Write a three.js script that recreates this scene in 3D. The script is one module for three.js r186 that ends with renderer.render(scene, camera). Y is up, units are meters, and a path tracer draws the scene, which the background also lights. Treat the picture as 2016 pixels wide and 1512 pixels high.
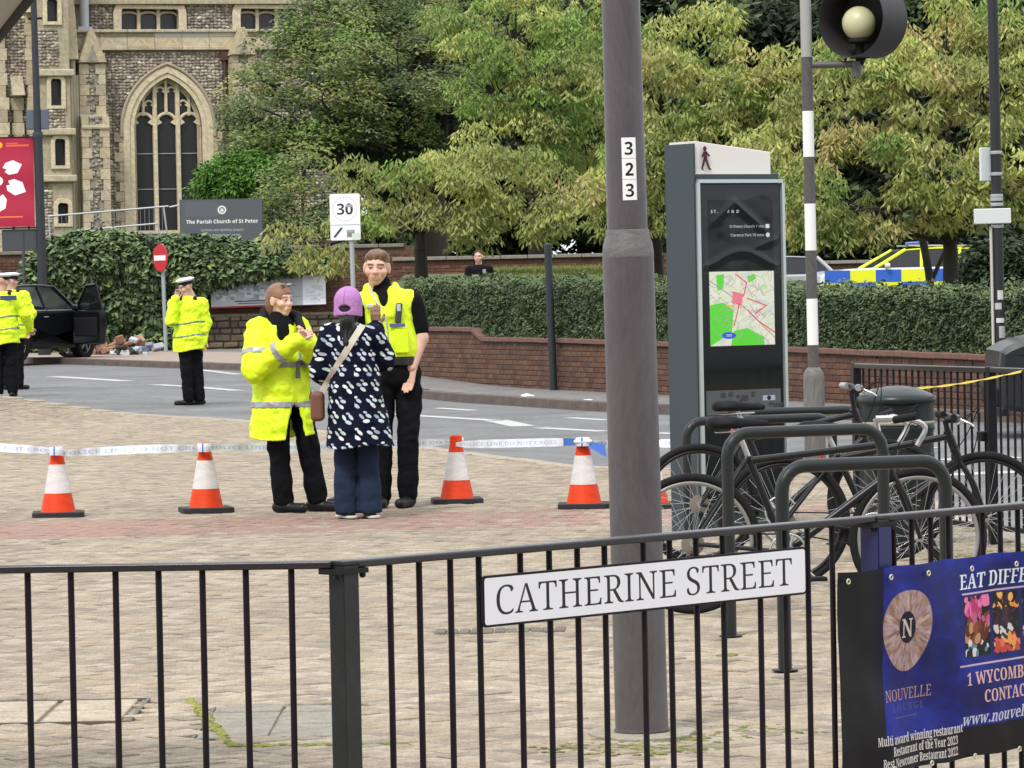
import * as THREE from 'three';
import { mergeGeometries, mergeVertices } from 'three/addons/utils/BufferGeometryUtils.js';
import { RoundedBoxGeometry } from 'three/addons/geometries/RoundedBoxGeometry.js';
import { ConvexGeometry } from 'three/addons/geometries/ConvexGeometry.js';
import { ImprovedNoise } from 'three/addons/math/ImprovedNoise.js';

// ---------- camera, sky, sun, exposure ----------
const scene = new THREE.Scene();
const FOC = 8000, DEG = Math.PI / 180;              // long lens: focal length in pixels of a 2016 wide picture
const camera = new THREE.PerspectiveCamera(2 * Math.atan(756 / FOC) / DEG, 4 / 3, 0.3, 900);
camera.rotation.order = 'YXZ';
camera.position.set(0, 1.5, 0);
camera.rotation.set(-Math.atan(181 / FOC), 0, -1.15 * DEG);
camera.updateMatrixWorld(true);
{
  const w = 256, h = 128, d = new Float32Array(w * h * 4), N = new ImprovedNoise();
  for (let j = 0; j < h; j++) for (let i = 0; i < w; i++) {
    const el = ((j + .5) / h - .5) * Math.PI, az = (i + .5) / w * 2 * Math.PI;
    const cx = Math.cos(el) * Math.cos(az), cz = Math.cos(el) * Math.sin(az), cy = Math.sin(el);
    let n = 0, a = .5, f = 2.2;
    for (let o = 0; o < 4; o++) { n += a * N.noise(cx * f + 3.1, cy * f * 1.6, cz * f + 7.7); a *= .5; f *= 2; }
    const g = el > 0 ? .72 + .38 * Math.sin(el) : .62;
    const v = g * (1 + n * .35), o = (j * w + i) * 4;
    d[o] = v * .97; d[o + 1] = v; d[o + 2] = v * 1.06; d[o + 3] = 1;
  }
  const sky = new THREE.DataTexture(d, w, h, THREE.RGBAFormat, THREE.FloatType);
  sky.mapping = THREE.EquirectangularReflectionMapping; sky.magFilter = sky.minFilter = THREE.LinearFilter; sky.needsUpdate = true;
  scene.background = sky; scene.environment = sky;
  scene.backgroundIntensity = 1; scene.environmentIntensity = 1;
}
const sun = new THREE.DirectionalLight(new THREE.Color(1, .96, .9), 1.5);
sun.position.set(-22, 62, 6); sun.target.position.set(0, 0, -40);
sun.castShadow = true; sun.shadow.radius = 22; sun.shadow.mapSize.set(4096, 4096);
Object.assign(sun.shadow.camera, { left: -70, right: 70, top: 130, bottom: -130, near: 1, far: 260 });
scene.add(sun, sun.target);
const renderer = new THREE.WebGLRenderer({ antialias: true });
renderer.setSize(1024, 768);
renderer.toneMapping = THREE.LinearToneMapping;
renderer.toneMappingExposure = 1.6;
renderer.shadowMap.enabled = true;

// ---------- helpers ----------
const V = (x = 0, y = 0, z = 0) => new THREE.Vector3(x, y, z);
let seed0 = 12345;
const rnd = () => { seed0 = (seed0 + 0x6d2b79f5) | 0; let t = Math.imul(seed0 ^ (seed0 >>> 15), 1 | seed0); t = (t + Math.imul(t ^ (t >>> 7), 61 | t)) ^ t; return ((t ^ (t >>> 14)) >>> 0) / 4294967296; };
const rr = (a, b) => a + (b - a) * rnd();
const pick = (a) => a[Math.floor(rnd() * a.length)];
const clamp = (x, a = 0, b = 1) => Math.min(b, Math.max(a, x));
const sstep = (a, b, x) => { const t = clamp((x - a) / (b - a)); return t * t * (3 - 2 * t); };
const lerp = (a, b, t) => a + (b - a) * t;
const noise = new ImprovedNoise();
const fbm = (x, y, z, o = 4) => { let n = 0, a = .5; for (let i = 0; i < o; i++) { n += a * noise.noise(x, y, z); x *= 2.03; y *= 2.03; z *= 2.03; a *= .5; } return n; };
const pl = (pts, d) => { // piecewise linear table [d, x]
  if (d <= pts[0][0]) return pts[0][1];
  for (let i = 1; i < pts.length; i++) if (d <= pts[i][0]) return lerp(pts[i - 1][1], pts[i][1], (d - pts[i - 1][0]) / (pts[i][0] - pts[i - 1][0]));
  return pts[pts.length - 1][1];
};
// a point measured in the photograph, put at its own distance in the street
const at = (px, py, D) => { const v = V((px - 1008) / FOC, -(py - 756) / FOC, -1).applyQuaternion(camera.quaternion); v.multiplyScalar(D / -v.z); return v.add(camera.position); };
const ppm = (D) => FOC / D;
const gh = (x, z) => .22 * sstep(60, 76, -z - 1.8 * x);           // the street rises gently towards the church
const gp = (px, py, dy = 0) => { let D = 30; for (let i = 0; i < 40; i++) { const p = at(px, py, D), y = gh(p.x, p.z) + dy; const q = (1.5 - y) / Math.max(1e-3, (1.5 - p.y) / D); D = D + .5 * (clamp(q, 5, 140) - D); } const p = at(px, py, D); p.y = gh(p.x, p.z) + dy; return p; };

const C = (r, g, b) => new THREE.Color().setRGB(r, g, b);
function tex(w, h, fn, srgb = true, rep = true) {
  const d = new Uint8Array(w * h * 4);
  for (let j = 0; j < h; j++) for (let i = 0; i < w; i++) { const c = fn(i / w, j / h, i, j), o = (j * w + i) * 4; d[o] = clamp(c[0]) * 255; d[o + 1] = clamp(c[1]) * 255; d[o + 2] = clamp(c[2]) * 255; d[o + 3] = 255; }
  const t = new THREE.DataTexture(d, w, h, THREE.RGBAFormat); t.magFilter = THREE.LinearFilter; t.minFilter = THREE.LinearMipmapLinearFilter; t.generateMipmaps = true;
  if (rep) t.wrapS = t.wrapT = THREE.RepeatWrapping; if (srgb) t.colorSpace = THREE.SRGBColorSpace; t.needsUpdate = true; return t;
}
const tn = (u, v, f, s = 0, o = 4) => { // tileable fractal noise
  let n = 0, a = .5; for (let i = 0; i < o; i++) { const A = u * 2 * Math.PI, B = v * 2 * Math.PI, r = f / 6.283; n += a * noise.noise(Math.cos(A) * r + s, Math.sin(A) * r + Math.cos(B) * r + s * 2.7, Math.sin(B) * r - s); a *= .5; f *= 2; } return n; };
const repeat = (t, x, y) => { const c = t.clone(); c.repeat.set(x, y); c.needsUpdate = true; return c; };
const T = {
  grit: tex(512, 512, (u, v) => { const n = tn(u, v, 60, 1, 3), m = tn(u, v, 7, 5, 4), k = .86 + .28 * n + .2 * m; return [k, k, k]; }),
  rough: tex(256, 256, (u, v) => { const n = tn(u, v, 26, 3, 4), m = tn(u, v, 5, 9, 3), k = .8 + .3 * n + .3 * m; return [k, k, k]; }, false),
  bump: tex(256, 256, (u, v) => { const n = tn(u, v, 50, 2, 3), k = .5 + .6 * n; return [k, k, k]; }, false),
  faint: tex(512, 512, (u, v) => { const n = tn(u, v, 40, 6, 3), m = tn(u, v, 5, 2, 4), k = .9 + .1 * n + .14 * m; return [k, k, k]; }),
  cloth: tex(256, 256, (u, v) => { const n = tn(u, v, 8, 4, 4), k = .5 + .7 * n; return [k, k, k]; }, false),
};
const mat = (c, o = {}) => {
  const p = { roughness: .8, ...o }; const phys = ['clearcoat', 'transmission', 'sheen', 'ior', 'specularIntensity'].some((k) => k in p);
  const m = phys ? new THREE.MeshPhysicalMaterial() : new THREE.MeshStandardMaterial();
  m.color.copy(Array.isArray(c) ? C(...c) : c);
  for (const k in p) m[k] = p[k];
  m.side = THREE.DoubleSide; return m;
};
function metreUV(g, k = 1) { // uv in metres from the facing direction
  const p = g.attributes.position, n = g.attributes.normal, uv = new Float32Array(p.count * 2);
  for (let i = 0; i < p.count; i++) {
    const ax = Math.abs(n.getX(i)), ay = Math.abs(n.getY(i)), az = Math.abs(n.getZ(i)); let u, v;
    if (ay >= ax && ay >= az) { u = p.getX(i); v = p.getZ(i); } else if (ax >= az) { u = p.getZ(i); v = p.getY(i); } else { u = p.getX(i); v = p.getY(i); }
    uv[2 * i] = u * k; uv[2 * i + 1] = v * k;
  }
  g.setAttribute('uv', new THREE.BufferAttribute(uv, 2)); return g;
}
const plain = (g) => { g = g.index ? g.toNonIndexed() : g; for (const k of Object.keys(g.attributes)) if (!['position', 'normal', 'uv'].includes(k)) g.deleteAttribute(k); g.morphAttributes = {}; if (!g.attributes.normal) g.computeVertexNormals(); if (!g.attributes.uv) metreUV(g); return g; };
const merge = (l) => (l.length === 1 ? l[0] : mergeGeometries(l.map(plain)));
const M4 = (x, y, z, rx = 0, ry = 0, rz = 0, s = 1) => new THREE.Matrix4().compose(V(x, y, z), new THREE.Quaternion().setFromEuler(new THREE.Euler(rx, ry, rz, 'YXZ')), Array.isArray(s) ? V(...s) : V(s, s, s));
const box = (w, h, d, x = 0, y = 0, z = 0, ry = 0, rz = 0, rx = 0) => metreUV(new THREE.BoxGeometry(w, h, d).applyMatrix4(M4(x, y, z, rx, ry, rz)));
const rbox = (w, h, d, r, x = 0, y = 0, z = 0, ry = 0, rz = 0, rx = 0, seg = 2) => metreUV(new RoundedBoxGeometry(w, h, d, seg, Math.min(r, w / 2.01, h / 2.01, d / 2.01)).applyMatrix4(M4(x, y, z, rx, ry, rz)));
const bar = (a, b, r0, r1 = r0, seg = 10) => { const d = b.clone().sub(a), g = new THREE.CylinderGeometry(r1, r0, d.length(), seg); g.applyQuaternion(new THREE.Quaternion().setFromUnitVectors(V(0, 1, 0), d.clone().normalize())); const m = a.clone().add(b).multiplyScalar(.5); g.translate(m.x, m.y, m.z); return g; };
const tube = (pts, r, n = 40, seg = 8, closed = false, ten = .5) => new THREE.TubeGeometry(new THREE.CatmullRomCurve3(pts, closed, 'catmullrom', ten), n, r, seg, closed);
const lathe = (pts, seg = 32) => new THREE.LatheGeometry(pts.map(([r, y]) => new THREE.Vector2(r, y)), seg);
const ball = (r, x, y, z, sx = 1, sy = 1, sz = 1, w = 20, h = 14) => new THREE.SphereGeometry(r, w, h).scale(sx, sy, sz).translate(x, y, z);
const shp = (pts) => { const s = new THREE.Shape(); pts.forEach(([x, y], i) => (i ? s.lineTo(x, y) : s.moveTo(x, y))); s.closePath(); return s; };
const extr = (s, depth, bev = 0, cs = 12) => metreUV(new THREE.ExtrudeGeometry(s, { depth, bevelEnabled: bev > 0, bevelSize: bev, bevelThickness: bev, bevelSegments: 2, bevelOffset: -bev, curveSegments: cs }));
const roundRect = (w, h, r) => { const s = new THREE.Shape(), x = -w / 2, y = -h / 2; s.moveTo(x + r, y); s.lineTo(x + w - r, y); s.absarc(x + w - r, y + r, r, -Math.PI / 2, 0); s.lineTo(x + w, y + h - r); s.absarc(x + w - r, y + h - r, r, 0, Math.PI / 2); s.lineTo(x + r, y + h); s.absarc(x + r, y + h - r, r, Math.PI / 2, Math.PI); s.lineTo(x, y + r); s.absarc(x + r, y + r, r, Math.PI, Math.PI * 1.5); return s; };
const unitUV = (g) => { g.computeBoundingBox(); const b = g.boundingBox, p = g.attributes.position, uv = new Float32Array(p.count * 2); for (let i = 0; i < p.count; i++) { uv[2 * i] = (p.getX(i) - b.min.x) / (b.max.x - b.min.x); uv[2 * i + 1] = (p.getY(i) - b.min.y) / (b.max.y - b.min.y); } g.setAttribute('uv', new THREE.BufferAttribute(uv, 2)); return g; };
const used = {};
const numbered = (n) => { if (!(n in used)) { used[n] = 0; return n; } return n + '_' + String(++used[n]).padStart(3, '0'); };
function mesh(name, geo, m, parent) { const o = new THREE.Mesh(Array.isArray(geo) ? merge(geo) : geo, m); o.name = parent ? name : numbered(name); o.castShadow = o.receiveShadow = true; (parent || scene).add(o); return o; }
function thing(name, label, category, pos = V(), ry = 0, group) { const o = new THREE.Group(); o.name = numbered(name); o.position.copy(pos); o.rotation.y = ry; o.userData = { label, category }; if (group) o.userData.group = group; scene.add(o); return o; }
function struct(name, geo, m) { const o = mesh(name, geo, m); o.userData.kind = 'structure'; return o; }
function structGroup(name) { const o = new THREE.Group(); o.name = numbered(name); o.userData.kind = 'structure'; scene.add(o); return o; }
function inst(name, geo, m, list, parent, stuff = true) { // list of [matrix, color]
  const o = new THREE.InstancedMesh(geo, m, list.length); o.name = parent ? name : numbered(name);
  list.forEach(([mx, c], i) => { o.setMatrixAt(i, mx); if (c) o.setColorAt(i, c); });
  o.castShadow = o.receiveShadow = true; if (stuff) o.userData.kind = 'stuff'; (parent || scene).add(o); return o;
}
function clone(o, pos, ry, label) { const c = o.clone(); c.name = numbered(o.name.replace(/_\d{3}$/, '')); c.userData = { ...o.userData }; if (label) c.userData.label = label; if (pos) c.position.copy(pos); if (ry !== undefined) c.rotation.y = ry; scene.add(c); return c; }
const canvas = (w, h, draw) => { const c = document.createElement('canvas'); c.width = w; c.height = h; draw(c.getContext('2d'), w, h); const t = new THREE.CanvasTexture(c); t.colorSpace = THREE.SRGBColorSpace; t.anisotropy = 8; t.needsUpdate = true; return t; };
const printMat = (t, o = {}) => { const m = mat([1, 1, 1], { roughness: .5, ...o }); m.map = t; return m; };
const quad = (a, b, c, d, uv = [0, 0, 1, 0, 1, 1, 0, 1]) => { const g = new THREE.BufferGeometry(); g.setAttribute('position', new THREE.BufferAttribute(new Float32Array([a, b, c, a, c, d].flatMap((p) => [p.x, p.y, p.z])), 3)); g.setAttribute('uv', new THREE.BufferAttribute(new Float32Array([0, 1, 2, 0, 2, 3].flatMap((i) => [uv[2 * i], uv[2 * i + 1]])), 2)); g.computeVertexNormals(); return g; };
const rows = (d0, d1, step, xl, xr, nx, dy) => { // a ground sheet: rows of depth, from xl(D) to xr(D), laid on the street's height
  const pos = [], idx = [], n = Math.ceil((d1 - d0) / step);
  for (let j = 0; j <= n; j++) { const D = lerp(d0, d1, j / n), a = xl(D), b = xr(D); for (let i = 0; i <= nx; i++) { const x = lerp(a, b, i / nx); pos.push(x, gh(x, -D) + dy, -D); } }
  for (let j = 0; j < n; j++) for (let i = 0; i < nx; i++) { const a = j * (nx + 1) + i, b = a + 1, c = a + nx + 1, d = c + 1; idx.push(a, b, c, b, d, c); }
  const g = new THREE.BufferGeometry(); g.setAttribute('position', new THREE.Float32BufferAttribute(pos, 3)); g.setIndex(idx); g.computeVertexNormals(); metreUV(g); return g;
};
const BLACK = { steel: mat([.01, .01, .012], { roughness: .42, roughnessMap: T.rough, specularIntensity: .6 }), soft: mat([.012, .012, .014], { roughness: .75, specularIntensity: .35 }), rubber: mat([.014, .014, .014], { roughness: .85, specularIntensity: .35 }) };
const glassBack = mat([.02, .022, .026], { roughness: .08 });
const chrome = mat([.62, .62, .63], { metalness: 1, roughness: .25 }), alu = mat([.5, .51, .52], { metalness: .85, roughness: .42 }), white = mat([.8, .8, .79], { roughness: .45 });
// distance fields meshed with surface nets; prims are capsules [ax,ay,az,ra,bx,by,bz,rb] or ellipsoids {c,r}
const sdCap = (q, x, y, z) => { const bx = q[4] - q[0], by = q[5] - q[1], bz = q[6] - q[2], px = x - q[0], py = y - q[1], pz = z - q[2], bb = bx * bx + by * by + bz * bz, h = bb > 0 ? clamp((px * bx + py * by + pz * bz) / bb) : 0; const dx = px - bx * h, dy = py - by * h, dz = (pz - bz * h) / (q[8] || 1); return (Math.sqrt(dx * dx + dy * dy + dz * dz) - (q[3] + (q[7] - q[3]) * h)); };
const sdEll = (e, x, y, z) => { const a = (x - e.c[0]) / e.r[0], b = (y - e.c[1]) / e.r[1], c = (z - e.c[2]) / e.r[2], k0 = Math.sqrt(a * a + b * b + c * c), k1 = Math.sqrt((a / e.r[0]) ** 2 + (b / e.r[1]) ** 2 + (c / e.r[2]) ** 2); return k1 < 1e-6 ? -Math.min(...e.r) : k0 * (k0 - 1) / k1; };
const sd1 = (q, x, y, z) => (Array.isArray(q) ? sdCap(q, x, y, z) : sdEll(q, x, y, z));
const smin = (a, b, k) => { const h = Math.max(k - Math.abs(a - b), 0) / k; return Math.min(a, b) - h * h * k * .25; };
const field = (prims, k = .03, sub = [], clip) => (x, y, z) => { let d = 1e3; for (const q of prims) { const e = sd1(q, x, y, z); d = d > 900 ? e : smin(d, e, q.k || k); } for (const q of sub) { const e = -sd1(q, x, y, z); d = -smin(-d, -e, .008); } if (clip) d = clip(d, x, y, z); return d; };
function bounds(prims, pad = .03) { const lo = [9, 9, 9], hi = [-9, -9, -9]; for (const q of prims) { if (Array.isArray(q)) { for (const [o, r] of [[0, q[3]], [4, q[7]]]) for (let i = 0; i < 3; i++) { const rr2 = i === 2 ? r * (q[8] || 1) : r; lo[i] = Math.min(lo[i], q[o + i] - rr2); hi[i] = Math.max(hi[i], q[o + i] + rr2); } } else for (let i = 0; i < 3; i++) { lo[i] = Math.min(lo[i], q.c[i] - q.r[i]); hi[i] = Math.max(hi[i], q.c[i] + q.r[i]); } } return [lo.map((v) => v - pad), hi.map((v) => v + pad)]; }
function nets(f, [lo, hi], h, colour) {
  const n = [0, 1, 2].map((i) => Math.max(3, Math.ceil((hi[i] - lo[i]) / h) + 1)), [nx, ny, nz] = n, F = new Float32Array(nx * ny * nz), id = (i, j, k) => (k * ny + j) * nx + i;
  for (let k = 0; k < nz; k++) for (let j = 0; j < ny; j++) for (let i = 0; i < nx; i++) F[id(i, j, k)] = f(lo[0] + i * h, lo[1] + j * h, lo[2] + k * h);
  const vi = new Int32Array(nx * ny * nz).fill(-1), pos = [];
  const cor = [[0, 0, 0], [1, 0, 0], [0, 1, 0], [1, 1, 0], [0, 0, 1], [1, 0, 1], [0, 1, 1], [1, 1, 1]], edg = [[0, 1], [2, 3], [4, 5], [6, 7], [0, 2], [1, 3], [4, 6], [5, 7], [0, 4], [1, 5], [2, 6], [3, 7]];
  for (let k = 0; k < nz - 1; k++) for (let j = 0; j < ny - 1; j++) for (let i = 0; i < nx - 1; i++) { const v = cor.map(([a, b, c]) => F[id(i + a, j + b, k + c)]); let sx = 0, sy = 0, sz = 0, m = 0; for (const [a, b] of edg) if ((v[a] < 0) !== (v[b] < 0)) { const t = v[a] / (v[a] - v[b]), A = cor[a], B = cor[b]; sx += A[0] + (B[0] - A[0]) * t; sy += A[1] + (B[1] - A[1]) * t; sz += A[2] + (B[2] - A[2]) * t; m++; } if (m) { vi[id(i, j, k)] = pos.length / 3; pos.push(lo[0] + (i + sx / m) * h, lo[1] + (j + sy / m) * h, lo[2] + (k + sz / m) * h); } }
  const idx = [], qd = (a, b, c, d, fl) => { if (a < 0 || b < 0 || c < 0 || d < 0) return; if (fl) idx.push(a, b, c, a, c, d); else idx.push(a, c, b, a, d, c); };
  for (let k = 1; k < nz - 1; k++) for (let j = 1; j < ny - 1; j++) for (let i = 1; i < nx - 1; i++) { const s = F[id(i, j, k)] < 0;
    if (s !== F[id(i + 1, j, k)] < 0) qd(vi[id(i, j - 1, k - 1)], vi[id(i, j, k - 1)], vi[id(i, j, k)], vi[id(i, j - 1, k)], s);
    if (s !== F[id(i, j + 1, k)] < 0) qd(vi[id(i - 1, j, k - 1)], vi[id(i - 1, j, k)], vi[id(i, j, k)], vi[id(i, j, k - 1)], s);
    if (s !== F[id(i, j, k + 1)] < 0) qd(vi[id(i - 1, j - 1, k)], vi[id(i, j - 1, k)], vi[id(i, j, k)], vi[id(i - 1, j, k)], s); }
  const nor = new Float32Array(pos.length), e = h * .5, uv = new Float32Array(pos.length / 3 * 2), col = colour && new Float32Array(pos.length);
  for (let i = 0; i < pos.length; i += 3) { const [x, y, z] = [pos[i], pos[i + 1], pos[i + 2]]; let a = f(x + e, y, z) - f(x - e, y, z), b = f(x, y + e, z) - f(x, y - e, z), c = f(x, y, z + e) - f(x, y, z - e); const l = Math.hypot(a, b, c) || 1; nor[i] = a / l; nor[i + 1] = b / l; nor[i + 2] = c / l; uv[i / 3 * 2] = Math.atan2(x, z) * .3 + x; uv[i / 3 * 2 + 1] = y; if (colour) { const q = colour(x, y, z); col[i] = q[0]; col[i + 1] = q[1]; col[i + 2] = q[2]; } }
  const g = new THREE.BufferGeometry(); g.setAttribute('position', new THREE.Float32BufferAttribute(pos, 3)); g.setAttribute('normal', new THREE.BufferAttribute(nor, 3)); g.setAttribute('uv', new THREE.BufferAttribute(uv, 2)); if (colour) g.setAttribute('color', new THREE.BufferAttribute(col, 3)); g.setIndex(idx); return g;
}
// ---------- ground, road, pavements ----------
const nearKerb = [[5, 8], [14, 5], [19, 3.6], [23.5, 3.0], [26, 2.85], [31, 2.98], [33.5, 2.75], [34.2, .72], [39.3, -.7], [49.6, -3.2], [58, -7.3], [64, -12], [75, -30]];
const farKerb = [[36, 26], [43, 9], [45.5, 5.5], [48.5, 3], [52.4, 1.2], [60, -1.26], [75, -4.95], [80, -6.9], [86, -9.2], [95, -13], [110, -25], [125, -45]];
const nk = (D) => pl(nearKerb, D), fk = (D) => pl(farKerb, D);
{
  const g = new THREE.PlaneGeometry(900, 900, 1, 1).rotateX(-Math.PI / 2).translate(0, -.2, -200); metreUV(g, .25);
  struct('ground', g, mat([.1, .1, .085], { map: T.grit, roughness: .95 }));
  const asphalt = tex(1024, 1024, (u, v) => { const n = tn(u, v, 160, 1, 2), m = tn(u, v, 6, 5, 5), s = tn(u, v, 22, 8, 3); const k = .5 + .14 * n + .13 * m + .06 * s; return [k, k * .998, k * .995]; });
  struct('road', rows(4, 130, 1, (D) => -60, (D) => 45, 60, -.07), mat([.72, .72, .72], { map: repeat(asphalt, .12, .12), roughness: .88, bumpMap: repeat(T.bump, 3, 3), bumpScale: .004 }));
  const tar = mat([.235, .222, .215], { map: repeat(T.grit, .4, .4), roughness: .92 });
  struct('far_pavement', rows(36, 125, 1, (D) => fk(D) + .06, (D) => fk(D) + 46, 30, .05), tar);
  struct('pavement_bed', rows(5, 75, .5, () => -40, (D) => nk(D) - .05, 40, -.011), mat([.36, .3, .225], { map: repeat(T.grit, .5, .5), roughness: .95 }));
  // kerb stones
  const stone = mat([.46, .4, .31], { map: repeat(T.grit, 1.4, 1.4), roughness: .9 }), granite = mat([.17, .13, .11], { map: repeat(T.grit, 1.4, 1.4), roughness: .85 });
  const lay = (name, table, d0, d1, m, w, h, top, len, side) => {
    const k = structGroup(name); let prev = V(pl(table, d0), 0, -d0), acc = 0;
    const geo = rbox(len - .012, h, w, .015);
    for (let D = d0; D < d1; D += .02) {
      const p = V(pl(table, D), 0, -D); 
      if (p.distanceTo(prev) >= len) {
        const c = p.clone().add(prev).multiplyScalar(.5), a = Math.atan2(-(p.z - prev.z), p.x - prev.x);
        const o = mesh('kerb_stone', geo, m, k); o.position.set(c.x + side * w / 2, gh(c.x, c.z) + top - h / 2 + rr(-.004, .004), c.z); o.rotation.y = a; prev = p;
      }
    }
  };
  lay('near_kerb', nearKerb, 12, 62, stone, .16, .2, .004, .9, -.6);
  lay('far_kerb', farKerb, 43.5, 100, granite, .16, .24, .062, .9, .6);
  // block paving in herringbone, laid slightly uneven
  const L = .156, Wd = .078, gap = .004, ch = .004;
  const block = (sx, sz, hgt) => { const a = sx / 2, b = sz / 2, p = [], i = []; const ring = (x, z, y) => { const o = p.length / 3; p.push(-x, y, -z, x, y, -z, x, y, z, -x, y, z); return o; };
    const r0 = ring(a, b, -hgt), r1 = ring(a, b, -ch), r2 = ring(a - ch, b - ch, 0); for (const [s, t] of [[r0, r1], [r1, r2]]) for (let k = 0; k < 4; k++) { const l = (k + 1) % 4; i.push(s + k, t + k, s + l, s + l, t + k, t + l); } i.push(r2, r2 + 3, r2 + 1, r2 + 1, r2 + 3, r2 + 2);
    const g = new THREE.BufferGeometry(); g.setAttribute('position', new THREE.Float32BufferAttribute(p, 3)); g.setIndex(i); const q = g.toNonIndexed(); q.computeVertexNormals(); return metreUV(q, 1); };
  const bg = block(L - gap, Wd - gap, .05);
  const beige = [[.46, .376, .268], [.42, .345, .25], [.5, .412, .3], [.385, .32, .24], [.45, .355, .245], [.34, .285, .217], [.53, .445, .335]].map((c) => C(...c));
  const red = [[.43, .26, .2], [.4, .25, .195], [.46, .29, .225], [.41, .28, .22]].map((c) => C(...c));
  const paverMap = repeat(T.grit, 2.2, 2.2);
  const pave = structGroup('pavement');
  const ang = 38 * DEG, ca = Math.cos(ang), sa = Math.sin(ang), cell = .078;
  const list = [];
  const inTray = (x, z) => trays.some((t) => Math.abs(x - t[0]) < t[2] && Math.abs(z - t[1]) < t[3]);
  const trays = [gp(100, 1400), gp(545, 1418)].map((p, i) => [p.x, p.z, [.34, .27][i], [.42, .55][i]]);
  for (let i = -620; i < 620; i++) for (let j = -800; j < 120; j++) {
    const k = (((i - j) % 4) + 4) % 4; if (k !== 0 && k !== 3) continue;
    const lx = (i + (k === 0 ? 1 : .5)) * cell, lz = (j + (k === 0 ? .5 : 1)) * cell;
    const x = lx * ca + lz * sa, z = -lx * sa + lz * ca, D = -z;
    if (D < 10.5 || D > 62 || Math.abs(x) > .128 * D + 1.6) continue;
    if (x > nk(D) - .17 || x > nk(D + .12) - .12 || inTray(x, z)) continue;
    const band = D - (26.9 + .06 * x); const isRed = Math.abs(band) < 1.02 && rnd() < (x < -2.2 ? .95 : .7 - .1 * x);
    const dip = .006 * fbm(x * .9, 0, z * .9), y = gh(x, z) + dip + rr(-.003, .003);
    const col = pick(isRed ? red : beige).clone().multiplyScalar(.93 + .3 * fbm(x * .35 + 9, 3, z * .22, 3) + rr(-.06, .06));
    const m = new THREE.Matrix4().compose(V(x, y, z), new THREE.Quaternion().setFromEuler(new THREE.Euler(rr(-.024, .024), ang + (k === 0 ? 0 : Math.PI / 2), rr(-.016, .016), 'YXZ')), V(1, 1, 1));
    list.push([m, col, D, x, z]);
  }
  const vis = (e) => { const v = V(e[3], 0, e[4]).project(camera); return Math.abs(v.x) < 1.02 && v.y > -1.03; };
  const nearList = list.filter(vis).sort((a, b) => a[2] - b[2]).slice(0, 300), nearSet = new Set(nearList);
  const pm = new Map();
  for (const e of nearList) { // near blocks are pieces of their own; tones shared between a few materials
    const key = pick([0, 1, 2, 3, 4, 5, 6]); if (!pm.has(key)) pm.set(key, mat(beige[key].clone().multiplyScalar(.95), { map: paverMap, roughness: .92, bumpMap: T.bump, bumpScale: .003 }));
    const o = mesh('paver', bg, pm.get(key), pave); o.applyMatrix4(e[0]);
  }
  inst('pavers', bg, mat([1, 1, 1], { map: paverMap, roughness: .92, bumpMap: T.bump, bumpScale: .003 }), list.filter((e) => !nearSet.has(e)), pave);
  // inspection cover filled with pale slabs, and a recessed one with mossy edges
  {
    const t = trays[0], c = thing('inspection_cover', 'pale slab inspection cover set in the paving at bottom left', 'cover', V(t[0], .0, t[1]));
    const pale = mat([.52, .44, .32], { map: repeat(T.grit, 1.2, 1.2), roughness: .9 }), frame = mat([.12, .1, .085], { roughness: .7 });
    const W = t[2] * 2 - .02, Z = t[3] * 2 - .02;
    mesh('frame', [box(W, .04, .014, 0, -.018, -Z / 2 + .007), box(W, .04, .014, 0, -.018, Z / 2 - .007), box(.014, .04, Z - .028, -W / 2 + .007, -.018, 0), box(.014, .04, Z - .028, W / 2 - .007, -.018, 0)], frame, c);
    for (const [x, z, w, d] of [[-.165, -.2, .3, .36], [.145, -.2, .28, .36], [-.165, .185, .3, .37], [.145, .185, .28, .37]]) mesh('slab', rbox(w, .05, d, .006, x, -.024, z), pale, c);
  }
  {
    const t = trays[1], c = thing('inspection_cover', 'recessed grey inspection cover with mossy edges left of the lamp column', 'cover', V(t[0], 0, t[1]));
    const grey = mat([.34, .31, .25], { map: repeat(T.grit, 1.6, 1.6), roughness: .92 });
    const W = t[2] * 2 - .01, Z = t[3] * 2 - .01;
    mesh('frame', [box(W, .03, .012, 0, -.017, -Z / 2 + .006), box(W, .03, .012, 0, -.017, Z / 2 - .006), box(.012, .03, Z - .024, -W / 2 + .006, -.017, 0), box(.012, .03, Z - .024, W / 2 - .006, -.017, 0)], mat([.13, .12, .09], { roughness: .8 }), c);
    for (let a = 0; a < 2; a++) for (let b = 0; b < 5; b++) mesh('paver', rbox(W / 2 - .022, .05, Z / 5 - .014, .006, (a - .5) * (W / 2 - .012), -.026 + rr(-.003, .003), (b - 2) * (Z / 5 - .006)), grey, c);
  }
  // moss tufts in the joints
  const tuft = new THREE.IcosahedronGeometry(1, 0), ml = [];
  const moss = (px, py, n, sx, sz, big = 1) => { const p = gp(px, py); for (let i = 0; i < n; i++) { const x = p.x + (rnd() + rnd() - 1) * sx, z = p.z + (rnd() + rnd() - 1) * sz; const r = rr(.005, .014) * big; ml.push([M4(x, gh(x, z) - .002, z, 0, rr(0, 6), 0, [r * 1.5, r * .45, r * 1.5]), pick([C(.12, .14, .03), C(.17, .18, .045), C(.085, .11, .03), C(.17, .145, .055)])]); } };
  moss(1290, 1465, 260, .28, .35); moss(1450, 1440, 160, .3, .3); moss(1190, 1470, 150, .3, .2); moss(1430, 1290, 40, .04, .05, 1.4); moss(1445, 1250, 30, .05, .06, 1.6);
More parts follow.
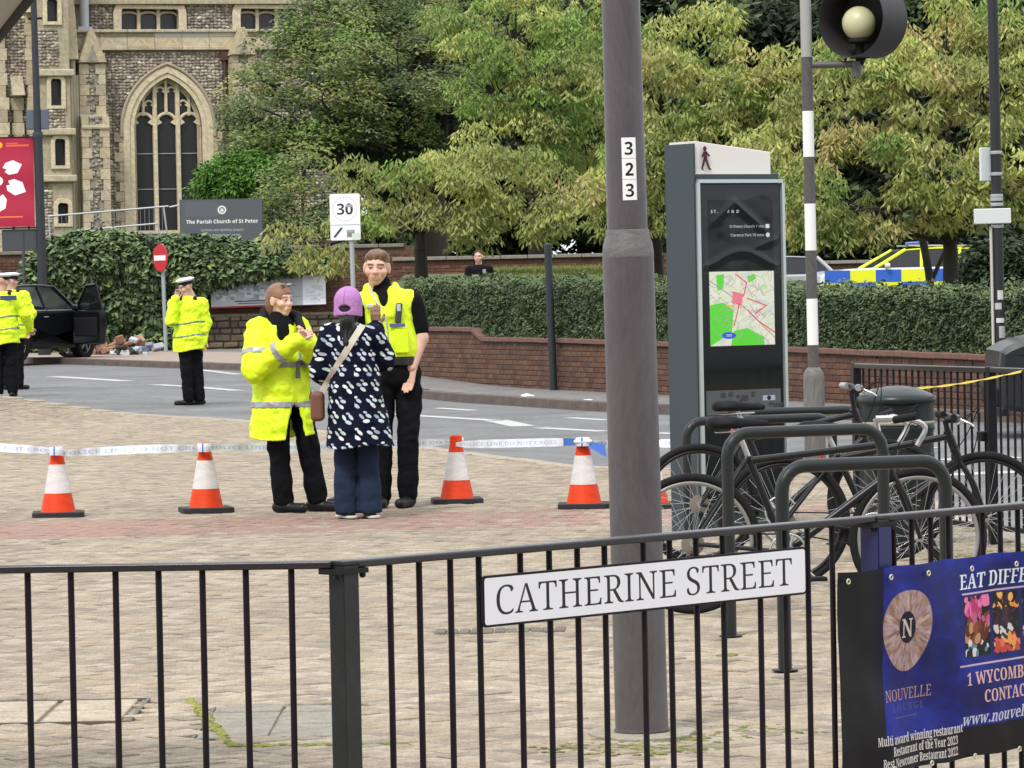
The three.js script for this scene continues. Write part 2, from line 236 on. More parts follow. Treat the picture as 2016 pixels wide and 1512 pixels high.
  moss(1990, 1095, 260, .3, .6, 1.5); moss(1860, 1130, 120, .4, .6, 1.2); moss(700, 1465, 60, .25, .04);
  { const a = gp(372, 1375), b = gp(455, 1470), d = gp(640, 1468); for (let i = 0; i < 170; i++) { const t = rnd(), p = i < 100 ? a.clone().lerp(b, t) : b.clone().lerp(d, t); const r = rr(.006, .014); ml.push([M4(p.x + rr(-.012, .012), 0, p.z + rr(-.015, .015), 0, rr(0, 6), 0, [r * 1.6, r * .8, r * 1.6]), pick([C(.2, .22, .04), C(.26, .26, .06), C(.14, .16, .04)])]); } }
  const mo = inst('moss', tuft, mat([1, 1, 1], { roughness: 1 }), ml); mo.userData.label = 'yellow green moss growing in the paving joints'; mo.userData.category = 'moss';
  // gully grate of dark setts
  { const p = gp(985, 1243), c = thing('drain_channel', 'short row of dark setts across the paving left of the lamp column', 'drain', p);
    for (let i = 0; i < 11; i++) mesh('sett', rbox(.048, .05, .2, .008, (i - 5) * .053, -.017 + rr(-.002, .002), 0, rr(-.04, .04)), mat([.11 + .04 * rnd(), .1 + .03 * rnd(), .085], { roughness: .85 }), c); }
  // concrete patch around the lamp column
  { const p = gp(1262, 1446); const s = []; for (let i = 0; i < 22; i++) { const a = i / 22 * 6.283, r = .19 + .05 * fbm(Math.cos(a) * 2, Math.sin(a) * 2, 4); s.push([Math.cos(a) * r * .95, Math.sin(a) * r * 1.25]); }
    const g = extr(shp(s), .008, .003).rotateX(-Math.PI / 2).translate(p.x, .0, p.z); metreUV(g, 3); struct('concrete_collar', g, mat([.42, .38, .28], { map: T.grit, roughness: .95 })); }
  // painted markings: each is a thin sheet on the road
  const paint = mat([.62, .62, .59], { map: repeat(T.grit, 2, 2), roughness: .8 });
  const strip = (name, a, b, w, lbl) => { const p = gp(...a, -.066), q = gp(...b, -.066), n = Math.max(2, Math.ceil(p.distanceTo(q) / 1)), pos = [], idx = []; const d = q.clone().sub(p).setY(0).normalize(), s = V(-d.z, 0, d.x).multiplyScalar(w / 2);
    for (let i = 0; i <= n; i++) { const c = p.clone().lerp(q, i / n); for (const k of [-1, 1]) { const x = c.x + s.x * k, z = c.z + s.z * k; pos.push(x, gh(x, z) - .066, z); } }
    for (let i = 0; i < n; i++) idx.push(2 * i, 2 * i + 1, 2 * i + 2, 2 * i + 1, 2 * i + 3, 2 * i + 2);
    const g = new THREE.BufferGeometry(); g.setAttribute('position', new THREE.Float32BufferAttribute(pos, 3)); g.setIndex(idx); g.computeVertexNormals(); metreUV(g); const o = struct(name, g, paint); return o; };
  strip('road_marking', [105, 741], [250, 750], .3); strip('road_marking', [305, 757], [470, 769], .3); strip('road_marking', [200, 712], [300, 719], .2); strip('road_marking', [335, 721], [470, 737], .2);
  strip('road_marking', [752, 814], [985, 828], .22); strip('road_marking', [975, 827], [1030, 839], .3); strip('road_marking', [1060, 842], [1192, 849], .22); strip('road_marking', [860, 803], [935, 808], .18);
  strip('road_marking', [985, 868], [1120, 876], .18); strip('road_marking', [1120, 822], [1195, 827], .18); strip('road_marking', [1290, 852], [1420, 858], .22);
  strip('road_marking', [1850, 905], [2010, 900], .4); strip('road_marking', [1850, 935], [2010, 928], .4); strip('road_marking', [1700, 885], [1840, 880], .4);
  // pinkish paving apron on the far side
  struct('far_apron', rows(72, 97, 1, (D) => fk(D) + .1, (D) => fk(D) + 5.2, 8, .054), mat([.42, .33, .27], { map: repeat(T.grit, .5, .5), roughness: .92 }));
}
// ---------- churchyard ground, walls, hedge, ivy ----------
const WD0 = 67.2, WD1 = 36.8, wallX = (D) => lerp(-1.9, 8.5, (WD0 - D) / (WD0 - WD1));
const yardY = (x, D) => { const l = lerp(1.5, 1.95, sstep(66, 86, D)), r = lerp(.55, .72, sstep(45, 85, D)); return lerp(l, r, sstep(2.4, 5, x)); };
{
  const xl = (D) => (D < WD0 ? wallX(D) + .25 : D < 98.3 ? -2.15 : -70), pos = [], idx = [], nx = 40, n = 130;
  for (let j = 0; j <= n; j++) { const D = lerp(37, 190, j / n), a = xl(D), b = 70; for (let i = 0; i <= nx; i++) { const x = a + (b - a) * Math.pow(i / nx, 1.8); pos.push(x, yardY(x, D) - .04, -D); } }
  for (let j = 0; j < n; j++) for (let i = 0; i < nx; i++) { const a = j * (nx + 1) + i, c = a + nx + 1; idx.push(a, a + 1, c, a + 1, c + 1, c); }
  const g = new THREE.BufferGeometry(); g.setAttribute('position', new THREE.Float32BufferAttribute(pos, 3)); g.setIndex(idx); g.computeVertexNormals(); metreUV(g, .5);
  struct('churchyard_lawn', g, mat([.1, .13, .04], { map: T.grit, roughness: 1 }));
  // grass blades on the bank seen over the hedge
  const blade = new THREE.BufferGeometry(); blade.setAttribute('position', new THREE.Float32BufferAttribute([-.02, 0, 0, .02, 0, 0, .012, .09, .015, .03, 0, .01, .06, 0, .01, .035, .11, -.01, -.05, 0, -.01, -.02, 0, -.015, -.05, .08, -.02], 3)); blade.computeVertexNormals(); metreUV(blade);
  const gl = []; for (let i = 0; i < 14000; i++) { const D = rr(67, 88), x = rr(-2, 3.4); if (x < wallX(Math.min(D, WD0 - .1)) + 1.3) continue; gl.push([M4(x, yardY(x, D) - .04, -D, rr(-.3, .3), rr(0, 6.28), 0, rr(.7, 1.5)), pick([C(.17, .21, .05), C(.2, .23, .06), C(.13, .18, .045), C(.24, .25, .08)])]); }
  const go = inst('grass', blade, mat([1, 1, 1], { roughness: .9 }), gl); go.userData.label = 'short light green grass on the bank behind the clipped hedge'; go.userData.category = 'grass';
}
const brickTones = [[.175, .08, .045], [.15, .07, .042], [.2, .092, .05], [.135, .064, .042], [.165, .083, .054], [.185, .1, .063], [.12, .062, .045]].map((c) => C(...c));
const brickMat = brickTones.map((c) => mat(c, { map: repeat(T.grit, 3, 3), roughness: .92 }));
const brickGeo = rbox(.205, .066, .1, .006, 0, 0, 0, 0, 0, 0, 1);
const mortar = mat([.14, .078, .052], { map: repeat(T.grit, 2, 2), roughness: .95 });
function brickRun(parent, len, y0, topAt, z, singles, skip) { // stretcher bond along local +x, face at local z
  const all = []; let c = 0;
  for (let y = y0; ; y += .0755, c++) { let any = false; for (let x = (c % 2 ? .1075 : 0) + .1; x < len - .1; x += .2155) { if (y + .0755 > topAt(x)) continue; any = true; if (skip && skip(x, y)) continue; all.push([x, y + .035, c]); } if (!any) break; }
  const rest = []; const score = singles ? all.map((e, i) => [e, e[0]]).sort((a, b) => b[1] - a[1]).map((e) => e[0]) : all;
  score.forEach(([x, y], i) => {
    const m = M4(x, y, z - .05 + rr(-.003, .003), 0, rr(-.006, .006), 0), k = Math.floor(rnd() * 7);
    if (singles && i < singles) { const o = mesh('brick', brickGeo, brickMat[k], parent); o.applyMatrix4(m); } else rest.push([m, brickTones[k].clone().multiplyScalar(rr(.85, 1.12))]);
  });
  if (rest.length) inst('bricks', brickGeo, mat([1, 1, 1], { map: repeat(T.grit, 3, 3), roughness: .92 }), rest, parent);
}
function leafGeo(n, L, w, spread, droop) { // a sprig of n leaves, each a folded blade
  const pos = [];
  for (let i = 0; i < n; i++) {
    const a = i / n * 6.283 + rr(-.5, .5), e = rr(-.5, .4) - droop, o = V(Math.cos(a), 0, Math.sin(a)).multiplyScalar(rr(.1, 1) * spread).add(V(0, rr(-spread, spread) * .7, 0));
    const d = V(Math.cos(a) * Math.cos(e), Math.sin(e), Math.sin(a) * Math.cos(e)), s = V(-Math.sin(a), rr(-.4, .4), Math.cos(a)).normalize(), l = L * rr(.75, 1.2), k = w * rr(.8, 1.2), up = d.clone().cross(s).multiplyScalar(k * .35);
    const b = o, t = o.clone().addScaledVector(d, l).add(V(0, -l * .12, 0)), m = o.clone().addScaledVector(d, l * .5), p = m.clone().addScaledVector(s, k / 2).add(up), q = m.clone().addScaledVector(s, -k / 2).add(up);
    for (const v of [b, p, m, m, p, t, b, m, q, m, t, q]) pos.push(v.x, v.y, v.z);
  }
  const g = new THREE.BufferGeometry(); g.setAttribute('position', new THREE.Float32BufferAttribute(pos, 3)); g.computeVertexNormals(); metreUV(g); return g;
}
const leafMat = mat([1, 1, 1], { roughness: .62, specularIntensity: .5 });
{ // low brick wall along the road with hedge on top
  const a = V(-1.9, 0, -WD0), b = V(8.5, 0, -WD1), len = a.distanceTo(b), yaw = Math.atan2(-(b.z - a.z), b.x - a.x);
  const xAt = (D) => (WD0 - D) / (WD0 - WD1) * len;
  const step = xAt(63.4), top = (x) => (x < step ? .93 : x < step + .5 ? lerp(.93, .78, (x - step) / .5) : lerp(.78, .6, sstep(step + .5, len, x)));
  const w = thing('brick_wall', 'low red brick wall topped by the clipped hedge along the road', 'wall', V(a.x, 0, a.z), yaw);
  const s = shp([[0, -.2], [len, -.2], [len, top(len) - .03], [step + .5, .75], [step, .9], [0, .9]]); mesh('wall_core', extr(s, .3).translate(0, 0, -.312), mortar, w);
  brickRun(w, len, .02, (x) => top(x) - .03, .0, 240);
  const cop = rbox(.44, .07, .36, .012, 0, 0, 0), cm = mat([.23, .12, .09], { map: repeat(T.grit, 2, 2), roughness: .9 });
  for (let x = .225; x < len; x += .45) { const o = mesh('coping', cop, cm, w); const y0 = top(x - .2), y1 = top(x + .2); o.position.set(x, (y0 + y1) / 2 + rr(-.003, .003), -.14); o.rotation.z = Math.atan2(y1 - y0, .4); }
  // hedge
  const hTop = (x) => pl([[0, 1.69], [xAt(60), 1.6], [xAt(53), 1.42], [len, 1.3]], x) + .03 * fbm(x * .8, 3, 1);
  const h = thing('clipped_hedge', 'long clipped dark green hedge on the low brick wall', 'hedge', V(a.x, 0, a.z), yaw);
  const hs = shp([[0, .9], [step, .9], [step + .6, .75], [len, .6], [len, hTop(len) - .14], [xAt(53), 1.3], [xAt(60), 1.47], [0, 1.56]]);
  mesh('branches', extr(hs, 1.2).translate(0, 0, -1.45), mat([.06, .07, .035], { roughness: 1 }), h);
  const lg = leafGeo(7, .052, .032, .05, .1), l = [];
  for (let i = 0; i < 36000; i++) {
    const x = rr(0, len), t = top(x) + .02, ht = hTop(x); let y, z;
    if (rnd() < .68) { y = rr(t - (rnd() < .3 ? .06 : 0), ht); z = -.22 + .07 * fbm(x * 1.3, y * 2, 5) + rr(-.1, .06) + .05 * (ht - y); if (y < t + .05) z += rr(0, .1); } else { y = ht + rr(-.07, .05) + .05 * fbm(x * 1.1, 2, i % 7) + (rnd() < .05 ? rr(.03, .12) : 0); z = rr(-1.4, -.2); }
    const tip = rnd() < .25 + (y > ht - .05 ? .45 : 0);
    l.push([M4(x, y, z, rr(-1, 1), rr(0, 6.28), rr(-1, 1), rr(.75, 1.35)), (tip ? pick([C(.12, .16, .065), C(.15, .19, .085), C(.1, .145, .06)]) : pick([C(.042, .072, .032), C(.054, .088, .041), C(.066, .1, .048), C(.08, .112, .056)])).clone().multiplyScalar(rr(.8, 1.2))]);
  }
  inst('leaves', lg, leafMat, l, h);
}
{ // inner churchyard wall of brown brick
  const w = thing('churchyard_wall', 'brown brick churchyard wall with stone coping behind the lawn', 'wall', V(-2.6, 1.8, -90), 0);
  const len = 6.2; mesh('wall_core', box(len, 1.2, .25, len / 2, -.1, -.14), mortar, w);
  brickRun(w, len, -.2, () => .42, 0, 0);
  for (let x = .3; x < len; x += .6) mesh('coping', rbox(.59, .08, .42, .015, x, .475 + rr(-.004, .004), -.13), mat([.3, .28, .24], { map: repeat(T.grit, 2, 2) }), w);
}
{ // low far wall beyond the parking area
  const w = thing('far_boundary_wall', 'dark low wall behind the patrol car', 'wall', V(3.2, .6, -122), 0); mesh('wall_core', box(34, 1.9, .3, 17, .6, -.16), mortar, w); brickRun(w, 34, .2, () => 1.5, 0, 0); for (let x = .4; x < 34; x += .8) mesh('coping', rbox(.79, .1, .45, .015, x, 1.6, -.12), mat([.25, .23, .2]), w);
}
const leftWallD = 98;
{ // wall on the left: brick above, rubble stone below, ivy over it
  const x0 = -19, x1 = -2.3, len = x1 - x0, w = thing('boundary_wall', 'old brick and rubble stone wall behind the woman officer', 'wall', V(x0, .2, -leftWallD), 0);
  mesh('wall_core', box(len, 2.75, .4, len / 2, 1.1, -.22), mortar, w);
  brickRun(w, len, .88, () => 2.35, 0, 0);
  const cop = rbox(.6, .09, .5, .02), cm = mat([.26, .23, .18], { map: repeat(T.grit, 2, 2) }); for (let x = .3; x < len; x += .61) { const o = mesh('coping', cop, cm, w); o.position.set(x, 2.48, -.2); }
  const sm = [[.27, .22, .15], [.22, .185, .135], [.32, .27, .19], [.18, .155, .12], [.25, .19, .12]].map((c) => mat(c, { map: repeat(T.grit, 2, 2), roughness: .95 }));
  for (let y = -.2; y < .84;) { const h = rr(.13, .2); for (let x = 8.5; x < len;) { const l = rr(.18, .42); const o = mesh('stone', rbox(l - .02, h - .02, .3, .04, 0, 0, 0), pick(sm), w); o.position.set(x + l / 2, y + h / 2, -.14 + rr(0, .05)); o.rotation.set(rr(-.06, .06), rr(-.06, .06), rr(-.05, .05)); x += l; } y += h; }
  for (let x = 8.4; x < len; x += .5) mesh('ledge', rbox(.49, .07, .4, .012, x, .875, -.13), sm[2], w);
}
function leafMass(name, label, category, pos, n, shape, geo, cols, sc, core) {
  const t = thing(name, label, category, pos); if (core) mesh('stems', core, mat([.07, .065, .04], { roughness: 1 }), t);
  const l = []; for (let i = 0; i < n; i++) { const p = shape(i); if (!p) continue; l.push([M4(p[0], p[1], p[2], rr(-1.1, .6), rr(0, 6.28), rr(-.8, .8), rr(.7, 1.35) * sc), pick(cols).clone().multiplyScalar(rr(.75, 1.25))]); }
  inst('leaves', geo, leafMat, l, t); return t;
}
const ivyCols = [[.06, .095, .045], [.085, .13, .06], [.115, .17, .08], [.15, .215, .1], [.05, .078, .04], [.21, .28, .1]].map((c) => C(...c));
{ // ivy hanging over the left wall, a deep uneven blanket
  const s = ppm(leftWallD), X = (px) => at(px, 590, leftWallD).x, lg = leafGeo(6, .15, .11, .13, .5);
  const o = V(X(330), .2, -leftWallD + .1);
  const outline = (px) => pl([[60, 2.2], [110, 2.75], [170, 2.95], [240, 2.9], [310, 2.75], [400, 2.75], [480, 2.6], [560, 2.45], [600, 2.2], [700, 2.3]], px), low = (px) => pl([[60, 0], [190, .0], [215, .55], [250, .9], [275, .3], [330, -.05], [350, .2], [370, 1.2], [420, 1.75], [500, 1.9], [560, 2.05], [700, 2.2]], px);
  leafMass('ivy', 'thick dark ivy hanging over the old wall behind the black car', 'ivy', o, 15000, () => {
    const px = rr(60, 640), t = outline(px) + .15 * fbm(px * .03, 1, 2), b = low(px) + .2 * fbm(px * .06, 4, 2); if (t < b) return; const y = rr(b, t), x = X(px) - o.x;
    const bulge = .35 + .5 * fbm(px * .025, y * 1.2, 3) + .25 * Math.sin(clamp((t - y) / 1.2) * 3.14); return [x, y - .0, bulge + rr(-.3, .18)];
  }, lg, ivyCols, 1, box(3.2, 2.1, .6, X(225) - o.x, 1.05, -.1));
}
{ // bright shrub in front of the church and dark shrubs beside it
  const lg = leafGeo(7, .13, .06, .16, .3);
  const shrub = (lbl, px, py, D, rx, ry, n, cols) => { const c = at(px, py, D), base = yardY(c.x, D), o = V(c.x, base, -D), h = c.y - base; 
    const st = []; for (let i = 0; i < 7; i++) st.push(tube([V(rr(-.15, .15), 0, rr(-.1, .1)), V(rr(-.4, .4) * rx, h * .6, rr(-.3, .3)), V(rr(-.8, .8) * rx, h + rr(0, .6) * ry, rr(-.5, .5))], .035, 8, 6));
    leafMass('shrub', lbl, 'shrub', o, n, () => { const u = rr(-1, 1), a = rr(0, 6.283), r = Math.sqrt(1 - u * u), k = (.62 + .38 * Math.cbrt(rnd())) * (1 + .95 * fbm(Math.cos(a) * r * 1.9 + px, u * 1.9, Math.sin(a) * r * 1.9)); return [Math.cos(a) * r * rx * k, Math.max(.1, h + u * ry * k), Math.sin(a) * r * rx * .8 * k]; }, lg, cols, 1, st); };
  const br = [[.07, .17, .02], [.1, .22, .03], [.06, .13, .02], [.13, .25, .05]].map((c) => C(...c)), dk = [[.028, .05, .022], [.04, .07, .03], [.055, .09, .045], [.02, .035, .016]].map((c) => C(...c)), ye = [[.13, .15, .05], [.17, .18, .07], [.1, .12, .04], [.2, .2, .09]].map((c) => C(...c));
  const dk2 = [[.06, .095, .045], [.08, .125, .06], [.05, .075, .036], [.11, .15, .075]].map((c) => C(...c));
  shrub('bright green shrub against the tall church window', 478, 360, 118, 1.25, .85, 3800, br);
  shrub('broad dark ivy covered bush in the middle of the churchyard', 770, 280, 122, 1.7, 1.6, 5200, dk);
  shrub('low rounded dark bush at right edge behind the black post', 1985, 530, 84, .95, .55, 2200, dk);
}
// ---------- church ----------
{
  const P0 = at(330, 589, 140), ch = thing('flint_church', 'flint and stone church with tall pointed tracery window', 'church', V(P0.x, 0, -140), 15 * DEG);
  const U = (px) => (px - 330) / 55.3, Y = (py) => 1.5 + (589 - py) / 57.2;
  const sm = [[.66, .55, .36], [.6, .5, .33], [.7, .6, .41], [.52, .45, .31], [.62, .54, .39]].map((c) => mat(c, { map: repeat(T.grit, .9, .9), roughness: .92, bumpMap: T.bump, bumpScale: .01 }));
  const cream = mat([.8, .68, .47], { map: repeat(T.grit, .9, .9), roughness: .9 }), ST = cream, dark = mat([.035, .033, .04], { roughness: .3 }), mort = mat([.36, .315, .255], { map: repeat(T.grit, .8, .8), roughness: .95 });
  const arch = (hw, y0, ys, ya, n = 12, cx = 0) => { const h = ya - ys, R = (hw * hw + h * h) / (2 * hw), p = [[cx - hw, y0], [cx - hw, ys]]; for (let i = 1; i <= n; i++) { const a0 = Math.PI, a1 = Math.PI - Math.asin(Math.min(1, h / R)) , a = lerp(a0, a1, i / n); p.push([cx - hw + R + R * Math.cos(a), ys + R * Math.sin(a)]); } const m = p.slice(1, -1).map(([x, y]) => [2 * cx - x, y]).reverse(); return [...p, ...m, [cx + hw, y0]]; };
  const ring = (o, i, d, z, m, name, par, bev = .02) => { const s = shp(o); s.holes.push(new THREE.Path(i.map(([x, y]) => new THREE.Vector2(x, y)))); return mesh(name, extr(s, d, bev).translate(0, 0, z), m, par); };
  const inPoly = (p, x, y) => { let c = false; for (let i = 0, j = p.length - 1; i < p.length; j = i++) if ((p[i][1] > y) !== (p[j][1] > y) && x < (p[j][0] - p[i][0]) * (y - p[i][1]) / (p[j][1] - p[i][1]) + p[i][0]) c = !c; return c; };
  const fl = [], fc = [[.27, .225, .175], [.32, .27, .21], [.22, .185, .145], [.37, .315, .25], [.28, .245, .2], [.17, .145, .12], [.42, .37, .3]].map((c) => C(...c));
  const fg = new THREE.IcosahedronGeometry(.5, 1); { const p = fg.attributes.position; for (let i = 0; i < p.count; i++) { const k = 1 + .25 * noise.noise(p.getX(i) * 3, p.getY(i) * 3, p.getZ(i) * 3); p.setXYZ(i, p.getX(i) * k, p.getY(i) * k, p.getZ(i) * k); } fg.computeVertexNormals(); metreUV(fg); }
  const flint = (x0, x1, y0, y1, z, out, side) => { for (let y = y0; y < y1; y += .105) for (let x = x0; x < x1; x += .135) { const a = x + rr(-.03, .03), b = y + rr(-.02, .02); if (out && out(a, b)) continue; const w = rr(.12, .19), big = rnd() < .035; fl.push([M4(side === undefined ? a : side, b, side === undefined ? z : a, rr(-.3, .3), (side === undefined ? 0 : Math.PI / 2) + rr(-.3, .3), rr(-.4, .4), [w * (big ? 1.3 : 1), rr(.09, .13), .12]), big ? C(.58, .55, .48) : pick(fc).clone().multiplyScalar(rr(.85, 1.2))]); } };
  // aisle wall with window opening
  const cx = U(338), hw = 1.2, ys = Y(252), ya = Y(152), y0 = Y(455);
  const opening = arch(hw, y0, ys, ya, 14, cx), outer = arch(hw + .38, y0 - .1, ys - .05, ya + .38, 14, cx);
  const L = U(158), R = U(700), T1 = Y(99);
  { const s = shp([[L, -.5], [R, -.5], [R, T1], [L, T1]]); s.holes.push(new THREE.Path(opening.map(([x, y]) => new THREE.Vector2(x, y)))); const w = mesh('wall', extr(s, .8).translate(0, 0, -.84), mort, ch); }
  flint(U(205), U(660), Y(520), T1 - .05, -.035, (x, y) => inPoly(outer, x, y));
  // window surround: moulded orders, hood and jamb stones
  const win = new THREE.Group(); win.name = 'window'; ch.add(win);
  const mid = arch(hw + .17, y0, ys - .02, ya + .17, 14, cx), inn = arch(hw - .03, y0 - .05, ys, ya - .03, 14, cx);
  ring(outer.map(([x, y]) => [x, y]), mid, .12, -.05, cream, 'surround', win); ring(mid, opening.map((p) => p), .3, -.28, ST, 'surround', win); ring(opening, arch(hw - .12, y0, ys, ya - .14, 14, cx), .18, -.5, sm[1], 'surround', win);
  { const hood = arch(hw + .43, ys - .3, ys - .05, ya + .45, 14, cx).map(([x, y]) => V(x, y, .09)); mesh('hood_mould', tube(hood, .06, 90, 6, false, .05), sm[3], win); }
  let alt = 0; for (let y = y0; y < ys - .2; y += .34, alt++) for (const s of [-1, 1]) { const w = alt % 2 ? .32 : .16; mesh('jamb_stone', rbox(w, .325, .2, .015, cx + s * (hw + .38 + w / 2 - .01), y + .17, -.03), pick(sm), win); }
  const gl = tex(256, 256, (u, v) => { const a = Math.abs(((u * 24 + v * 24) % 1) - .5), b = Math.abs(((u * 24 - v * 24 + 24) % 1) - .5), k = (a > .44 || b > .44) ? .3 : .16 + .05 * tn(u, v, 20, 2, 2); return [k, k, k * 1.03]; });
  const glass = mat([.62, .62, .64], { map: gl, roughness: .35 });
  const light = (w) => [-1, 0, 1].map((k) => cx + k * w);
  for (const x of light(.8)) mesh('pane', metreUV(box(.78, Y(215) - y0, .03, x, (Y(215) + y0) / 2, -.42), .5), glass, win);
  mesh('pane', extr(shp(arch(hw - .06, Y(215), ys, ya - .05, 14, cx)), .03).translate(0, 0, -.44), dark, win);
  const archY = (x) => { const h = ya - ys, RR = (hw * hw + h * h) / (2 * hw), d = Math.abs(x - cx); return ys + Math.sqrt(Math.max(0, RR * RR - (d + RR - hw) ** 2)); };
  for (const k of [-1, 1]) mesh('mullion', rbox(.15, archY(cx + k * .4) - y0, .2, .03, cx + k * .4, (archY(cx + k * .4) + y0) / 2, -.33), ST, win);
  for (const [k, b] of [[0, Y(222)], [-.8, Y(228)], [.8, Y(228)]]) mesh('mullion', rbox(.1, archY(cx + k) - b, .16, .02, cx + k, (archY(cx + k) + b) / 2, -.33), ST, win);
  for (const x of light(.8)) { // cusped heads of the three lights
    const yb = Y(247), pts = []; for (let i = 0; i <= 16; i++) { const a = Math.PI * (1 - i / 16); pts.push(V(x + .37 * Math.cos(a), yb + .42 * Math.sin(a), -.32)); } mesh('light_head', tube(pts, .065, 30, 6), ST, win);
    for (const s of [-1, 1]) mesh('cusp', extr(shp([[x + s * .37, yb - .02], [x + s * .15, yb + .1], [x + s * .34, yb + .3]]), .1).translate(0, 0, -.38), ST, win);
  }
  for (const [dx, yy, w] of [[-.6, 205, .13], [-.2, 178, .13], [.2, 178, .13], [.6, 205, .13]]) { const yb = Y(yy) - .1, pts = []; for (let i = 0; i <= 10; i++) { const a = Math.PI * (1 - i / 10); pts.push(V(cx + dx + (w + .04) * Math.cos(a), yb + .22 * Math.sin(a), -.32)); } mesh('tracery', [tube(pts, .045, 16, 6), extr(shp([[cx + dx - .17, yb], [cx + dx - .05, yb + .06], [cx + dx - .15, yb + .16]]), .08).translate(0, 0, -.36), extr(shp([[cx + dx + .17, yb], [cx + dx + .05, yb + .06], [cx + dx + .15, yb + .16]]), .08).translate(0, 0, -.36)], ST, win); }
  for (const y of [Y(302), Y(372)]) for (const x of light(.8)) mesh('saddle_bar', box(.7, .03, .03, x, y, -.38), mat([.3, .3, .3]), win);
  // cornice and parapet
  for (let x = L; x < R; x += .95) { mesh('cornice_stone', rbox(.94, Y(92) - Y(100), .34, .03, x + .47, Y(96), .0), pick(sm), ch); mesh('parapet_stone', rbox(.94, Y(74) - Y(92) - .01, .3, .012, x + .47, Y(83), -.06), x > U(320) && x < U(455) ? sm[2] : pick(sm), ch); mesh('parapet_stone', rbox(.94, Y(64) - Y(74) - .01, .24, .01, x + .47, Y(69), -.08), x > U(315) && x < U(455) ? mat([.6, .58, .54], { roughness: .9 }) : sm[3], ch); mesh('coping', rbox(.94, .1, .44, .02, x + .47, Y(62), -.02), sm[4], ch); }
  // clerestory with two three-light windows
  const zc = -.95, k2 = 1.02; 
  const cl = [[316, 56], [547, 60]].map(([px, h]) => [U(px) * 1, h]);
  { const s = shp([[L, Y(75)], [U(760), Y(75)], [U(760), 16], [L, 16]]); for (const [x] of cl) s.holes.push(new THREE.Path(arch(1.02, Y(60), Y(26), Y(13), 8, x).map(([a, b]) => new THREE.Vector2(a, b)))); mesh('wall', extr(s, .6).translate(0, 0, zc - .6), mort, ch); }
  flint(U(205), U(720), Y(62), 12.6, zc + .02, (x, y) => cl.some(([c]) => Math.abs(x - c) < 1.32 && y > Y(62) && y < Y(8)));
  for (const [x] of cl) { const w = new THREE.Group(); w.name = 'window'; ch.add(w);
    ring(arch(1.28, Y(64), Y(27), Y(6), 8, x), arch(1.02, Y(62), Y(26), Y(13), 8, x), .2, zc - .05, cream, 'surround', w); mesh('pane', box(2, 1.1, .04, x, Y(40), zc - .35), dark, w);
    for (const d of [-1, 1]) mesh('mullion', rbox(.13, 1, .16, .03, x + d * .345, Y(42), zc - .22), ST, w);
    for (const d of [-1, 0, 1]) { const pts = []; for (let i = 0; i <= 8; i++) { const a = Math.PI * (1 - i / 8); pts.push(V(x + d * .69 + .31 * Math.cos(a), Y(27) + .12 * Math.sin(a), zc - .22)); } mesh('light_head', tube(pts, .05, 12, 6), ST, w); } }
  mesh('string_course', rbox(R - L + 2, .16, .5, .03, (L + R) / 2 + 1, Y(2), zc + .05), sm[3], ch);
  // buttresses with gablets
  const butt = (pxc, w, zlow, zup, yset, ytop, apex) => {
    const b = new THREE.Group(); b.name = 'buttress'; ch.add(b); const x = U(pxc);
    let a = 0; for (let y = Y(540); y < ytop; y += .36, a++) { const up = y > yset, z = up ? zup : zlow, ww = up ? w * .95 : w; const q = a % 2 ? .34 : .24; for (const s of [-1, 1]) mesh('quoin', rbox(q, .35, z, .012, x + s * (ww / 2 - q / 2), y + .18, z / 2 + .0), pick(sm), b); mesh('core', box(ww - .05, .355, z - .06, x, y + .18, (z - .06) / 2), mort, b); for (let k = 0; k < 9; k++) fl.push([M4(x + rr(-.5, .5) * (ww - 2 * q), y + rr(.03, .33), z - .05, 0, rr(-.3, .3), rr(-.5, .5), [rr(.1, .17), rr(.08, .12), .1]), pick(fc).clone().multiplyScalar(rr(.8, 1.1))]); }
    mesh('weathering', extr(shp([[0, 0], [zlow + .06, 0], [zlow + .06, .06], [zup, .5], [0, .5]]), w).rotateY(-Math.PI / 2).translate(x + w / 2, yset - .1, 0), sm[3], b);
    mesh('gablet', extr(shp([[-w / 2 - .02, 0], [w / 2 + .02, 0], [.05, apex - ytop], [-.05, apex - ytop]]), zup + .12, .02).translate(x, ytop, 0), sm[1], b);
    mesh('gablet_panel', extr(shp([[-w * .2, .05], [w * .2, .05], [0, (apex - ytop) * .55]]), .03).translate(x, ytop, zup + .125), mort, b);
  };
  butt(188, .95, 1.25, .8, Y(250), Y(126), Y(62)); butt(478, .85, 1.2, .8, Y(250), Y(112), Y(58));
  // rainwater pipes
  const lead = mat([.075, .035, .03], { roughness: .6 });
  for (const [px, t] of [[213, 120], [449, 118]]) mesh('downpipe', [bar(V(U(px), 0, .12), V(U(px), Y(t), .12), .065), box(.26, .28, .22, U(px), Y(t) + .1, .12), ...[0, 1, 2, 3].map((i) => box(.2, .07, .1, U(px), 3 + i * 2, .09))], lead, ch);
  mesh('lead_pipe', [bar(V(U(186), Y(75), -.4), V(U(186), 14, -.4), .16), box(.5, .14, .4, U(186), Y(56), -.4)], mat([.42, .43, .44], { roughness: .55 }), ch);
  // stair turret with slit windows
  const tl = U(78), tr = U(139), tz = 1.5, tc = (tl + tr) / 2, slits = [[112, 4, 50], [116, 158, 212], [121, 274, 328], [124, 398, 440]];
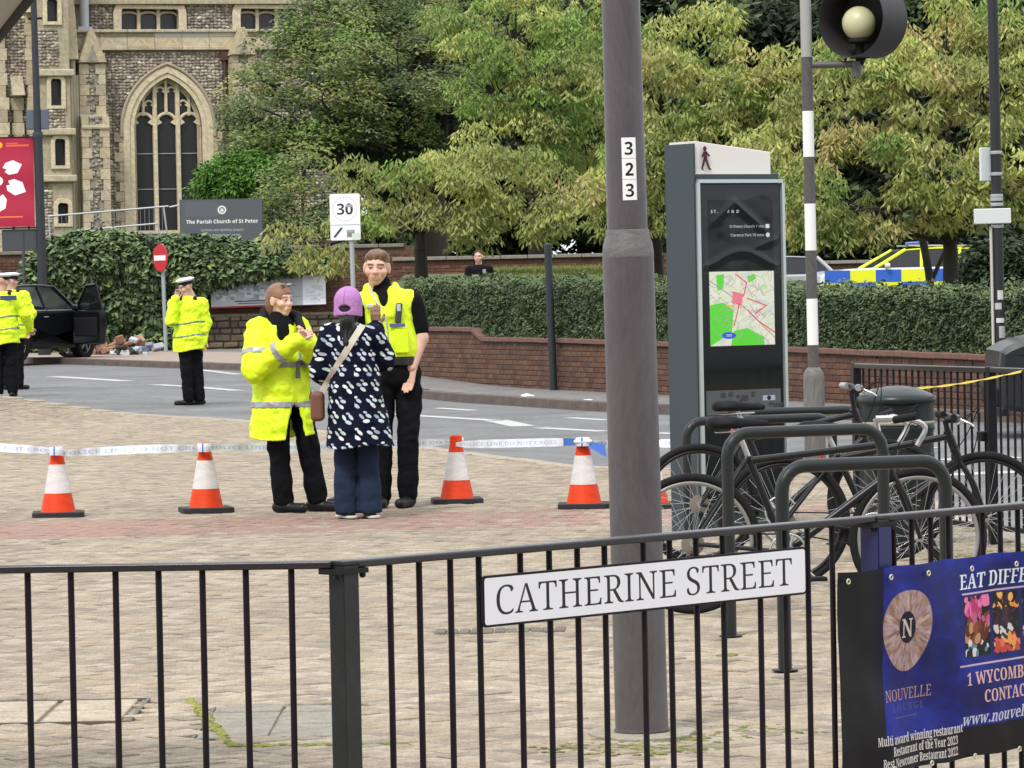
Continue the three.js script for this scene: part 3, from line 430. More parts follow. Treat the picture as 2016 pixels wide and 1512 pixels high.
  { const s = shp([[tl, -.5], [tr, -.5], [tr, 15], [tl, 15]]); for (const [px, a, b] of slits) s.holes.push(new THREE.Path(arch(.2, Y(b), Y(a + 8), Y(a), 6, U(px) - .06).map(([x, y]) => new THREE.Vector2(x, y)))); mesh('turret_wall', extr(s, .5).translate(0, 0, tz - .5), sm[3], ch); mesh('turret_core', box(tr - tl, 15.4, 2.2, tc, 7.2, tz - 1.65), mort, ch); }
  for (const [px, a, b] of slits) { const w = new THREE.Group(); w.name = 'slit_window'; ch.add(w); mesh('pane', box(.5, Y(a) - Y(b), .02, U(px), (Y(a) + Y(b)) / 2, tz - .3), dark, w); ring(arch(.32, Y(b) - .1, Y(a + 7), Y(a) + .14, 6, U(px) - .06), arch(.2, Y(b), Y(a + 8), Y(a), 6, U(px) - .06), .08, tz - .02, ST, 'surround', w); }
  for (const py of [148, 262, 352]) mesh('string_course', rbox(tr - tl + .3, .24, .6, .05, tc, Y(py), tz - .1), sm[4], ch);
  flint(tl + .12, tr - .4, Y(132), Y(62), tz + .01); flint(tl + .3, tr - .25, Y(252), Y(220), tz + .01); flint(tl + .2, tr - .3, Y(520), Y(362), tz + .01, (x) => Math.abs(x - U(122)) < .4);
  // shafts between turret and buttress, and the western buttresses behind the banner
  for (const [px, z, r] of [[143, 1.1, .1], [150, .9, .1], [157, .7, .12]]) mesh('shaft', bar(V(U(px), 0, z), V(U(px), Y(px === 150 ? 110 : 150), z), r, r, 8), sm[3], ch);
  mesh('weathering', extr(shp([[0, 0], [.9, 0], [.5, 1.3], [0, 2.4]]), .5).rotateY(-Math.PI / 2).translate(U(160), Y(120), .2), sm[1], ch);
  const wx0 = U(-60), wx1 = U(78); mesh('wall', box(wx1 - wx0, 15.5, 1, (wx0 + wx1) / 2, 7.2, .3), mort, ch);
  flint(wx0, wx1, Y(520), 13, .82);
  for (const [px, w, t] of [[12, .5, 60], [44, .42, 190], [70, .36, 30]]) { let a = 0; for (let y = 0; y < Y(t); y += .42, a++) mesh('quoin', rbox(w * (a % 2 ? 1 : .75), .41, .9, .012, U(px), y + .21, .9 - (y > Y(t + 140) ? .3 : 0)), pick(sm), ch); mesh('weathering', extr(shp([[0, 0], [.9, 0], [0, 1.1]]), w).rotateY(-Math.PI / 2).translate(U(px) + w / 2, Y(t), .5), sm[3], ch); }
  inst('flints', fg, mat([1, 1, 1], { roughness: .8 }), fl, ch);
}
// ---------- shops behind the viewer, mirrored in glass and dark paint ----------
{
  const t = thing('shop_terrace', 'brick shop terrace with large windows on the near side of the street', 'building', V(0, 0, 14)), br = mat([.2, .12, .09], { map: repeat(T.grit, .5, .5), roughness: .9 });
  mesh('wall', box(90, 11, 6, 5, 5.5, 3), br, t); mesh('roof', extr(shp([[-.4, 0], [6.4, 0], [3, 3]]), 90).rotateY(-Math.PI / 2).translate(50, 11, 0), mat([.09, .085, .085]), t); mesh('fascia', box(90, .8, .3, 5, 3.6, -.18), mat([.03, .035, .05]), t);
  for (let i = 0; i < 22; i++) { mesh('shop_window', box(3.2, 2.5, .1, -37 + i * 4, 1.8, -.08), glassBack, t); for (const y of [5.6, 8.6]) mesh('window', box(1.3, 1.8, .1, -37 + i * 4, y, -.08), glassBack, t); }
}
// ---------- trees ----------
const crownMat = mat([1, 1, 1], { roughness: .9, transmission: .45, thickness: 0, specularIntensity: .4 });
function tree(name, label, px, D, spec) {
  const b0 = at(px, 560, D), x0 = b0.x, base = spec.base ?? yardY(x0, D), t = thing(name, label, 'tree', V(x0, base - .05, -D), 0, spec.group);
  const o = t.position, loc = (p, q, dz) => at(p, q, D - dz).sub(o);
  const bark = mat(spec.bark || [.05, .042, .034], { map: repeat(T.grit, 3, 1), roughness: .95 }), wood = [];
  const fork = V(0, spec.fork ?? 1.6, 0), R = spec.r ?? .14;
  wood.push(bar(V(0, -.1, 0), V(.0, fork.y * .55, .02), R * 1.25, R, 10), bar(V(0, fork.y * .55, .02), fork, R, R * .85, 10));
  const centres = [];
  for (const [p, q, rx, ry, dz] of spec.lobes) { // lobe given by where it shows, with its own depth
    const c = loc(p, q, dz), s = ppm(D - dz), n = Math.max(3, Math.round(rx * ry / (s * s) * (spec.dens ?? 5)));
    const mid = fork.clone().lerp(c, .5).add(V(rr(-.2, .2), rr(0, .4), rr(-.2, .2)));
    wood.push(tube([fork.clone().add(V(0, -.1, 0)), mid, c], R * (spec.limb ?? .38), 10, 6)); 
    for (let i = 0; i < n; i++) { const u = rr(-1, 1), a = rr(0, 6.283), r = Math.sqrt(1 - u * u), k = Math.cbrt(rr(.12, 1)); const e = V(c.x + Math.cos(a) * r * k * rx / s, c.y + u * k * ry / s, c.z + Math.sin(a) * r * k * (rx + ry) / 2 / s * .9); centres.push(e); if (i % 2 === 0) wood.push(tube([mid.clone().lerp(c, rr(.2, .9)), c.clone().lerp(e, .5).add(V(0, rr(.0, .2), 0)), e], R * rr(.07, .15), 6, 5)); }
  }
  mesh('trunk', wood, bark, t);
  const l = [], per = spec.per ?? 26, cr = spec.cr ?? .5;
  for (const c of centres) {
    const tint = rr(.78, 1.22), pal = pick(spec.pal), rc = cr * rr(.7, 1.3);
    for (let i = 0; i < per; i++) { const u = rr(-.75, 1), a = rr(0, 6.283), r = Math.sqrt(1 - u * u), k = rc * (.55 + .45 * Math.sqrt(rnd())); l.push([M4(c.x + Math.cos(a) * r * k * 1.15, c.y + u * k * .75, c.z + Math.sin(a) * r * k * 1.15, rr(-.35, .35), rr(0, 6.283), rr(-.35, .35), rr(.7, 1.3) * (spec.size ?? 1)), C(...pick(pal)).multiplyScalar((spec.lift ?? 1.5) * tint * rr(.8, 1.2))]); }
  }
  inst('crown', spec.geo, crownMat, l, t); return t;
}
const cherryLeaf = leafGeo(7, .125, .055, .1, .75), smallLeaf = leafGeo(8, .1, .06, .14, .25), broadLeaf = leafGeo(8, .17, .1, .18, .35);
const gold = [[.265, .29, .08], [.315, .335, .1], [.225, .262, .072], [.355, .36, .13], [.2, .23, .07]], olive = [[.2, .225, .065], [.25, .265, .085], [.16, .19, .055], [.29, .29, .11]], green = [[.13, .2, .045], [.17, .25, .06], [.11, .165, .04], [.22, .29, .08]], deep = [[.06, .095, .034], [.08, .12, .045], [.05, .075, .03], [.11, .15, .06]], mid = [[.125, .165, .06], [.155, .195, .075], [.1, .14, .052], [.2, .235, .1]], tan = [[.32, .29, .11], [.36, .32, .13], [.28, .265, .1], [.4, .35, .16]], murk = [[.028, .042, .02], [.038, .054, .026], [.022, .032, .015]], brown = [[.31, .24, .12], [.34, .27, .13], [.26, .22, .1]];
// dark trees far behind close the view
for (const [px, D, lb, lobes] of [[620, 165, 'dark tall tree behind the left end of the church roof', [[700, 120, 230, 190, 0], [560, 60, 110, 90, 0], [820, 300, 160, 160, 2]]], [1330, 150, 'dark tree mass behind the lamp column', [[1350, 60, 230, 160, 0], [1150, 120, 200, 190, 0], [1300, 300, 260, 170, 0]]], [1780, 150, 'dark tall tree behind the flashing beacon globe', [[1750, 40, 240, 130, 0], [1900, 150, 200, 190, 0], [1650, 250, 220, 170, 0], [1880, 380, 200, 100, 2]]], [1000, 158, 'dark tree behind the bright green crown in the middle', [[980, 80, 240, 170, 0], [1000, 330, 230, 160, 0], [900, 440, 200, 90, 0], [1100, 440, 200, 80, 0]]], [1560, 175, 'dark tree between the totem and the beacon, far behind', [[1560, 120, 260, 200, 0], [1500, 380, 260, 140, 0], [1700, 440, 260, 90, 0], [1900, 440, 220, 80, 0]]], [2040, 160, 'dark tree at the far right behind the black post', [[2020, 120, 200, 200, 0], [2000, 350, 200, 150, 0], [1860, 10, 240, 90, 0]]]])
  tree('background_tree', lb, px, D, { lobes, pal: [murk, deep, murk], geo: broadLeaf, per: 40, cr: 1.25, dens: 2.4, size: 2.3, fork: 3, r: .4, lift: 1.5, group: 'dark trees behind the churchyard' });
tree('churchyard_tree', 'large dark green tree overhanging the church window', 860, 122, { lobes: [[620, 150, 130, 90, 2], [560, 240, 120, 70, 3], [700, 70, 150, 90, 0], [780, 160, 140, 110, 3], [540, 330, 80, 70, 3], [830, 40, 120, 80, 0], [880, 230, 100, 90, 1], [660, 20, 90, 50, 0], [500, 290, 70, 60, 2], [470, 250, 50, 50, 2], [640, 230, 110, 70, 3], [520, 180, 60, 50, 2], [600, 80, 60, 60, 1], [930, 130, 80, 90, 1]], pal: [mid, mid, green, deep, olive], geo: smallLeaf, per: 30, cr: .6, dens: 8, size: 1.2, fork: 3.2, r: .34 });
tree('churchyard_tree', 'bright green tree in the middle beside the lamp column', 1060, 100, { lobes: [[1010, 60, 140, 90, 1], [1120, 30, 110, 70, 0], [960, 170, 90, 90, 2], [1090, 160, 130, 110, 2], [1020, 270, 130, 80, 2], [1180, 110, 90, 100, 0], [1150, 260, 100, 90, 1], [930, 40, 70, 60, 0]], pal: [green, olive, green, gold], geo: cherryLeaf, per: 36, cr: .5, dens: 7.5, size: 1.1, fork: 2.4, r: .22 });
const cherryGroup = 'yellowing cherry trees behind the hedge';
tree('cherry_tree', 'low yellowing cherry tree above the man officer', 830, 80, { lobes: [[760, 370, 110, 60, 1], [880, 370, 110, 65, 2], [980, 420, 100, 60, 1], [700, 440, 80, 50, 1], [850, 450, 110, 35, 2], [1060, 380, 90, 70, 1], [620, 490, 60, 40, 1.5], [940, 330, 80, 40, 1], [1100, 450, 80, 50, 2]], pal: [olive, gold, olive, green, gold], geo: cherryLeaf, per: 36, cr: .42, dens: 9, fork: 1.0, r: .12, group: cherryGroup });
tree('cherry_tree', 'yellowing cherry tree behind the way finding totem', 1290, 78, { lobes: [[1300, 170, 120, 90, 1], [1420, 150, 120, 90, 1], [1230, 320, 100, 90, 1], [1350, 300, 130, 90, 2], [1480, 270, 120, 90, 1], [1270, 440, 90, 50, 2], [1160, 400, 80, 60, 2], [1420, 60, 70, 45, 0], [1560, 170, 80, 90, 1], [1530, 390, 90, 70, 1], [1290, 90, 60, 40, 0]], pal: [gold, gold, tan, olive, green, olive, gold], geo: cherryLeaf, per: 36, cr: .45, dens: 9.5, fork: 1.5, r: .14, group: cherryGroup });
tree('cherry_tree', 'golden cherry tree behind the beacon with forked trunk by the patrol car', 1872, 74, { base: .6, limb: .28, lobes: [[1660, 200, 110, 90, 1], [1790, 180, 120, 90, 1], [1700, 320, 130, 80, 2], [1860, 300, 120, 100, 2], [1960, 200, 110, 120, 1], [1960, 370, 90, 70, 1], [1620, 400, 90, 60, 2], [1760, 420, 120, 45, 2], [1680, 80, 100, 70, 0], [1860, 80, 120, 80, 0], [1980, 60, 100, 80, 0], [1560, 290, 80, 80, 1], [1880, 420, 80, 40, 1], [2080, 300, 100, 150, 1], [1640, 470, 70, 30, 2]], pal: [gold, tan, gold, olive, olive, gold, green, tan], geo: cherryLeaf, per: 36, cr: .45, dens: 9, fork: 1.75, r: .15, group: cherryGroup });
{ // leaning second stem beside it
  const b = at(1830, 560, 76), t = thing('tree_stem', 'thin dark tree stem across the rear of the patrol car', 'tree', V(b.x, .6, -76)); mesh('trunk', [tube([V(0, 0, 0), V(.02, .8, 0), V(-.1, 1.6, .1), V(-.3, 2.6, .1)], .075, 14, 8), tube([V(.02, .9, 0), V(.3, 1.5, 0), V(.7, 2.2, .1)], .045, 10, 6)], mat([.05, .042, .034], { map: repeat(T.grit, 3, 1), roughness: .95 }), t);
}
tree('bushy_tree', 'loose green bushy tree right of the grey notice board', 600, 106, { lobes: [[600, 335, 60, 40, 0], [560, 395, 60, 45, 1], [640, 400, 70, 50, 1], [600, 460, 70, 35, 1.5], [530, 440, 40, 40, 1], [680, 470, 60, 30, 1]], pal: [mid, deep, olive, mid], geo: smallLeaf, per: 34, cr: .45, dens: 8, size: 1.1, fork: 1.2, r: .12 });
// ---------- street furniture ----------
const galv = mat([.4, .41, .42], { metalness: .3, roughness: .55, roughnessMap: T.rough }), darkGreen = mat([.03, .045, .048], { roughness: .42 }), poleGrey = mat([.115, .104, .11], { map: repeat(T.faint, 1, 2.5), roughness: .5, roughnessMap: T.rough, bumpMap: repeat(T.bump, 2, 6), bumpScale: .0008 });
{ // lamp column with number plates
  const D = 13.7, p = gp(1264, 1446), c = thing('lamp_column', 'thick grey steel lamp column with number plates in the foreground', 'lamp post', V(p.x, 0, p.z)); c.rotation.z = .55 * DEG;
  const pts = [[.0, 0], [.094, 0], [.0935, .02], [.0895, .024], [.0885, .5], [.087, 1.0], [.0865, 1.61]];
  mesh('base_section', lathe(pts, 48), poleGrey, c);
  mesh('collar', lathe([[.0865, 1.61], [.0868, 1.625], [.083, 1.655], [.074, 1.682], [.0735, 1.7], [.0705, 1.702]], 48), mat([.19, .18, .18], { map: T.grit, roughness: .55 }), c);
  mesh('upper_section', lathe([[.068, 1.69], [.0655, 2.2], [.062, 3.2], [.05, 7.5], [.045, 8]], 48), poleGrey, c);
  mesh('lamp_arm', tube([V(0, 7.9, 0), V(0, 8.5, .1), V(0, 8.9, .6), V(0, 9, 1.4)], .04, 24, 10), poleGrey, c);
  mesh('lamp_head', rbox(.28, .14, .75, .05, 0, 9, 1.7), poleGrey, c);
  mesh('door', [rbox(.1, .5, .02, .004, 0, .75, -.08)], poleGrey, c);
  [['3', 322 - 30], ['2', 333], ['3', 374]].forEach(([ch, py]) => { const y = 1.5 + (569 - py) / 584; const R = .0688; const t = canvas(96, 128, (g, w, h) => { g.fillStyle = '#f4f4f2'; g.fillRect(0, 0, w, h); g.fillStyle = '#15131a'; g.font = 'bold 112px sans-serif'; g.textAlign = 'center'; g.textBaseline = 'middle'; g.fillText(ch, w / 2, h / 2 + 4); });
    const g = new THREE.CylinderGeometry(R, R, .069, 12, 1, true, 9 * DEG - .36, .72); mesh('number_plate', g.translate(0, y, 0), printMat(t, { roughness: .35 }), c); });
}
{ // way finding totem
  const D = 24.7, px0 = 1382, p = at(px0, 1066, D), t = thing('wayfinding_totem', 'tall dark teal way finding totem with a coloured town map', 'sign', V(p.x, 0, -D), 33 * DEG);
  const W = .66, TH = .3, H = 2.2, body = mat([.03, .048, .055], { roughness: .45 }), trim = mat([.55, .62, .6], { metalness: .6, roughness: .35 });
  mesh('body', [rbox(W - .02, H - .02, TH - .03, .01, W / 2, H / 2 + .01, -TH / 2)], body, t);
  const side = shp([[0, 0], [.012, 0], [.012, 2.385], [0, 2.385]]);
  mesh('side_panel', [box(.014, 2.38, TH + .0, -.004, 1.19, -TH / 2)], body, t);
  mesh('header', [extr(shp([[.012, 2.185], [W - .075, 2.185], [W - .075, 2.33], [.012, 2.395]]), TH - .04, .004).translate(0, 0, -TH + .02)], mat([.74, .72, .67], { roughness: .5 }), t);
  // walking figure on the header
  const fig = [ball(.0145, 0, .068, 0, 1, 1.1, .3, 12, 8)]; const limb = (x0, y0, x1, y1, w0, w1) => { const d = Math.hypot(x1 - x0, y1 - y0), nx = -(y1 - y0) / d, ny = (x1 - x0) / d; fig.push(extr(shp([[x0 + nx * w0, y0 + ny * w0], [x1 + nx * w1, y1 + ny * w1], [x1 - nx * w1, y1 - ny * w1], [x0 - nx * w0, y0 - ny * w0]]), .003)); };
  limb(0, .052, .002, .008, .014, .013); limb(.004, .01, .032, -.058, .009, .006); limb(-.002, .01, -.026, -.056, .009, .006); limb(.004, .048, .034, .022, .007, .005); limb(-.004, .048, -.024, .018, .007, .005); limb(.028, -.057, .044, -.056, .005, .004); limb(-.026, -.055, -.014, -.06, .005, .004);
  mesh('walking_figure', fig, mat([.06, .012, .02], { roughness: .6 }), t).position.set(.075, 2.28, .003);
  mesh('frame', [box(.02, 2.1, .03, .012, 1.09, .006), box(.02, 2.1, .03, W - .008, 1.09, .006), box(W - .02, .022, .03, W / 2, 2.15, .0065)], trim, t);
  const tx = canvas(700, 2000, (g, w, h) => {
    g.fillStyle = '#0b0d0e'; g.fillRect(0, 0, w, h); g.scale(1, .79); g.fillStyle = '#23272a'; g.fillRect(0, 0, w, 120); g.fillRect(0, 0, 60, 690); g.fillRect(w - 60, 0, 60, 690); g.fillStyle = '#07090c';
    g.beginPath(); g.moveTo(70, 110); g.quadraticCurveTo(300, 200, 400, 120); g.quadraticCurveTo(540, 70, 620, 100); g.lineTo(640, 560); g.quadraticCurveTo(380, 480, 80, 640); g.closePath(); g.fill();
    g.fillStyle = '#d8dcda'; g.font = 'bold 34px sans-serif'; g.fillText('S T .', 90, 220); g.fillText('A  N  D', 230, 220); g.font = '30px sans-serif'; g.textAlign = 'right'; g.fillText('St Peters Church 1 min', 560, 335); g.fillText('Clarence Park 10 mins', 560, 402); g.fillRect(572, 308, 34, 32); g.beginPath(); g.arc(590, 392, 18, 0, 7); g.fill(); g.textAlign = 'left';
    // town map
    g.save(); g.translate(66, 672); g.beginPath(); g.rect(0, 0, 572, 575); g.clip(); g.fillStyle = '#dfe4cf'; g.fillRect(0, 0, 572, 575); for (let i = 0; i < 120; i++) { g.fillStyle = pick(['#e6dcc0', '#d2dcc4', '#cfd6d8', '#eae6d6', '#bfe0a6']); g.fillRect(rnd() * 540, rnd() * 540, 14 + rnd() * 46, 12 + rnd() * 40); }
    g.fillStyle = '#5fd83c'; for (const q of [[[0, 260], [120, 240], [210, 300], [190, 470], [0, 575]], [[210, 460], [330, 440], [470, 510], [480, 575], [180, 575]], [[60, 30], [130, 20], [125, 130], [70, 150]], [[330, 40], [400, 20], [410, 60], [350, 90]]]) { g.beginPath(); q.forEach(([x, y], i) => (i ? g.lineTo(x, y) : g.moveTo(x, y))); g.fill(); }
    g.strokeStyle = '#a9aca0'; g.lineWidth = 3.5; for (let i = 0; i < 46; i++) { g.beginPath(); let x = rnd() * 572, y = rnd() * 575; g.moveTo(x, y); for (let k = 0; k < 4; k++) { x += (rnd() - .5) * 170; y += (rnd() - .5) * 150; g.lineTo(x, y); } g.stroke(); }
    g.strokeStyle = '#8d9188'; g.lineWidth = 6; g.beginPath(); g.moveTo(0, 70); g.lineTo(190, 190); g.lineTo(330, 300); g.lineTo(572, 520); g.stroke();
    g.strokeStyle = '#e2466b'; g.lineWidth = 9; for (const q of [[[230, 20], [330, 90], [300, 190], [210, 250]], [[330, 210], [500, 270], [400, 330]], [[260, 250], [240, 330], [210, 420]], [[330, 300], [430, 390], [572, 480]], [[200, 160], [290, 180], [270, 260], [190, 230]]]) { g.beginPath(); q.forEach(([x, y], i) => (i ? g.lineTo(x, y) : g.moveTo(x, y))); g.stroke(); }
    g.fillStyle = '#ec7f93'; g.fillRect(200, 170, 90, 78); g.fillStyle = '#f5b04c'; g.fillRect(150, 262, 70, 12); g.fillStyle = '#3558d8'; g.beginPath(); g.ellipse(165, 495, 62, 26, 0, 0, 7); g.fill(); g.fillStyle = '#cfd8ff'; g.fillRect(140, 487, 50, 5); g.fillRect(140, 497, 50, 5); g.restore();
    
    g.fillStyle = '#56595b'; g.fillRect(20, 1590, w - 40, 190); g.fillStyle = '#3c3e40'; for (let i = 0; i < 26; i++) g.fillRect(40 + rnd() * 600, 1600 + rnd() * 160, 20 + rnd() * 60, 14 + rnd() * 30); g.fillStyle = '#a9b0c4'; g.fillRect(520, 1640, 110, 40); g.fillStyle = '#1d2330'; g.beginPath(); g.arc(575, 1660, 18, 0, 7); g.fill();
  });
  const dp = new THREE.PlaneGeometry(W - .06, 2.0, 60, 160); { const q = dp.attributes.position; for (let k = 0; k < q.count; k++) { const x = q.getX(k) / (W - .06), y = (1 - q.getY(k)) / 2; // loose creased poster behind the upper glass
      const m = sstep(.02, .05, y) * sstep(.265, .24, y) * sstep(.5, .42, Math.abs(x)), v = Math.abs(x + .08) * .22 + .055; q.setZ(k, m * (.0025 * fbm(x * 3, y * 14, 2, 3) + .012 * Math.exp(-Math.pow((y - v) / .012, 2)) * sstep(.4, .1, Math.abs(x)) + .01 * Math.exp(-Math.pow((y - .235 + .03 * Math.cos(x * 5)) / .01, 2)) + .008 * Math.exp(-Math.pow((y - .2 + .09 * (x - .1)) / .008, 2)) * sstep(.05, .3, x))); } dp.computeVertexNormals(); }
  mesh('display_panel', dp.translate(W / 2 + .002, 1.13, .004), printMat(tx, { roughness: .14, specularIntensity: .9 }), t);
}
{ // flashing zebra crossing beacon
  const D = 33, p = gp(1606, 935), s = ppm(D), b = thing('zebra_beacon', 'black and white banded zebra crossing pole with globe in dark hood', 'beacon', V(at(1606, 930, D).x, 0, -D)); b.rotation.z = .2 * DEG;
  const y = (py) => 1.5 + (562 - py) / s, wm = mat([.78, .78, .76], { roughness: .5 }), km = mat([.11, .105, .1], { roughness: .55, map: T.grit }), gm = mat([.33, .33, .31], { roughness: .55 });
  mesh('base_section', lathe([[0, 0], [.087, 0], [.085, y(745)], [.078, y(732)], [.056, y(724)], [.0455, y(722)]], 32), mat([.19, .185, .175], { map: T.grit, roughness: .6 }), b);
  const cuts = [722, 678, 587, 492, 400, 308, 218, 112, -120]; for (let i = 0; i < 8; i++) mesh('band', new THREE.CylinderGeometry(.0455, .0455, y(cuts[i + 1]) - y(cuts[i]), 28).translate(0, (y(cuts[i + 1]) + y(cuts[i])) / 2, 0), i === 7 ? gm : i % 2 ? wm : km, b);
  const ax = .43, ay = y(128), gy = y(48);
  mesh('arm', [bar(V(.04, ay, 0), V(ax, ay, 0), .028), bar(V(ax - .03, ay - .1, 0), V(ax - .03, ay + .02, 0), .045)], poleGrey, b);
  mesh('globe', ball(.138, ax, gy, 0, 1, 1, 1, 32, 24), mat([.62, .6, .36], { roughness: .35, transmission: .15, thickness: 0 }), b);
  mesh('lamp_holder', [bar(V(ax, ay, 0), V(ax, gy - .12, 0), .035), lathe([[.04, 0], [.09, .01], [.085, .04], [.05, .05]], 20).translate(ax, gy - .17, 0)], BLACK.soft, b);
  const hood = lathe([[.31, -.17], [.312, -.17], [.315, .02], [.312, .19], [.306, .19], [.308, .02], [.304, -.17]], 48); hood.rotateX(Math.PI / 2).rotateY(-38 * DEG).translate(ax + .04, gy + .03, -.02);
  mesh('hood', hood, mat([.035, .034, .034], { roughness: .6 }), b);
  mesh('hood', [new THREE.CircleGeometry(.309, 40).translate(0, 0, -.17).rotateY(-38 * DEG).translate(ax + .04, gy + .03, -.02)], mat([.03, .03, .03], { roughness: .7 }), b).name = 'hood_back';
  mesh('hood_bracket', [bar(V(ax, ay, 0), V(ax + .03, gy - .27, -.02), .03), box(.14, .03, .1, ax, ay + .06, 0)], BLACK.soft, b);
}
{ // black post at right with sign backs and stickers
  const D = 44, s = ppm(D), b0 = at(1972, 838, D), c = thing('sign_post', 'tall black post at right edge carrying backs of signs', 'post', V(b0.x, .05, -D)); c.rotation.z = .25 * DEG;
  const y = (py) => 1.5 + (556 - py) / s;
  mesh('pole', [bar(V(0, 0, 0), V(0, 6, 0), .06, .056, 20)], mat([.02, .021, .025], { roughness: .55, map: T.grit }), c);
  mesh('sign_back', rbox(.22, y(300) - y(366), .03, .01, -.1, y(333), .02, .7), mat([.62, .64, .65], { roughness: .45 }), c);
  mesh('sign_back', rbox(.4, y(420) - y(450), .04, .01, -.06, y(435), .075), mat([.62, .64, .63], { roughness: .45 }), c);
  for (const py of [310, 352, 395, 402, 412, 455]) mesh('clamp', lathe([[.062, -.018], [.068, -.018], [.068, .018], [.062, .018]], 18).translate(0, y(py), 0), galv, c);
  mesh('conduit', bar(V(-.075, y(700), .03), V(-.075, y(455), .03), .016), mat([.5, .48, .42]), c);
  for (const [py, a, w, h, k] of [[590, .2, .07, .1, .55], [612, -.3, .08, .07, .45], [640, .1, .1, .05, .6], [663, .5, .09, .13, .4], [700, -.1, .06, .08, .5]]) mesh('sticker', new THREE.CylinderGeometry(.0615, .0615, h, 8, 1, true, a - w * 8, w * 16).translate(0, y(py), 0), mat([k, k * .98, k * .92], { roughness: .7 }), c);
}
{ // traffic light post across the road, black
  const D = 59.5, b0 = at(1090, 764, D), s = ppm(D), c = thing('signal_post', 'slim black signal post standing in front of the brick wall', 'post', V(b0.x, gh(b0.x, -D) + .05, -D)); c.rotation.z = 1.2 * DEG;
  mesh('pole', [bar(V(0, -.05, 0), V(0, (764 - 478) / s, 0), .058, .055, 18), ball(.056, 0, (764 - 478) / s, 0, 1, .5, 1, 12, 8)], mat([.016, .022, .026], { roughness: .5 }), c);
}
{ // speed limit sign
  const D = 75, s = ppm(D), b = at(700, 700, D), c = thing('speed_limit_sign', 'white square sign reading 30 on a grey pole above the group', 'road sign', V(b.x, gh(b.x, -D), -D)); c.rotation.z = .3 * DEG;
  const y = (py) => 1.5 + (581 - py) / s - c.position.y;
  mesh('pole', bar(V(0, 0, 0), V(-.02, y(385), 0), .045, .045, 14), galv, c);
  const w = 60 / s, h = 92 / s, face = canvas(240, 372, (g) => { g.fillStyle = '#eef0f0'; g.fillRect(0, 0, 240, 372); g.strokeStyle = '#d9d4d4'; g.lineWidth = 12; g.beginPath(); g.arc(120, 122, 96, 0, 7); g.stroke(); g.fillStyle = '#23262c'; g.font = 'bold 122px sans-serif'; g.textAlign = 'center'; g.fillText('30', 120, 166); g.fillStyle = '#9a9da0'; g.fillRect(0, 246, 240, 6); g.fillStyle = '#e6e8ea'; g.fillRect(0, 252, 240, 120); g.strokeStyle = '#3a3f55'; g.lineWidth = 18; g.beginPath(); g.moveTo(30, 348); g.lineTo(92, 272); g.stroke(); g.fillStyle = '#75856c'; g.fillRect(132, 290, 60, 60); g.fillStyle = '#cdd6c8'; g.fillRect(170, 318, 70, 54); });
  const pl0 = mesh('plate', extr(roundRect(w, h, .03), .012, .003).translate(-13 / s, y(427), .06), mat([.4, .41, .42], { roughness: .5 }), c);
  mesh('face', unitUV(new THREE.ShapeGeometry(roundRect(w - .01, h - .01, .03), 4)).translate(-13 / s, y(427), .0775), printMat(face), c);
  mesh('clamp', [box(.12, .05, .1, -.04, y(405), .03), box(.12, .05, .1, -.04, y(455), .03)], galv, c).userData.kind = 'stuff';
}
{ // no entry sign, turned away
  const D = 94, s = ppm(D), b = at(327, 696, D), c = thing('no_entry_sign', 'red round no entry sign on grey pole against the ivy', 'road sign', V(b.x, .22, -D)); c.rotation.z = .9 * DEG;
  const y = (py) => 1.5 + (589 - py) / s - .22;
  mesh('pole', bar(V(0, 0, 0), V(0, y(480), 0), .045, .045, 12), mat([.3, .33, .34], { roughness: .5 }), c);
  const d = new THREE.Group(); d.name = 'sign_disc'; d.position.set(-.04, y(508), .1); d.rotation.y = -54 * DEG; c.add(d);
  mesh('disc', new THREE.CylinderGeometry(.32, .32, .02, 40).rotateX(Math.PI / 2), mat([.5, .012, .02], { roughness: .4 }), d);
  mesh('bar', box(.5, .12, .006, 0, 0, .014), white, d);
}
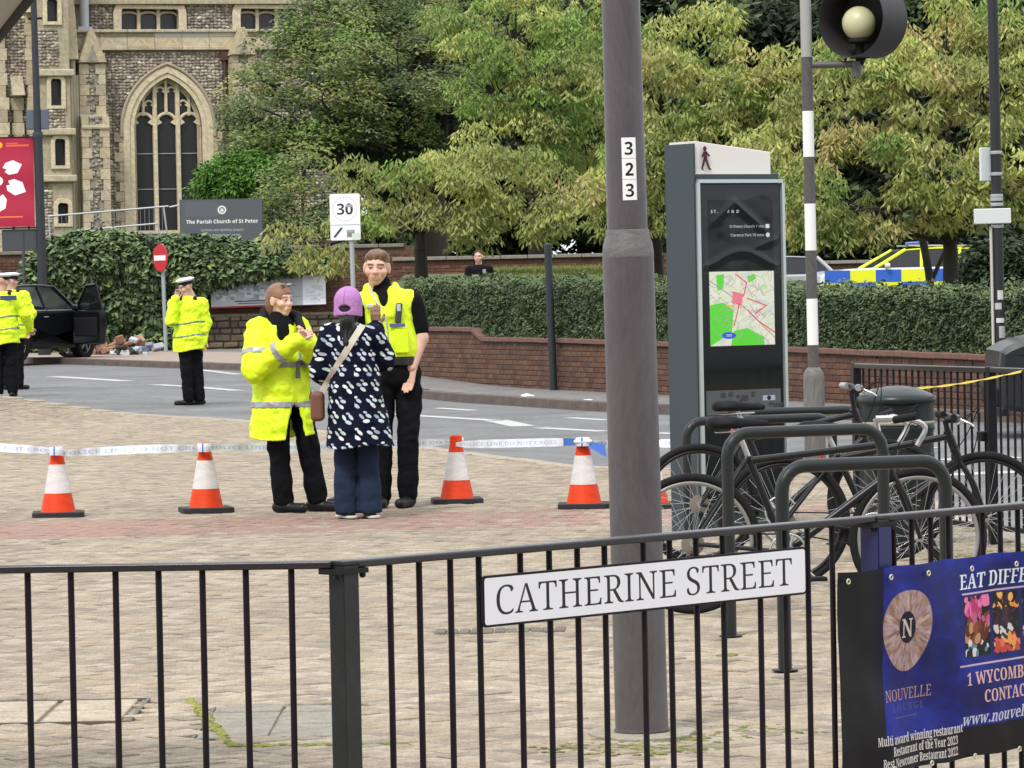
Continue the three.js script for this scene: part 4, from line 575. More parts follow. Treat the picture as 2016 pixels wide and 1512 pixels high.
{ // left lamp post with red banner
  const D = 93, s = ppm(D), b = at(88, 700, D), c = thing('banner_post', 'slim black lamp post carrying a red pennant at far left', 'lamp post', V(b.x, gh(b.x, -D), -D)); c.rotation.z = .5 * DEG;
  const y = (py) => 1.5 + (594 - py) / s - c.position.y;
  mesh('pole', lathe([[.0, 0], [.15, 0], [.15, 1.2], [.12, 1.3], [.11, 1.4], [.105, y(275)], [.12, y(273)], [.12, y(262)], [.085, y(260)], [.06, 11]], 20), mat([.02, .024, .03], { roughness: .5 }), c);
  mesh('bracket', [bar(V(-1.2, y(270), 0), V(.06, y(270), 0), .02), bar(V(-1.2, y(448), 0), V(.06, y(448), 0), .02)], BLACK.soft, c).userData.kind = 'stuff';
  mesh('junction_box', rbox(.5, .46, .14, .02, 0, y(236), -.06), mat([.09, .11, .14], { roughness: .5 }), c);
  mesh('crossbar', box(.32, .05, .05, .02, y(38), 0), BLACK.soft, c);
  mesh('post_sign', [rbox(.8, .5, .03, .02, -.5, y(472), -.05), bar(V(-.42, 0, -.05), V(-.42, y(455), -.05), .035)], mat([.05, .055, .06], { roughness: .6 }), c).userData.kind = 'stuff';
  const ban = thing('pennant', 'crimson pennant with white blossom shapes hanging from the far left post', 'banner', V(c.position.x, c.position.y, -D + .01));
  const tx = canvas(512, 1000, (g, w, h) => { g.fillStyle = '#a81d3c'; g.fillRect(0, 0, w, h); g.fillStyle = '#f2b233'; g.beginPath(); g.arc(165, 75, 34, 0, 7); g.fill(); g.fillStyle = '#e0623f'; g.fillRect(235, 72, 230, 22); g.fillRect(235, 52, 120, 12); g.fillStyle = '#e8743f'; g.fillRect(90, 880, 300, 16);
    g.fillStyle = '#f6eff0'; const petal = (x, y, a, k) => { g.save(); g.translate(x, y); g.rotate(a); g.scale(k, k); g.beginPath(); g.moveTo(0, 90); g.lineTo(-70, 20); g.lineTo(-58, -60); g.lineTo(-18, -88); g.lineTo(0, -62); g.lineTo(28, -92); g.lineTo(66, -52); g.lineTo(70, 25); g.closePath(); g.fill(); g.restore(); };
    petal(60, 230, 2.8, 1.25); petal(300, 330, -1.9, 1.1); petal(330, 560, -1.1, 1.2); petal(130, 740, .2, 1.3); petal(0, 520, 1.6, 1.2); g.beginPath(); g.arc(140, 480, 55, 0, 7); g.fill(); });
  const W = 1.15, H = y(272) - y(446), g = new THREE.PlaneGeometry(W, H, 20, 30); { const q = g.attributes.position; for (let i = 0; i < q.count; i++) q.setZ(i, .03 * Math.sin(q.getX(i) * 5 + q.getY(i) * 1.3) + .015 * Math.sin(q.getY(i) * 6)); g.computeVertexNormals(); }
  mesh('cloth', g.translate(-.15 - W / 2, (y(272) + y(446)) / 2, 0), printMat(tx, { roughness: .7 }), ban);
}
{ // church notice board
  const D = 102, s = ppm(D), w = 163 / s, h = 92 / s, c = at(436, 438, D), t = thing('church_notice_board', 'dark grey church notice board with white lettering above the ivy', 'sign', V(c.x, yardY(c.x, D), -D), 6 * DEG);
  const cy = c.y - t.position.y + .0, tx = canvas(1024, 580, (g) => { g.fillStyle = '#565a5f'; g.fillRect(0, 0, 1024, 580); g.fillStyle = '#5d6166'; g.fillRect(60, 30, 420, 180); g.fillStyle = '#e6ebe8'; g.beginPath(); g.arc(520, 130, 54, 0, 7); g.fill(); g.fillStyle = '#7d8c88'; g.beginPath(); g.arc(520, 130, 38, 0, 7); g.fill(); g.fillStyle = '#e6ebe8'; g.beginPath(); g.moveTo(520, 104); g.lineTo(546, 150); g.lineTo(494, 150); g.fill(); g.textAlign = 'center'; g.font = 'bold 66px sans-serif'; g.fillText('The Parish Church of St Peter', 520, 300, 900); g.fillStyle = '#b9bfbf'; g.font = '40px sans-serif'; g.fillText('Services and weekday prayers', 520, 398, 680); g.fillText('www.stpeterschurch.uk.net', 520, 462, 450); g.fillRect(230, 530, 580, 14); });
  mesh('board', rbox(w, h, .09, .01, 0, cy, 0), mat([.03, .032, .036], { roughness: .5 }), t);
  mesh('face', new THREE.PlaneGeometry(w - .03, h - .03).translate(0, cy, .0475), printMat(tx, { roughness: .45 }), t);
  for (const k of [-1, 1]) mesh('post', box(.09, cy, .09, k * (w / 2 - .2), cy / 2 - .1, -.1), BLACK.soft, t);
}
{ // white board on the left wall
  const D = leftWallD - .35, s = ppm(D), c = at(528, 568, D), w = 226 / s, h = 70 / s, t = thing('information_banner', 'white printed information banner fixed to the old brick wall', 'banner', V(c.x, c.y - h / 2, -D), 0);
  const tx = canvas(1024, 330, (g) => { g.fillStyle = '#c3c8ca'; g.fillRect(0, 0, 1024, 330); g.fillStyle = '#b4b9bc'; g.fillRect(560, 0, 260, 330); g.fillStyle = '#eef1f3'; g.fillRect(820, 0, 204, 330); g.fillStyle = '#dfe9ee'; for (let i = 0; i < 24; i++) g.fillRect(30 + rnd() * 480, 70 + rnd() * 190, 30 + rnd() * 70, 14 + rnd() * 50); g.fillStyle = '#9ba7ae'; for (let i = 0; i < 26; i++) g.fillRect(30 + rnd() * 480, 60 + rnd() * 200, 12 + rnd() * 40, 8 + rnd() * 40); g.fillStyle = '#8b9296'; for (let i = 0; i < 7; i++) g.fillRect(590, 40 + i * 34, 120 + rnd() * 90, 8); g.fillStyle = '#4d5459'; g.fillRect(210, 268, 330, 12); g.fillRect(240, 292, 240, 8); g.fillStyle = '#b03840'; g.fillRect(0, 316, 560, 14); g.fillStyle = '#d5dade'; for (let i = 0; i < 30; i++) g.fillRect(840 + rnd() * 150, 20 + rnd() * 280, 10 + rnd() * 40, 6 + rnd() * 20); });
  const g = new THREE.PlaneGeometry(w, h, 24, 6); const q = g.attributes.position; for (let i = 0; i < q.count; i++) { q.setZ(i, .02 * Math.sin(q.getX(i) * 3.1) * Math.cos(q.getY(i) * 3)); q.setY(i, q.getY(i) + .05 * (q.getX(i) / w)); } g.computeVertexNormals();
  mesh('sheet', g.translate(0, h / 2, 0), printMat(tx, { roughness: .6 }), t);
}
{ // temporary steel fence panel above the ivy
  const D = 106, P = (px, py) => at(px, py, D), t = thing('temporary_fence', 'galvanised tubular site fence panel above the ivy', 'fence', V(P(210, 480).x, yardY(-10, D), -D)), o = t.position, q = (px, py) => P(px, py).sub(o);
  const tb = (a, b, n = 'tube', r = .024) => mesh(n, bar(q(...a), q(...b), r, r, 8), galv, t);
  tb([94, 426], [332, 406]); tb([96, 426], [100, 500]); tb([140, 455], [310, 440]); tb([310, 440], [318, 470]); tb([322, 407], [334, 500]); tb([334, 408], [352, 404]);
  for (let i = 0; i < 26; i++) { const x = 104 + i * 8.6; mesh('wire', bar(q(x, 424 - (x - 96) * .085), q(x + 2, 492), .004, .004, 4), galv, t); }
}
{ const c = at(176, 473, 101), t = thing('paper_notice', 'blank white notice fixed above the ivy', 'notice', V(c.x, c.y - .15, -101)); mesh('sheet', box(.58, .28, .02, 0, .15, 0), white, t); mesh('stake', box(.04, .5, .03, 0, -.15, -.03), BLACK.soft, t); }
{ // pale canopy pieces above the no entry sign
  for (const [px, lb] of [[303, 'pale curved cover left of the red sign top'], [346, 'pale curved cover right of the red sign top']]) { const c = at(px, 474, 100), t = thing('curved_cover', lb, 'cover', V(c.x, c.y, -100), 0, 'pale covers above the ivy'); mesh('shell', extr((() => { const s = new THREE.Shape(); s.moveTo(-.24, -.1); s.quadraticCurveTo(-.22, .1, 0, .1); s.quadraticCurveTo(.2, .1, .24, -.08); s.lineTo(.16, -.03); s.quadraticCurveTo(0, .02, -.16, -.04); s.closePath(); return s; })(), .4, .02).translate(0, 0, -.2), mat([.55, .58, .52], { roughness: .5 }), t); mesh('stem', bar(V(0, -.6, 0), V(0, 0, 0), .02), galv, t); }
}
{ // café parasol reaching in at the top left
  const P1 = at(94, -46, 9.5), P2 = at(-24, 100, 9.5 * 641 / 495), y = (P1.y + P2.y) / 2, u = V(P2.x - P1.x, 0, P2.z - P1.z).normalize(), w = V(u.z, 0, -u.x); if (w.x > 0) w.negate();
  const A = V(P1.x, y, P1.z).addScaledVector(u, -.35), S = 3.1, ctr = A.clone().addScaledVector(u, S / 2).addScaledVector(w, S / 2), t = thing('parasol', 'beige square parasol corner with dark rim at the top left', 'parasol', V(ctr.x, 0, ctr.z));
  const q = (a, b) => A.clone().addScaledVector(u, a * S).addScaledVector(w, b * S).sub(t.position), cs = [q(0, 0), q(1, 0), q(1, 1), q(0, 1)], top = V(0, y + .62, 0), cloth = mat([.36, .31, .25], { roughness: .9, map: repeat(T.faint, 2, 2), transmission: .3, thickness: 0 });
  cs.forEach((c, k) => { const d = cs[(k + 1) % 4], m1 = c.clone().lerp(top, .5).add(V(0, -.05, 0)), m2 = d.clone().lerp(top, .5).add(V(0, -.05, 0)); mesh('panel', [quad(c, d, m2, m1), quad(m1, m2, top, top)], cloth, t); mesh('rim', bar(c, d, .013, .013, 8), BLACK.soft, t); mesh('rib', bar(c, top.clone().add(V(0, -.05, 0)), .012, .012, 6), BLACK.soft, t); });
  mesh('pole', bar(V(0, 0, 0), V(0, y + .66, 0), .026), BLACK.steel, t); mesh('base', lathe([[0, 0], [.3, 0], [.3, .06], [.05, .09], [.03, .3]], 28), mat([.1, .1, .1]), t);
}
// ---------- cones and tape ----------
const coneTop = [];
{
  const orange = mat([.85, .062, .01], { roughness: .5, map: T.faint, specularIntensity: .5 }), sleeve = mat([.8, .76, .74], { roughness: .4, map: T.faint });
  const proto = thing('traffic_cone', 'orange cone with white sleeve nearest the left edge of the paving', 'cone', V(), 0, 'cones holding the police tape');
  mesh('base', [extr((() => { const s = roundRect(.36, .36, .05); return s; })(), .028, .006).rotateX(-Math.PI / 2)], mat([.02, .018, .02], { roughness: .8 }), proto);
  const seg = [[.118, .03], [.1, .16], [.058, .355], [.046, .41], [.043, .47], [.036, .478], [.028, .478]];
  mesh('lower_cone', lathe([[.13, .03], [.12, .038], [.094, .165]], 32), orange, proto); mesh('reflective_sleeve', lathe([[.0955, .163], [.0575, .362]], 32), sleeve, proto); mesh('upper_cone', lathe([[.0565, .36], [.0455, .42], [.044, .47], [.038, .482], [.028, .484], [.024, .47]], 32), orange, proto);
  const spots = [[115, 1017, 'orange cone with white sleeve nearest the left edge of the paving'], [406, 1008, 'orange cone with white sleeve left of the woman officer'], [699, 1002, 'orange cone mostly hidden behind the woman in the purple cap'], [900, 990, 'orange cone with white sleeve right of the man officer'], [1150, 1000, 'orange cone with white sleeve left of the lamp column'], [1282, 1000, 'orange cone half hidden behind the lamp column']];
  spots.forEach(([px, py, lb], i) => { const p = gp(px, py); if (i === 2) { p.set(at(699, 985, 29.4).x, 0, -29.4); } const o = i ? clone(proto, p, rr(-.3, .3), lb) : proto; o.position.copy(p); if (!i) o.rotation.y = .1; o.position.y = .002; const k = i === 3 ? 1.0 : 1; coneTop.push(p.clone().setY(.44)); });
  const tapeTex = canvas(2048, 64, (g, w, h) => { g.fillStyle = '#e9eef4'; g.fillRect(0, 0, w, h); for (let i = 0; i < 3; i++) { g.fillStyle = '#4a78c8'; g.fillRect(i * 683 + 590, 0, 80, h); g.fillStyle = '#b4c6e4'; g.font = 'bold 40px sans-serif'; g.fillText('POLICE LINE DO NOT CROSS', i * 683 + 20, 46, 540); } });
  tapeTex.wrapS = THREE.RepeatWrapping;
  const tm = printMat(tapeTex, { roughness: .35 });
  const tapeRun = (pts, lb, tw) => { const t = thing('police_tape', lb, 'tape', V(pts[0].x, 0, pts[0].z), 0, 'blue and white police tape'), cv = new THREE.CatmullRomCurve3(pts), n = 60, pos = [], uv = [], idx = []; const L = cv.getLength();
    for (let i = 0; i <= n; i++) { const p = cv.getPointAt(i / n).sub(t.position), a = .6 * tw * Math.sin(i / n * 3.14159 * 2.3 + 1) + .15 * Math.sin(i * .9), w = .03 * (1 - .55 * Math.pow(Math.abs(2 * i / n - 1), 6)); pos.push(p.x, p.y + Math.cos(a) * w, p.z + Math.sin(a) * w, p.x, p.y - Math.cos(a) * w, p.z - Math.sin(a) * w); uv.push(i / n * L / 4, 1, i / n * L / 4, 0); }
    for (let i = 0; i < n; i++) idx.push(2 * i, 2 * i + 1, 2 * i + 2, 2 * i + 1, 2 * i + 3, 2 * i + 2);
    const g = new THREE.BufferGeometry(); g.setAttribute('position', new THREE.Float32BufferAttribute(pos, 3)); g.setAttribute('uv', new THREE.Float32BufferAttribute(uv, 2)); g.setIndex(idx); g.computeVertexNormals(); mesh('ribbon', g, tm, t);
    const knot = lathe([[.047, -.03], [.05, -.02], [.052, .005], [.047, .03]], 20).translate(pts[pts.length - 1].x - t.position.x, pts[pts.length - 1].y, pts[pts.length - 1].z - t.position.z); mesh('knot', knot, tm, t); };
  const f = (i, dz = .05) => coneTop[i].clone().add(V(0, .0, dz)), sag = (a, b, s) => [a, a.clone().lerp(b, .33).add(V(0, -s, 0)), a.clone().lerp(b, .66).add(V(0, -s, 0)), b];
  const far = at(-160, 872, 28.6);
  tapeRun(sag(far, f(0).setY(.46), -.0), 'police tape from the leftmost cone off the left edge', .5); tapeRun(sag(f(0), f(1).setY(.455), -.005), 'police tape between the two left cones', .6); tapeRun(sag(f(1).setY(.455), f(3).setY(.42).add(V(0, 0, -.6)), .012), 'police tape passing behind the three standing people', .3); tapeRun(sag(f(3).setY(.42), f(4).setY(.46), .0), 'police tape between the two cones right of the man officer', .3); tapeRun(sag(f(4).setY(.45), at(1420, 868, 28).clone(), .01), 'police tape running behind the lamp column', .8);
  { const p = coneTop[4], t = thing('tape_end', 'loose blue and white tape end tied on the cone beside the lamp column', 'tape', V(p.x, .44, p.z + .05)); mesh('flap', quad(V(-.02, .03, .02), V(.15, .0, .02), V(.16, -.09, .03), V(.05, -.03, .03)), mat([.08, .19, .6], { roughness: .4 }), t); mesh('bow', ball(.06, 0, .02, 0, 1.1, .45, .9, 12, 8), mat([.68, .7, .72], { roughness: .4 }), t); }
}
{ // bits of litter on the road and debris by the far wall
  const lm = white; const bits = [[1048, 773, .1, 'round pale litter on the far pavement edge'], [1158, 795, .15, 'crumpled white litter in the gutter left of the lamp column'], [1035, 787, .2, 'flat white litter in the far gutter'], [860, 778, .06, 'small scrap in the gutter beside the man officer']];
  for (const [px, py, s, lb] of bits) { const p = gp(px, py), g = new THREE.IcosahedronGeometry(s * .5, 1), q = g.attributes.position; for (let i = 0; i < q.count; i++) { const k = 1 + .5 * noise.noise(q.getX(i) * 30, q.getY(i) * 30, q.getZ(i) * 30 + px); q.setXYZ(i, q.getX(i) * k * 1.3, q.getY(i) * k * .6, q.getZ(i) * k); } g.computeVertexNormals(); const t = thing('litter', lb, 'litter', p); mesh('scrap', g.translate(0, s * .1, 0), lm, t); mesh('fold', quad(V(-s * .4, s * .1, s * .3), V(s * .3, s * .02, s * .5), V(s * .6, s * .3, 0), V(0, s * .45, 0)), lm, t); }
  const rub = (px, py, D, lb, cols, n, r) => { const p = at(px, py, D), t = thing('rubble_heap', lb, 'rubble', V(p.x, gh(p.x, -D) + .05, -D)); for (let i = 0; i < n; i++) mesh('chunk', (() => { const g = new RoundedBoxGeometry(rr(.12, .34), rr(.06, .15), rr(.1, .2), 1, .015); return metreUV(g); })(), mat(pick(cols), { roughness: .9, map: repeat(T.grit, 3, 3) }), t).applyMatrix4(M4((rnd() + rnd() - 1) * r, Math.abs(rr(-.05, .4)) * Math.max(.1, 1 - Math.abs(i / n)), (rnd() + rnd() - 1) * r * .6, rr(-.6, .6), rr(0, 3), rr(-.6, .6))); };
  rub(226, 690, 92, 'heap of broken red brick in front of the crashed car', [[.3, .14, .08], [.36, .18, .1], [.2, .1, .07], [.4, .27, .17]], 60, .75);
  rub(268, 702, 90.5, 'scattered white debris at the foot of the ivy', [[.7, .7, .7], [.6, .62, .66], [.05, .05, .05], [.3, .35, .5]], 18, .7);
  rub(152, 712, 89, 'small pale fragments under the crashed car', [[.55, .52, .46], [.4, .38, .34]], 10, .5);
}
// ---------- foreground railing, street sign, banner ----------
const pxOf = (v) => { const q = v.clone().project(camera); return [(q.x + 1) * 1008, (1 - q.y) * 756]; };
const railPt = (px, py, y = .9) => { const a = at(px, py, 1); return at(px, py, (1.5 - y) / (1.5 - a.y)); };
const railTop = mat([.03, .027, .03], { roughness: .34, roughnessMap: T.rough }), barMat = mat([.013, .009, .013], { roughness: .5, roughnessMap: T.rough, specularIntensity: .5 });
function railPanel(label, A, B, pxs, posts, group) { // upright bars at the measured spacing
  const d = B.clone().sub(A), len = Math.hypot(d.x, d.z), yaw = Math.atan2(-d.z, d.x), t = thing('guard_rail', label, 'railing', V(A.x, 0, A.z), yaw, group);
  mesh('top_rail', rbox(len - .05, .018, .045, .005, len / 2, .891, 0), railTop, t); mesh('bottom_rail', rbox(len - .05, .018, .045, .005, len / 2, .12, 0), railTop, t);
  const g = new THREE.CylinderGeometry(.0075, .0075, .765, 10).translate(0, .51, 0);
  for (const x of pxs(len, A, d)) { const o = mesh('bar', g, barMat, t); o.position.x = x; o.rotation.z = rr(-.003, .003); }
  for (const x of posts(len)) { mesh('post', [rbox(.05, .98, .05, .004, x, .4, 0), rbox(.054, .012, .054, .004, x, .894, 0)], mat([.02, .022, .023], { roughness: .45, map: T.grit }), t); mesh('bracket', [box(.1, .012, .06, x, .876, 0), ball(.008, x - .04, .866, .02, 1, 1, 1, 8, 6), ball(.008, x + .04, .866, .02, 1, 1, 1, 8, 6)], BLACK.steel, t); }
  return { t, len, A, yaw };
}
const solve = (pxl) => (len, A, d) => pxl.map((px) => { let a = 0, b = 1; for (let i = 0; i < 40; i++) { const m = (a + b) / 2, p = V(A.x + d.x * m, .6, A.z + d.z * m); if (pxOf(p)[0] < px) a = m; else b = m; } return a * len; });
const pA = railPt(676, 1103), pB = railPt(1724, 1014), pC = railPt(2016, 988.5);
{
  const e = railPt(0, 1113), dir = e.clone().sub(pA).setY(0).normalize(), L0 = pA.clone().addScaledVector(dir, 1.9);
  railPanel('black guard railing left of the dark post', L0, pA, (len) => { const o = []; for (let i = 0; i < 17; i++) o.push(len - .122 - i * .1008); return o; }, (len) => [0], 'foreground guard railing');
}
const right = railPanel('black guard railing carrying the street name plate', pA, pB, solve([772, 830, 890, 947, 1028, 1085, 1139, 1193, 1270, 1323, 1374, 1427, 1498, 1548, 1593, 1640]), (len) => [0]);
const dirC = pC.clone().sub(pB).setY(0).normalize(), pD = pB.clone().addScaledVector(dirC, 1.96);
const right2 = railPanel('black guard railing behind the printed banner at right', pB, pD, (len) => { const o = []; for (let i = 0; i < 24; i++) if (i % 5 !== 4 || i > 8) o.push(.075 + i * .0785); return o; }, (len) => [0, len]);
{ const t = thing('blue_wrap', 'blue sleeve wrapped round the railing post above the banner', 'wrap', V(pB.x, 0, pB.z), right2.yaw); mesh('sleeve', [box(.0525, .17, .004, 0, .79, .028), box(.004, .17, .056, -.028, .79, 0)], mat([.016, .02, .1], { roughness: .35 }), t); }
{ // street name plate
  const s0 = solve([942])(right.len, pA, pB.clone().sub(pA))[0], s1 = solve([1579])(right.len, pA, pB.clone().sub(pA))[0], w = s1 - s0, h = .122, r = .012;
  const a = pA.clone().lerp(pB, (s0 + s1) / 2 / right.len), y = .776, t = thing('street_name_plate', 'white street name plate with black letters on the railing', 'street sign', V(a.x, y - h / 2, a.z), right.yaw);
  const tx = canvas(2048, Math.round(2048 * h / w), (g, W, H) => {
    g.fillStyle = '#ecedf2'; g.fillRect(0, 0, W, H); g.fillStyle = '#1a1117'; g.strokeStyle = '#1a1117';
    const text = 'CATHERINE STREET', fs = H * .86; g.font = fs + 'px serif'; g.textBaseline = 'alphabetic'; const tw = g.measureText(text).width; const k = (W * .93) / tw; g.save(); g.translate(W * .028, H * .81); g.scale(k, 1.02); g.fillText(text, 0, 0); g.strokeStyle = '#ecedf2'; g.lineWidth = 1.5; g.strokeText(text, 0, 0); g.restore();
  });
  mesh('plate', extr(roundRect(w, h, r), .003, .001).translate(0, h / 2, .014), barMat, t);
  mesh('face', unitUV(new THREE.ShapeGeometry(roundRect(w - .012, h - .012, r - .004), 6)).translate(0, h / 2, .0195), printMat(tx, { roughness: .4 }), t);
  for (const x of [-w * .4, 0, w * .4]) mesh('clip', box(.03, .05, .012, x, h / 2, .006), BLACK.steel, t);
}
{ // banner with cable ties
  const s0 = solve([1624])(right.len, pA, pB.clone().sub(pA))[0], start = pA.clone().lerp(pB, s0 / right.len), first = start.distanceTo(pB), W = first + 1.9, H = .54, y0 = .225;
  const t = thing('restaurant_banner', 'dark blue restaurant banner tied to the railing at lower right', 'banner', V(pB.x, 0, pB.z), right2.yaw);
  const inv = new THREE.Matrix4().makeRotationY(-right2.yaw), pa = V((W - first) * 1, 0, 0);
  const fx = first - .03;
  const tx = canvas(2048, Math.round(2048 * H / W), (g, w, h) => {
    const m = w / W, X = (a) => a * m, Y = (b) => h - b / H * h; // metres from the left edge and from the bottom edge
    g.fillStyle = '#17181c'; g.fillRect(0, 0, w, h);
    const bl = X(fx - .005); g.fillStyle = '#2430a0'; g.fillRect(bl, 0, w, h); 
    for (let i = 0; i < 900; i++) { const x = rnd(), y = rnd(), e = Math.hypot((x - .55) * 1.2, (y - .42) * 1.5); g.fillStyle = `rgba(20,24,70,${clamp(.26 - e * .2, 0, .2)})`; g.beginPath(); g.ellipse(bl + x * (w - bl), y * h, 60 * rnd() + 30, 34 * rnd() + 16, 0, 0, 7); g.fill(); }
    const bandTop = h * .8; g.fillStyle = '#131319'; g.beginPath(); g.moveTo(0, h * .84); g.lineTo(w, h * .86); g.lineTo(w, h); g.lineTo(0, h); g.fill();
    // golden oval emblem with letter
    const ex = X(fx + .095), ey = h * .31, rx = X(.098), ry = h * .205; g.save(); g.translate(ex, ey); const P = new Path2D(); for (let i = 0; i <= 60; i++) { const a = i / 60 * 6.283, k = 1 + .05 * Math.cos(2 * a + .6) - .04 * Math.sin(3 * a); const x = Math.cos(a) * rx * k, y = Math.sin(a) * ry * k * (1 + .02 * Math.sin(a)); if (i) P.lineTo(x, y); else P.moveTo(x, y); } g.fillStyle = '#9c7f70'; g.fill(P); g.clip(P); for (let i = 0; i < 420; i++) { const a = rnd() * 6.283, r = .35 + .65 * rnd(), c = pick(['#b59a8f', '#8a6a4f', '#b79fb4', '#7d6557', '#c4ab98', '#a288a0']); g.fillStyle = c; g.globalAlpha = .55; g.save(); g.translate(Math.cos(a) * rx * r, Math.sin(a) * ry * r); g.rotate(Math.atan2(Math.sin(a) * ry, Math.cos(a) * rx)); g.beginPath(); g.ellipse(0, 0, 13, 4, 0, 0, 7); g.fill(); g.restore(); } g.globalAlpha = 1; g.fillStyle = '#15162a'; g.beginPath(); g.ellipse(0, -ry * .02, rx * .36, ry * .38, 0, 0, 7); g.fill(); g.fillStyle = '#cdbdaf'; g.font = `bold ${h * .13}px serif`; g.textAlign = 'center'; g.textBaseline = 'middle'; g.fillText('N', 0, 0, rx * .5); g.restore();
    g.textBaseline = 'alphabetic'; g.textAlign = 'center'; g.fillStyle = '#b98f72'; g.font = `${h * .078}px serif`; g.fillText('NOUVELLE', X(fx + .1), h * .655, X(.2)); g.fillStyle = '#5a5470'; g.font = `${h * .05}px serif`; g.fillText('L O U N G E', X(fx + .1), h * .71, X(.14)); g.fillRect(X(fx + .04), h * .735, X(.1), 3);
    g.fillStyle = '#dfe9ee'; g.textAlign = 'left'; g.save(); g.font = `bold ${h * .105}px serif`; g.translate(X(fx + .325), h * .16); g.transform(1, 0, -.1, 1, 0, 0); g.fillText('EAT DIFFERENT', 0, 0, X(.56)); g.restore();
    g.fillStyle = '#c9aebb'; g.fillRect(X(fx + .335), h * .18, X(.7), 5); g.fillRect(X(fx + .315), h * .535, X(.7), 5);
    const dish = (x0, c) => { const w0 = X(.12), y = h * .2, hh = h * .3; g.save(); g.beginPath(); g.rect(x0, y, w0, hh); g.clip(); g.fillStyle = '#1a1416'; g.fillRect(x0, y, w0, hh); for (let i = 0; i < 90; i++) { const v = rnd(); g.fillStyle = pick(c[Math.min(c.length - 1, Math.floor(v * c.length))]); g.beginPath(); g.ellipse(x0 + rnd() * w0, y + v * hh, 4 + rnd() * 15, 3 + rnd() * 12, rnd() * 3, 0, 7); g.fill(); } g.restore(); };
    dish(X(fx + .34), [['#d8508f', '#e77aa8', '#b03a70'], ['#c05a80', '#7a3a30'], ['#8a4a2a', '#5a2a1a', '#c08a6a'], ['#1a1a22', '#d8d4cc', '#5a8aa0']]); dish(X(fx + .475), [['#e0903a', '#f0b060', '#30202a'], ['#181420', '#402030'], ['#151a28', '#d0c8c0', '#302838'], ['#e0705a', '#e89a50', '#c04a40']]); dish(X(fx + .61), [['#4a6a2a', '#d0b060'], ['#8a3a2a', '#d0c0a0'], ['#502818', '#c07040']]);
    g.fillStyle = '#e0b3a6'; g.font = `bold ${h * .085}px serif`; g.fillText('1 WYCOMBE PLACE', X(fx + .345), h * .64, X(.5)); g.fillText('CONTACT', X(fx + .42), h * .735, X(.22)); g.fillStyle = '#c5c8d0'; g.font = `italic bold ${h * .08}px serif`; g.fillText('www.nouvelle', X(fx + .325), h * .835, X(.36));
    g.fillStyle = '#d9d4cf'; g.textAlign = 'left'; g.font = `bold ${h * .062}px serif`; g.fillText('Multi award winning restaurant', X(fx - .04), h * .865, X(.37)); g.fillText('Restaurant of the Year 2023', X(fx + .02), h * .92, X(.29)); g.fillText('Best Newcomer Restaurant 2022', X(fx - .02), h * .975, X(.33));
  });
  const nx = 120, ny = 20, g = new THREE.PlaneGeometry(1, 1, nx, ny), q = g.attributes.position, dA = pB.clone().sub(start).setY(0), back = V(dirC.x, 0, dirC.z);
  const nrm = V(-back.z, 0, back.x); if (nrm.z < 0) nrm.negate();
  for (let i = 0; i < q.count; i++) { const u = q.getX(i) + .5, v = q.getY(i) + .5, s = u * W; const p = s < first ? start.clone().addScaledVector(dA, s / first) : pB.clone().addScaledVector(dirC, s - first);
    const ties = .005 * Math.abs(Math.sin(s * 14)) * Math.pow(Math.abs(v - .5) * 2, 3), fold = .006 * Math.sin(s * 9 + v * 6) * (1 - Math.abs(v - .5)) + .012 * fbm(s * 5, v * 2 + s * 2, 1) + .003 * Math.exp(-Math.pow((s - first + .02) / .03, 2));
    p.addScaledVector(nrm, .046 + fold); p.y = y0 + .016 * Math.sin(s * 1.1) + v * H + (v > .5 ? -1 : 1) * ties; p.sub(t.position).applyMatrix4(inv); q.setXYZ(i, p.x, p.y, p.z); }
  g.computeVertexNormals(); mesh('sheet', g, printMat(tx, { roughness: .34, specularIntensity: .45 }), t);
  const ty = mat([.6, .58, .4], { roughness: .5 }); for (const s of [.025, .2, .36, .55, .75]) for (const v of [.955, .03]) { const p = (s < first ? start.clone().addScaledVector(dA, s / first) : pB.clone().addScaledVector(dirC, s - first)).addScaledVector(nrm, .06); p.y = y0 + v * H; p.sub(t.position).applyMatrix4(inv); mesh('eyelet', new THREE.TorusGeometry(.006, .0022, 6, 12).translate(p.x, p.y, p.z), ty, t); }
}
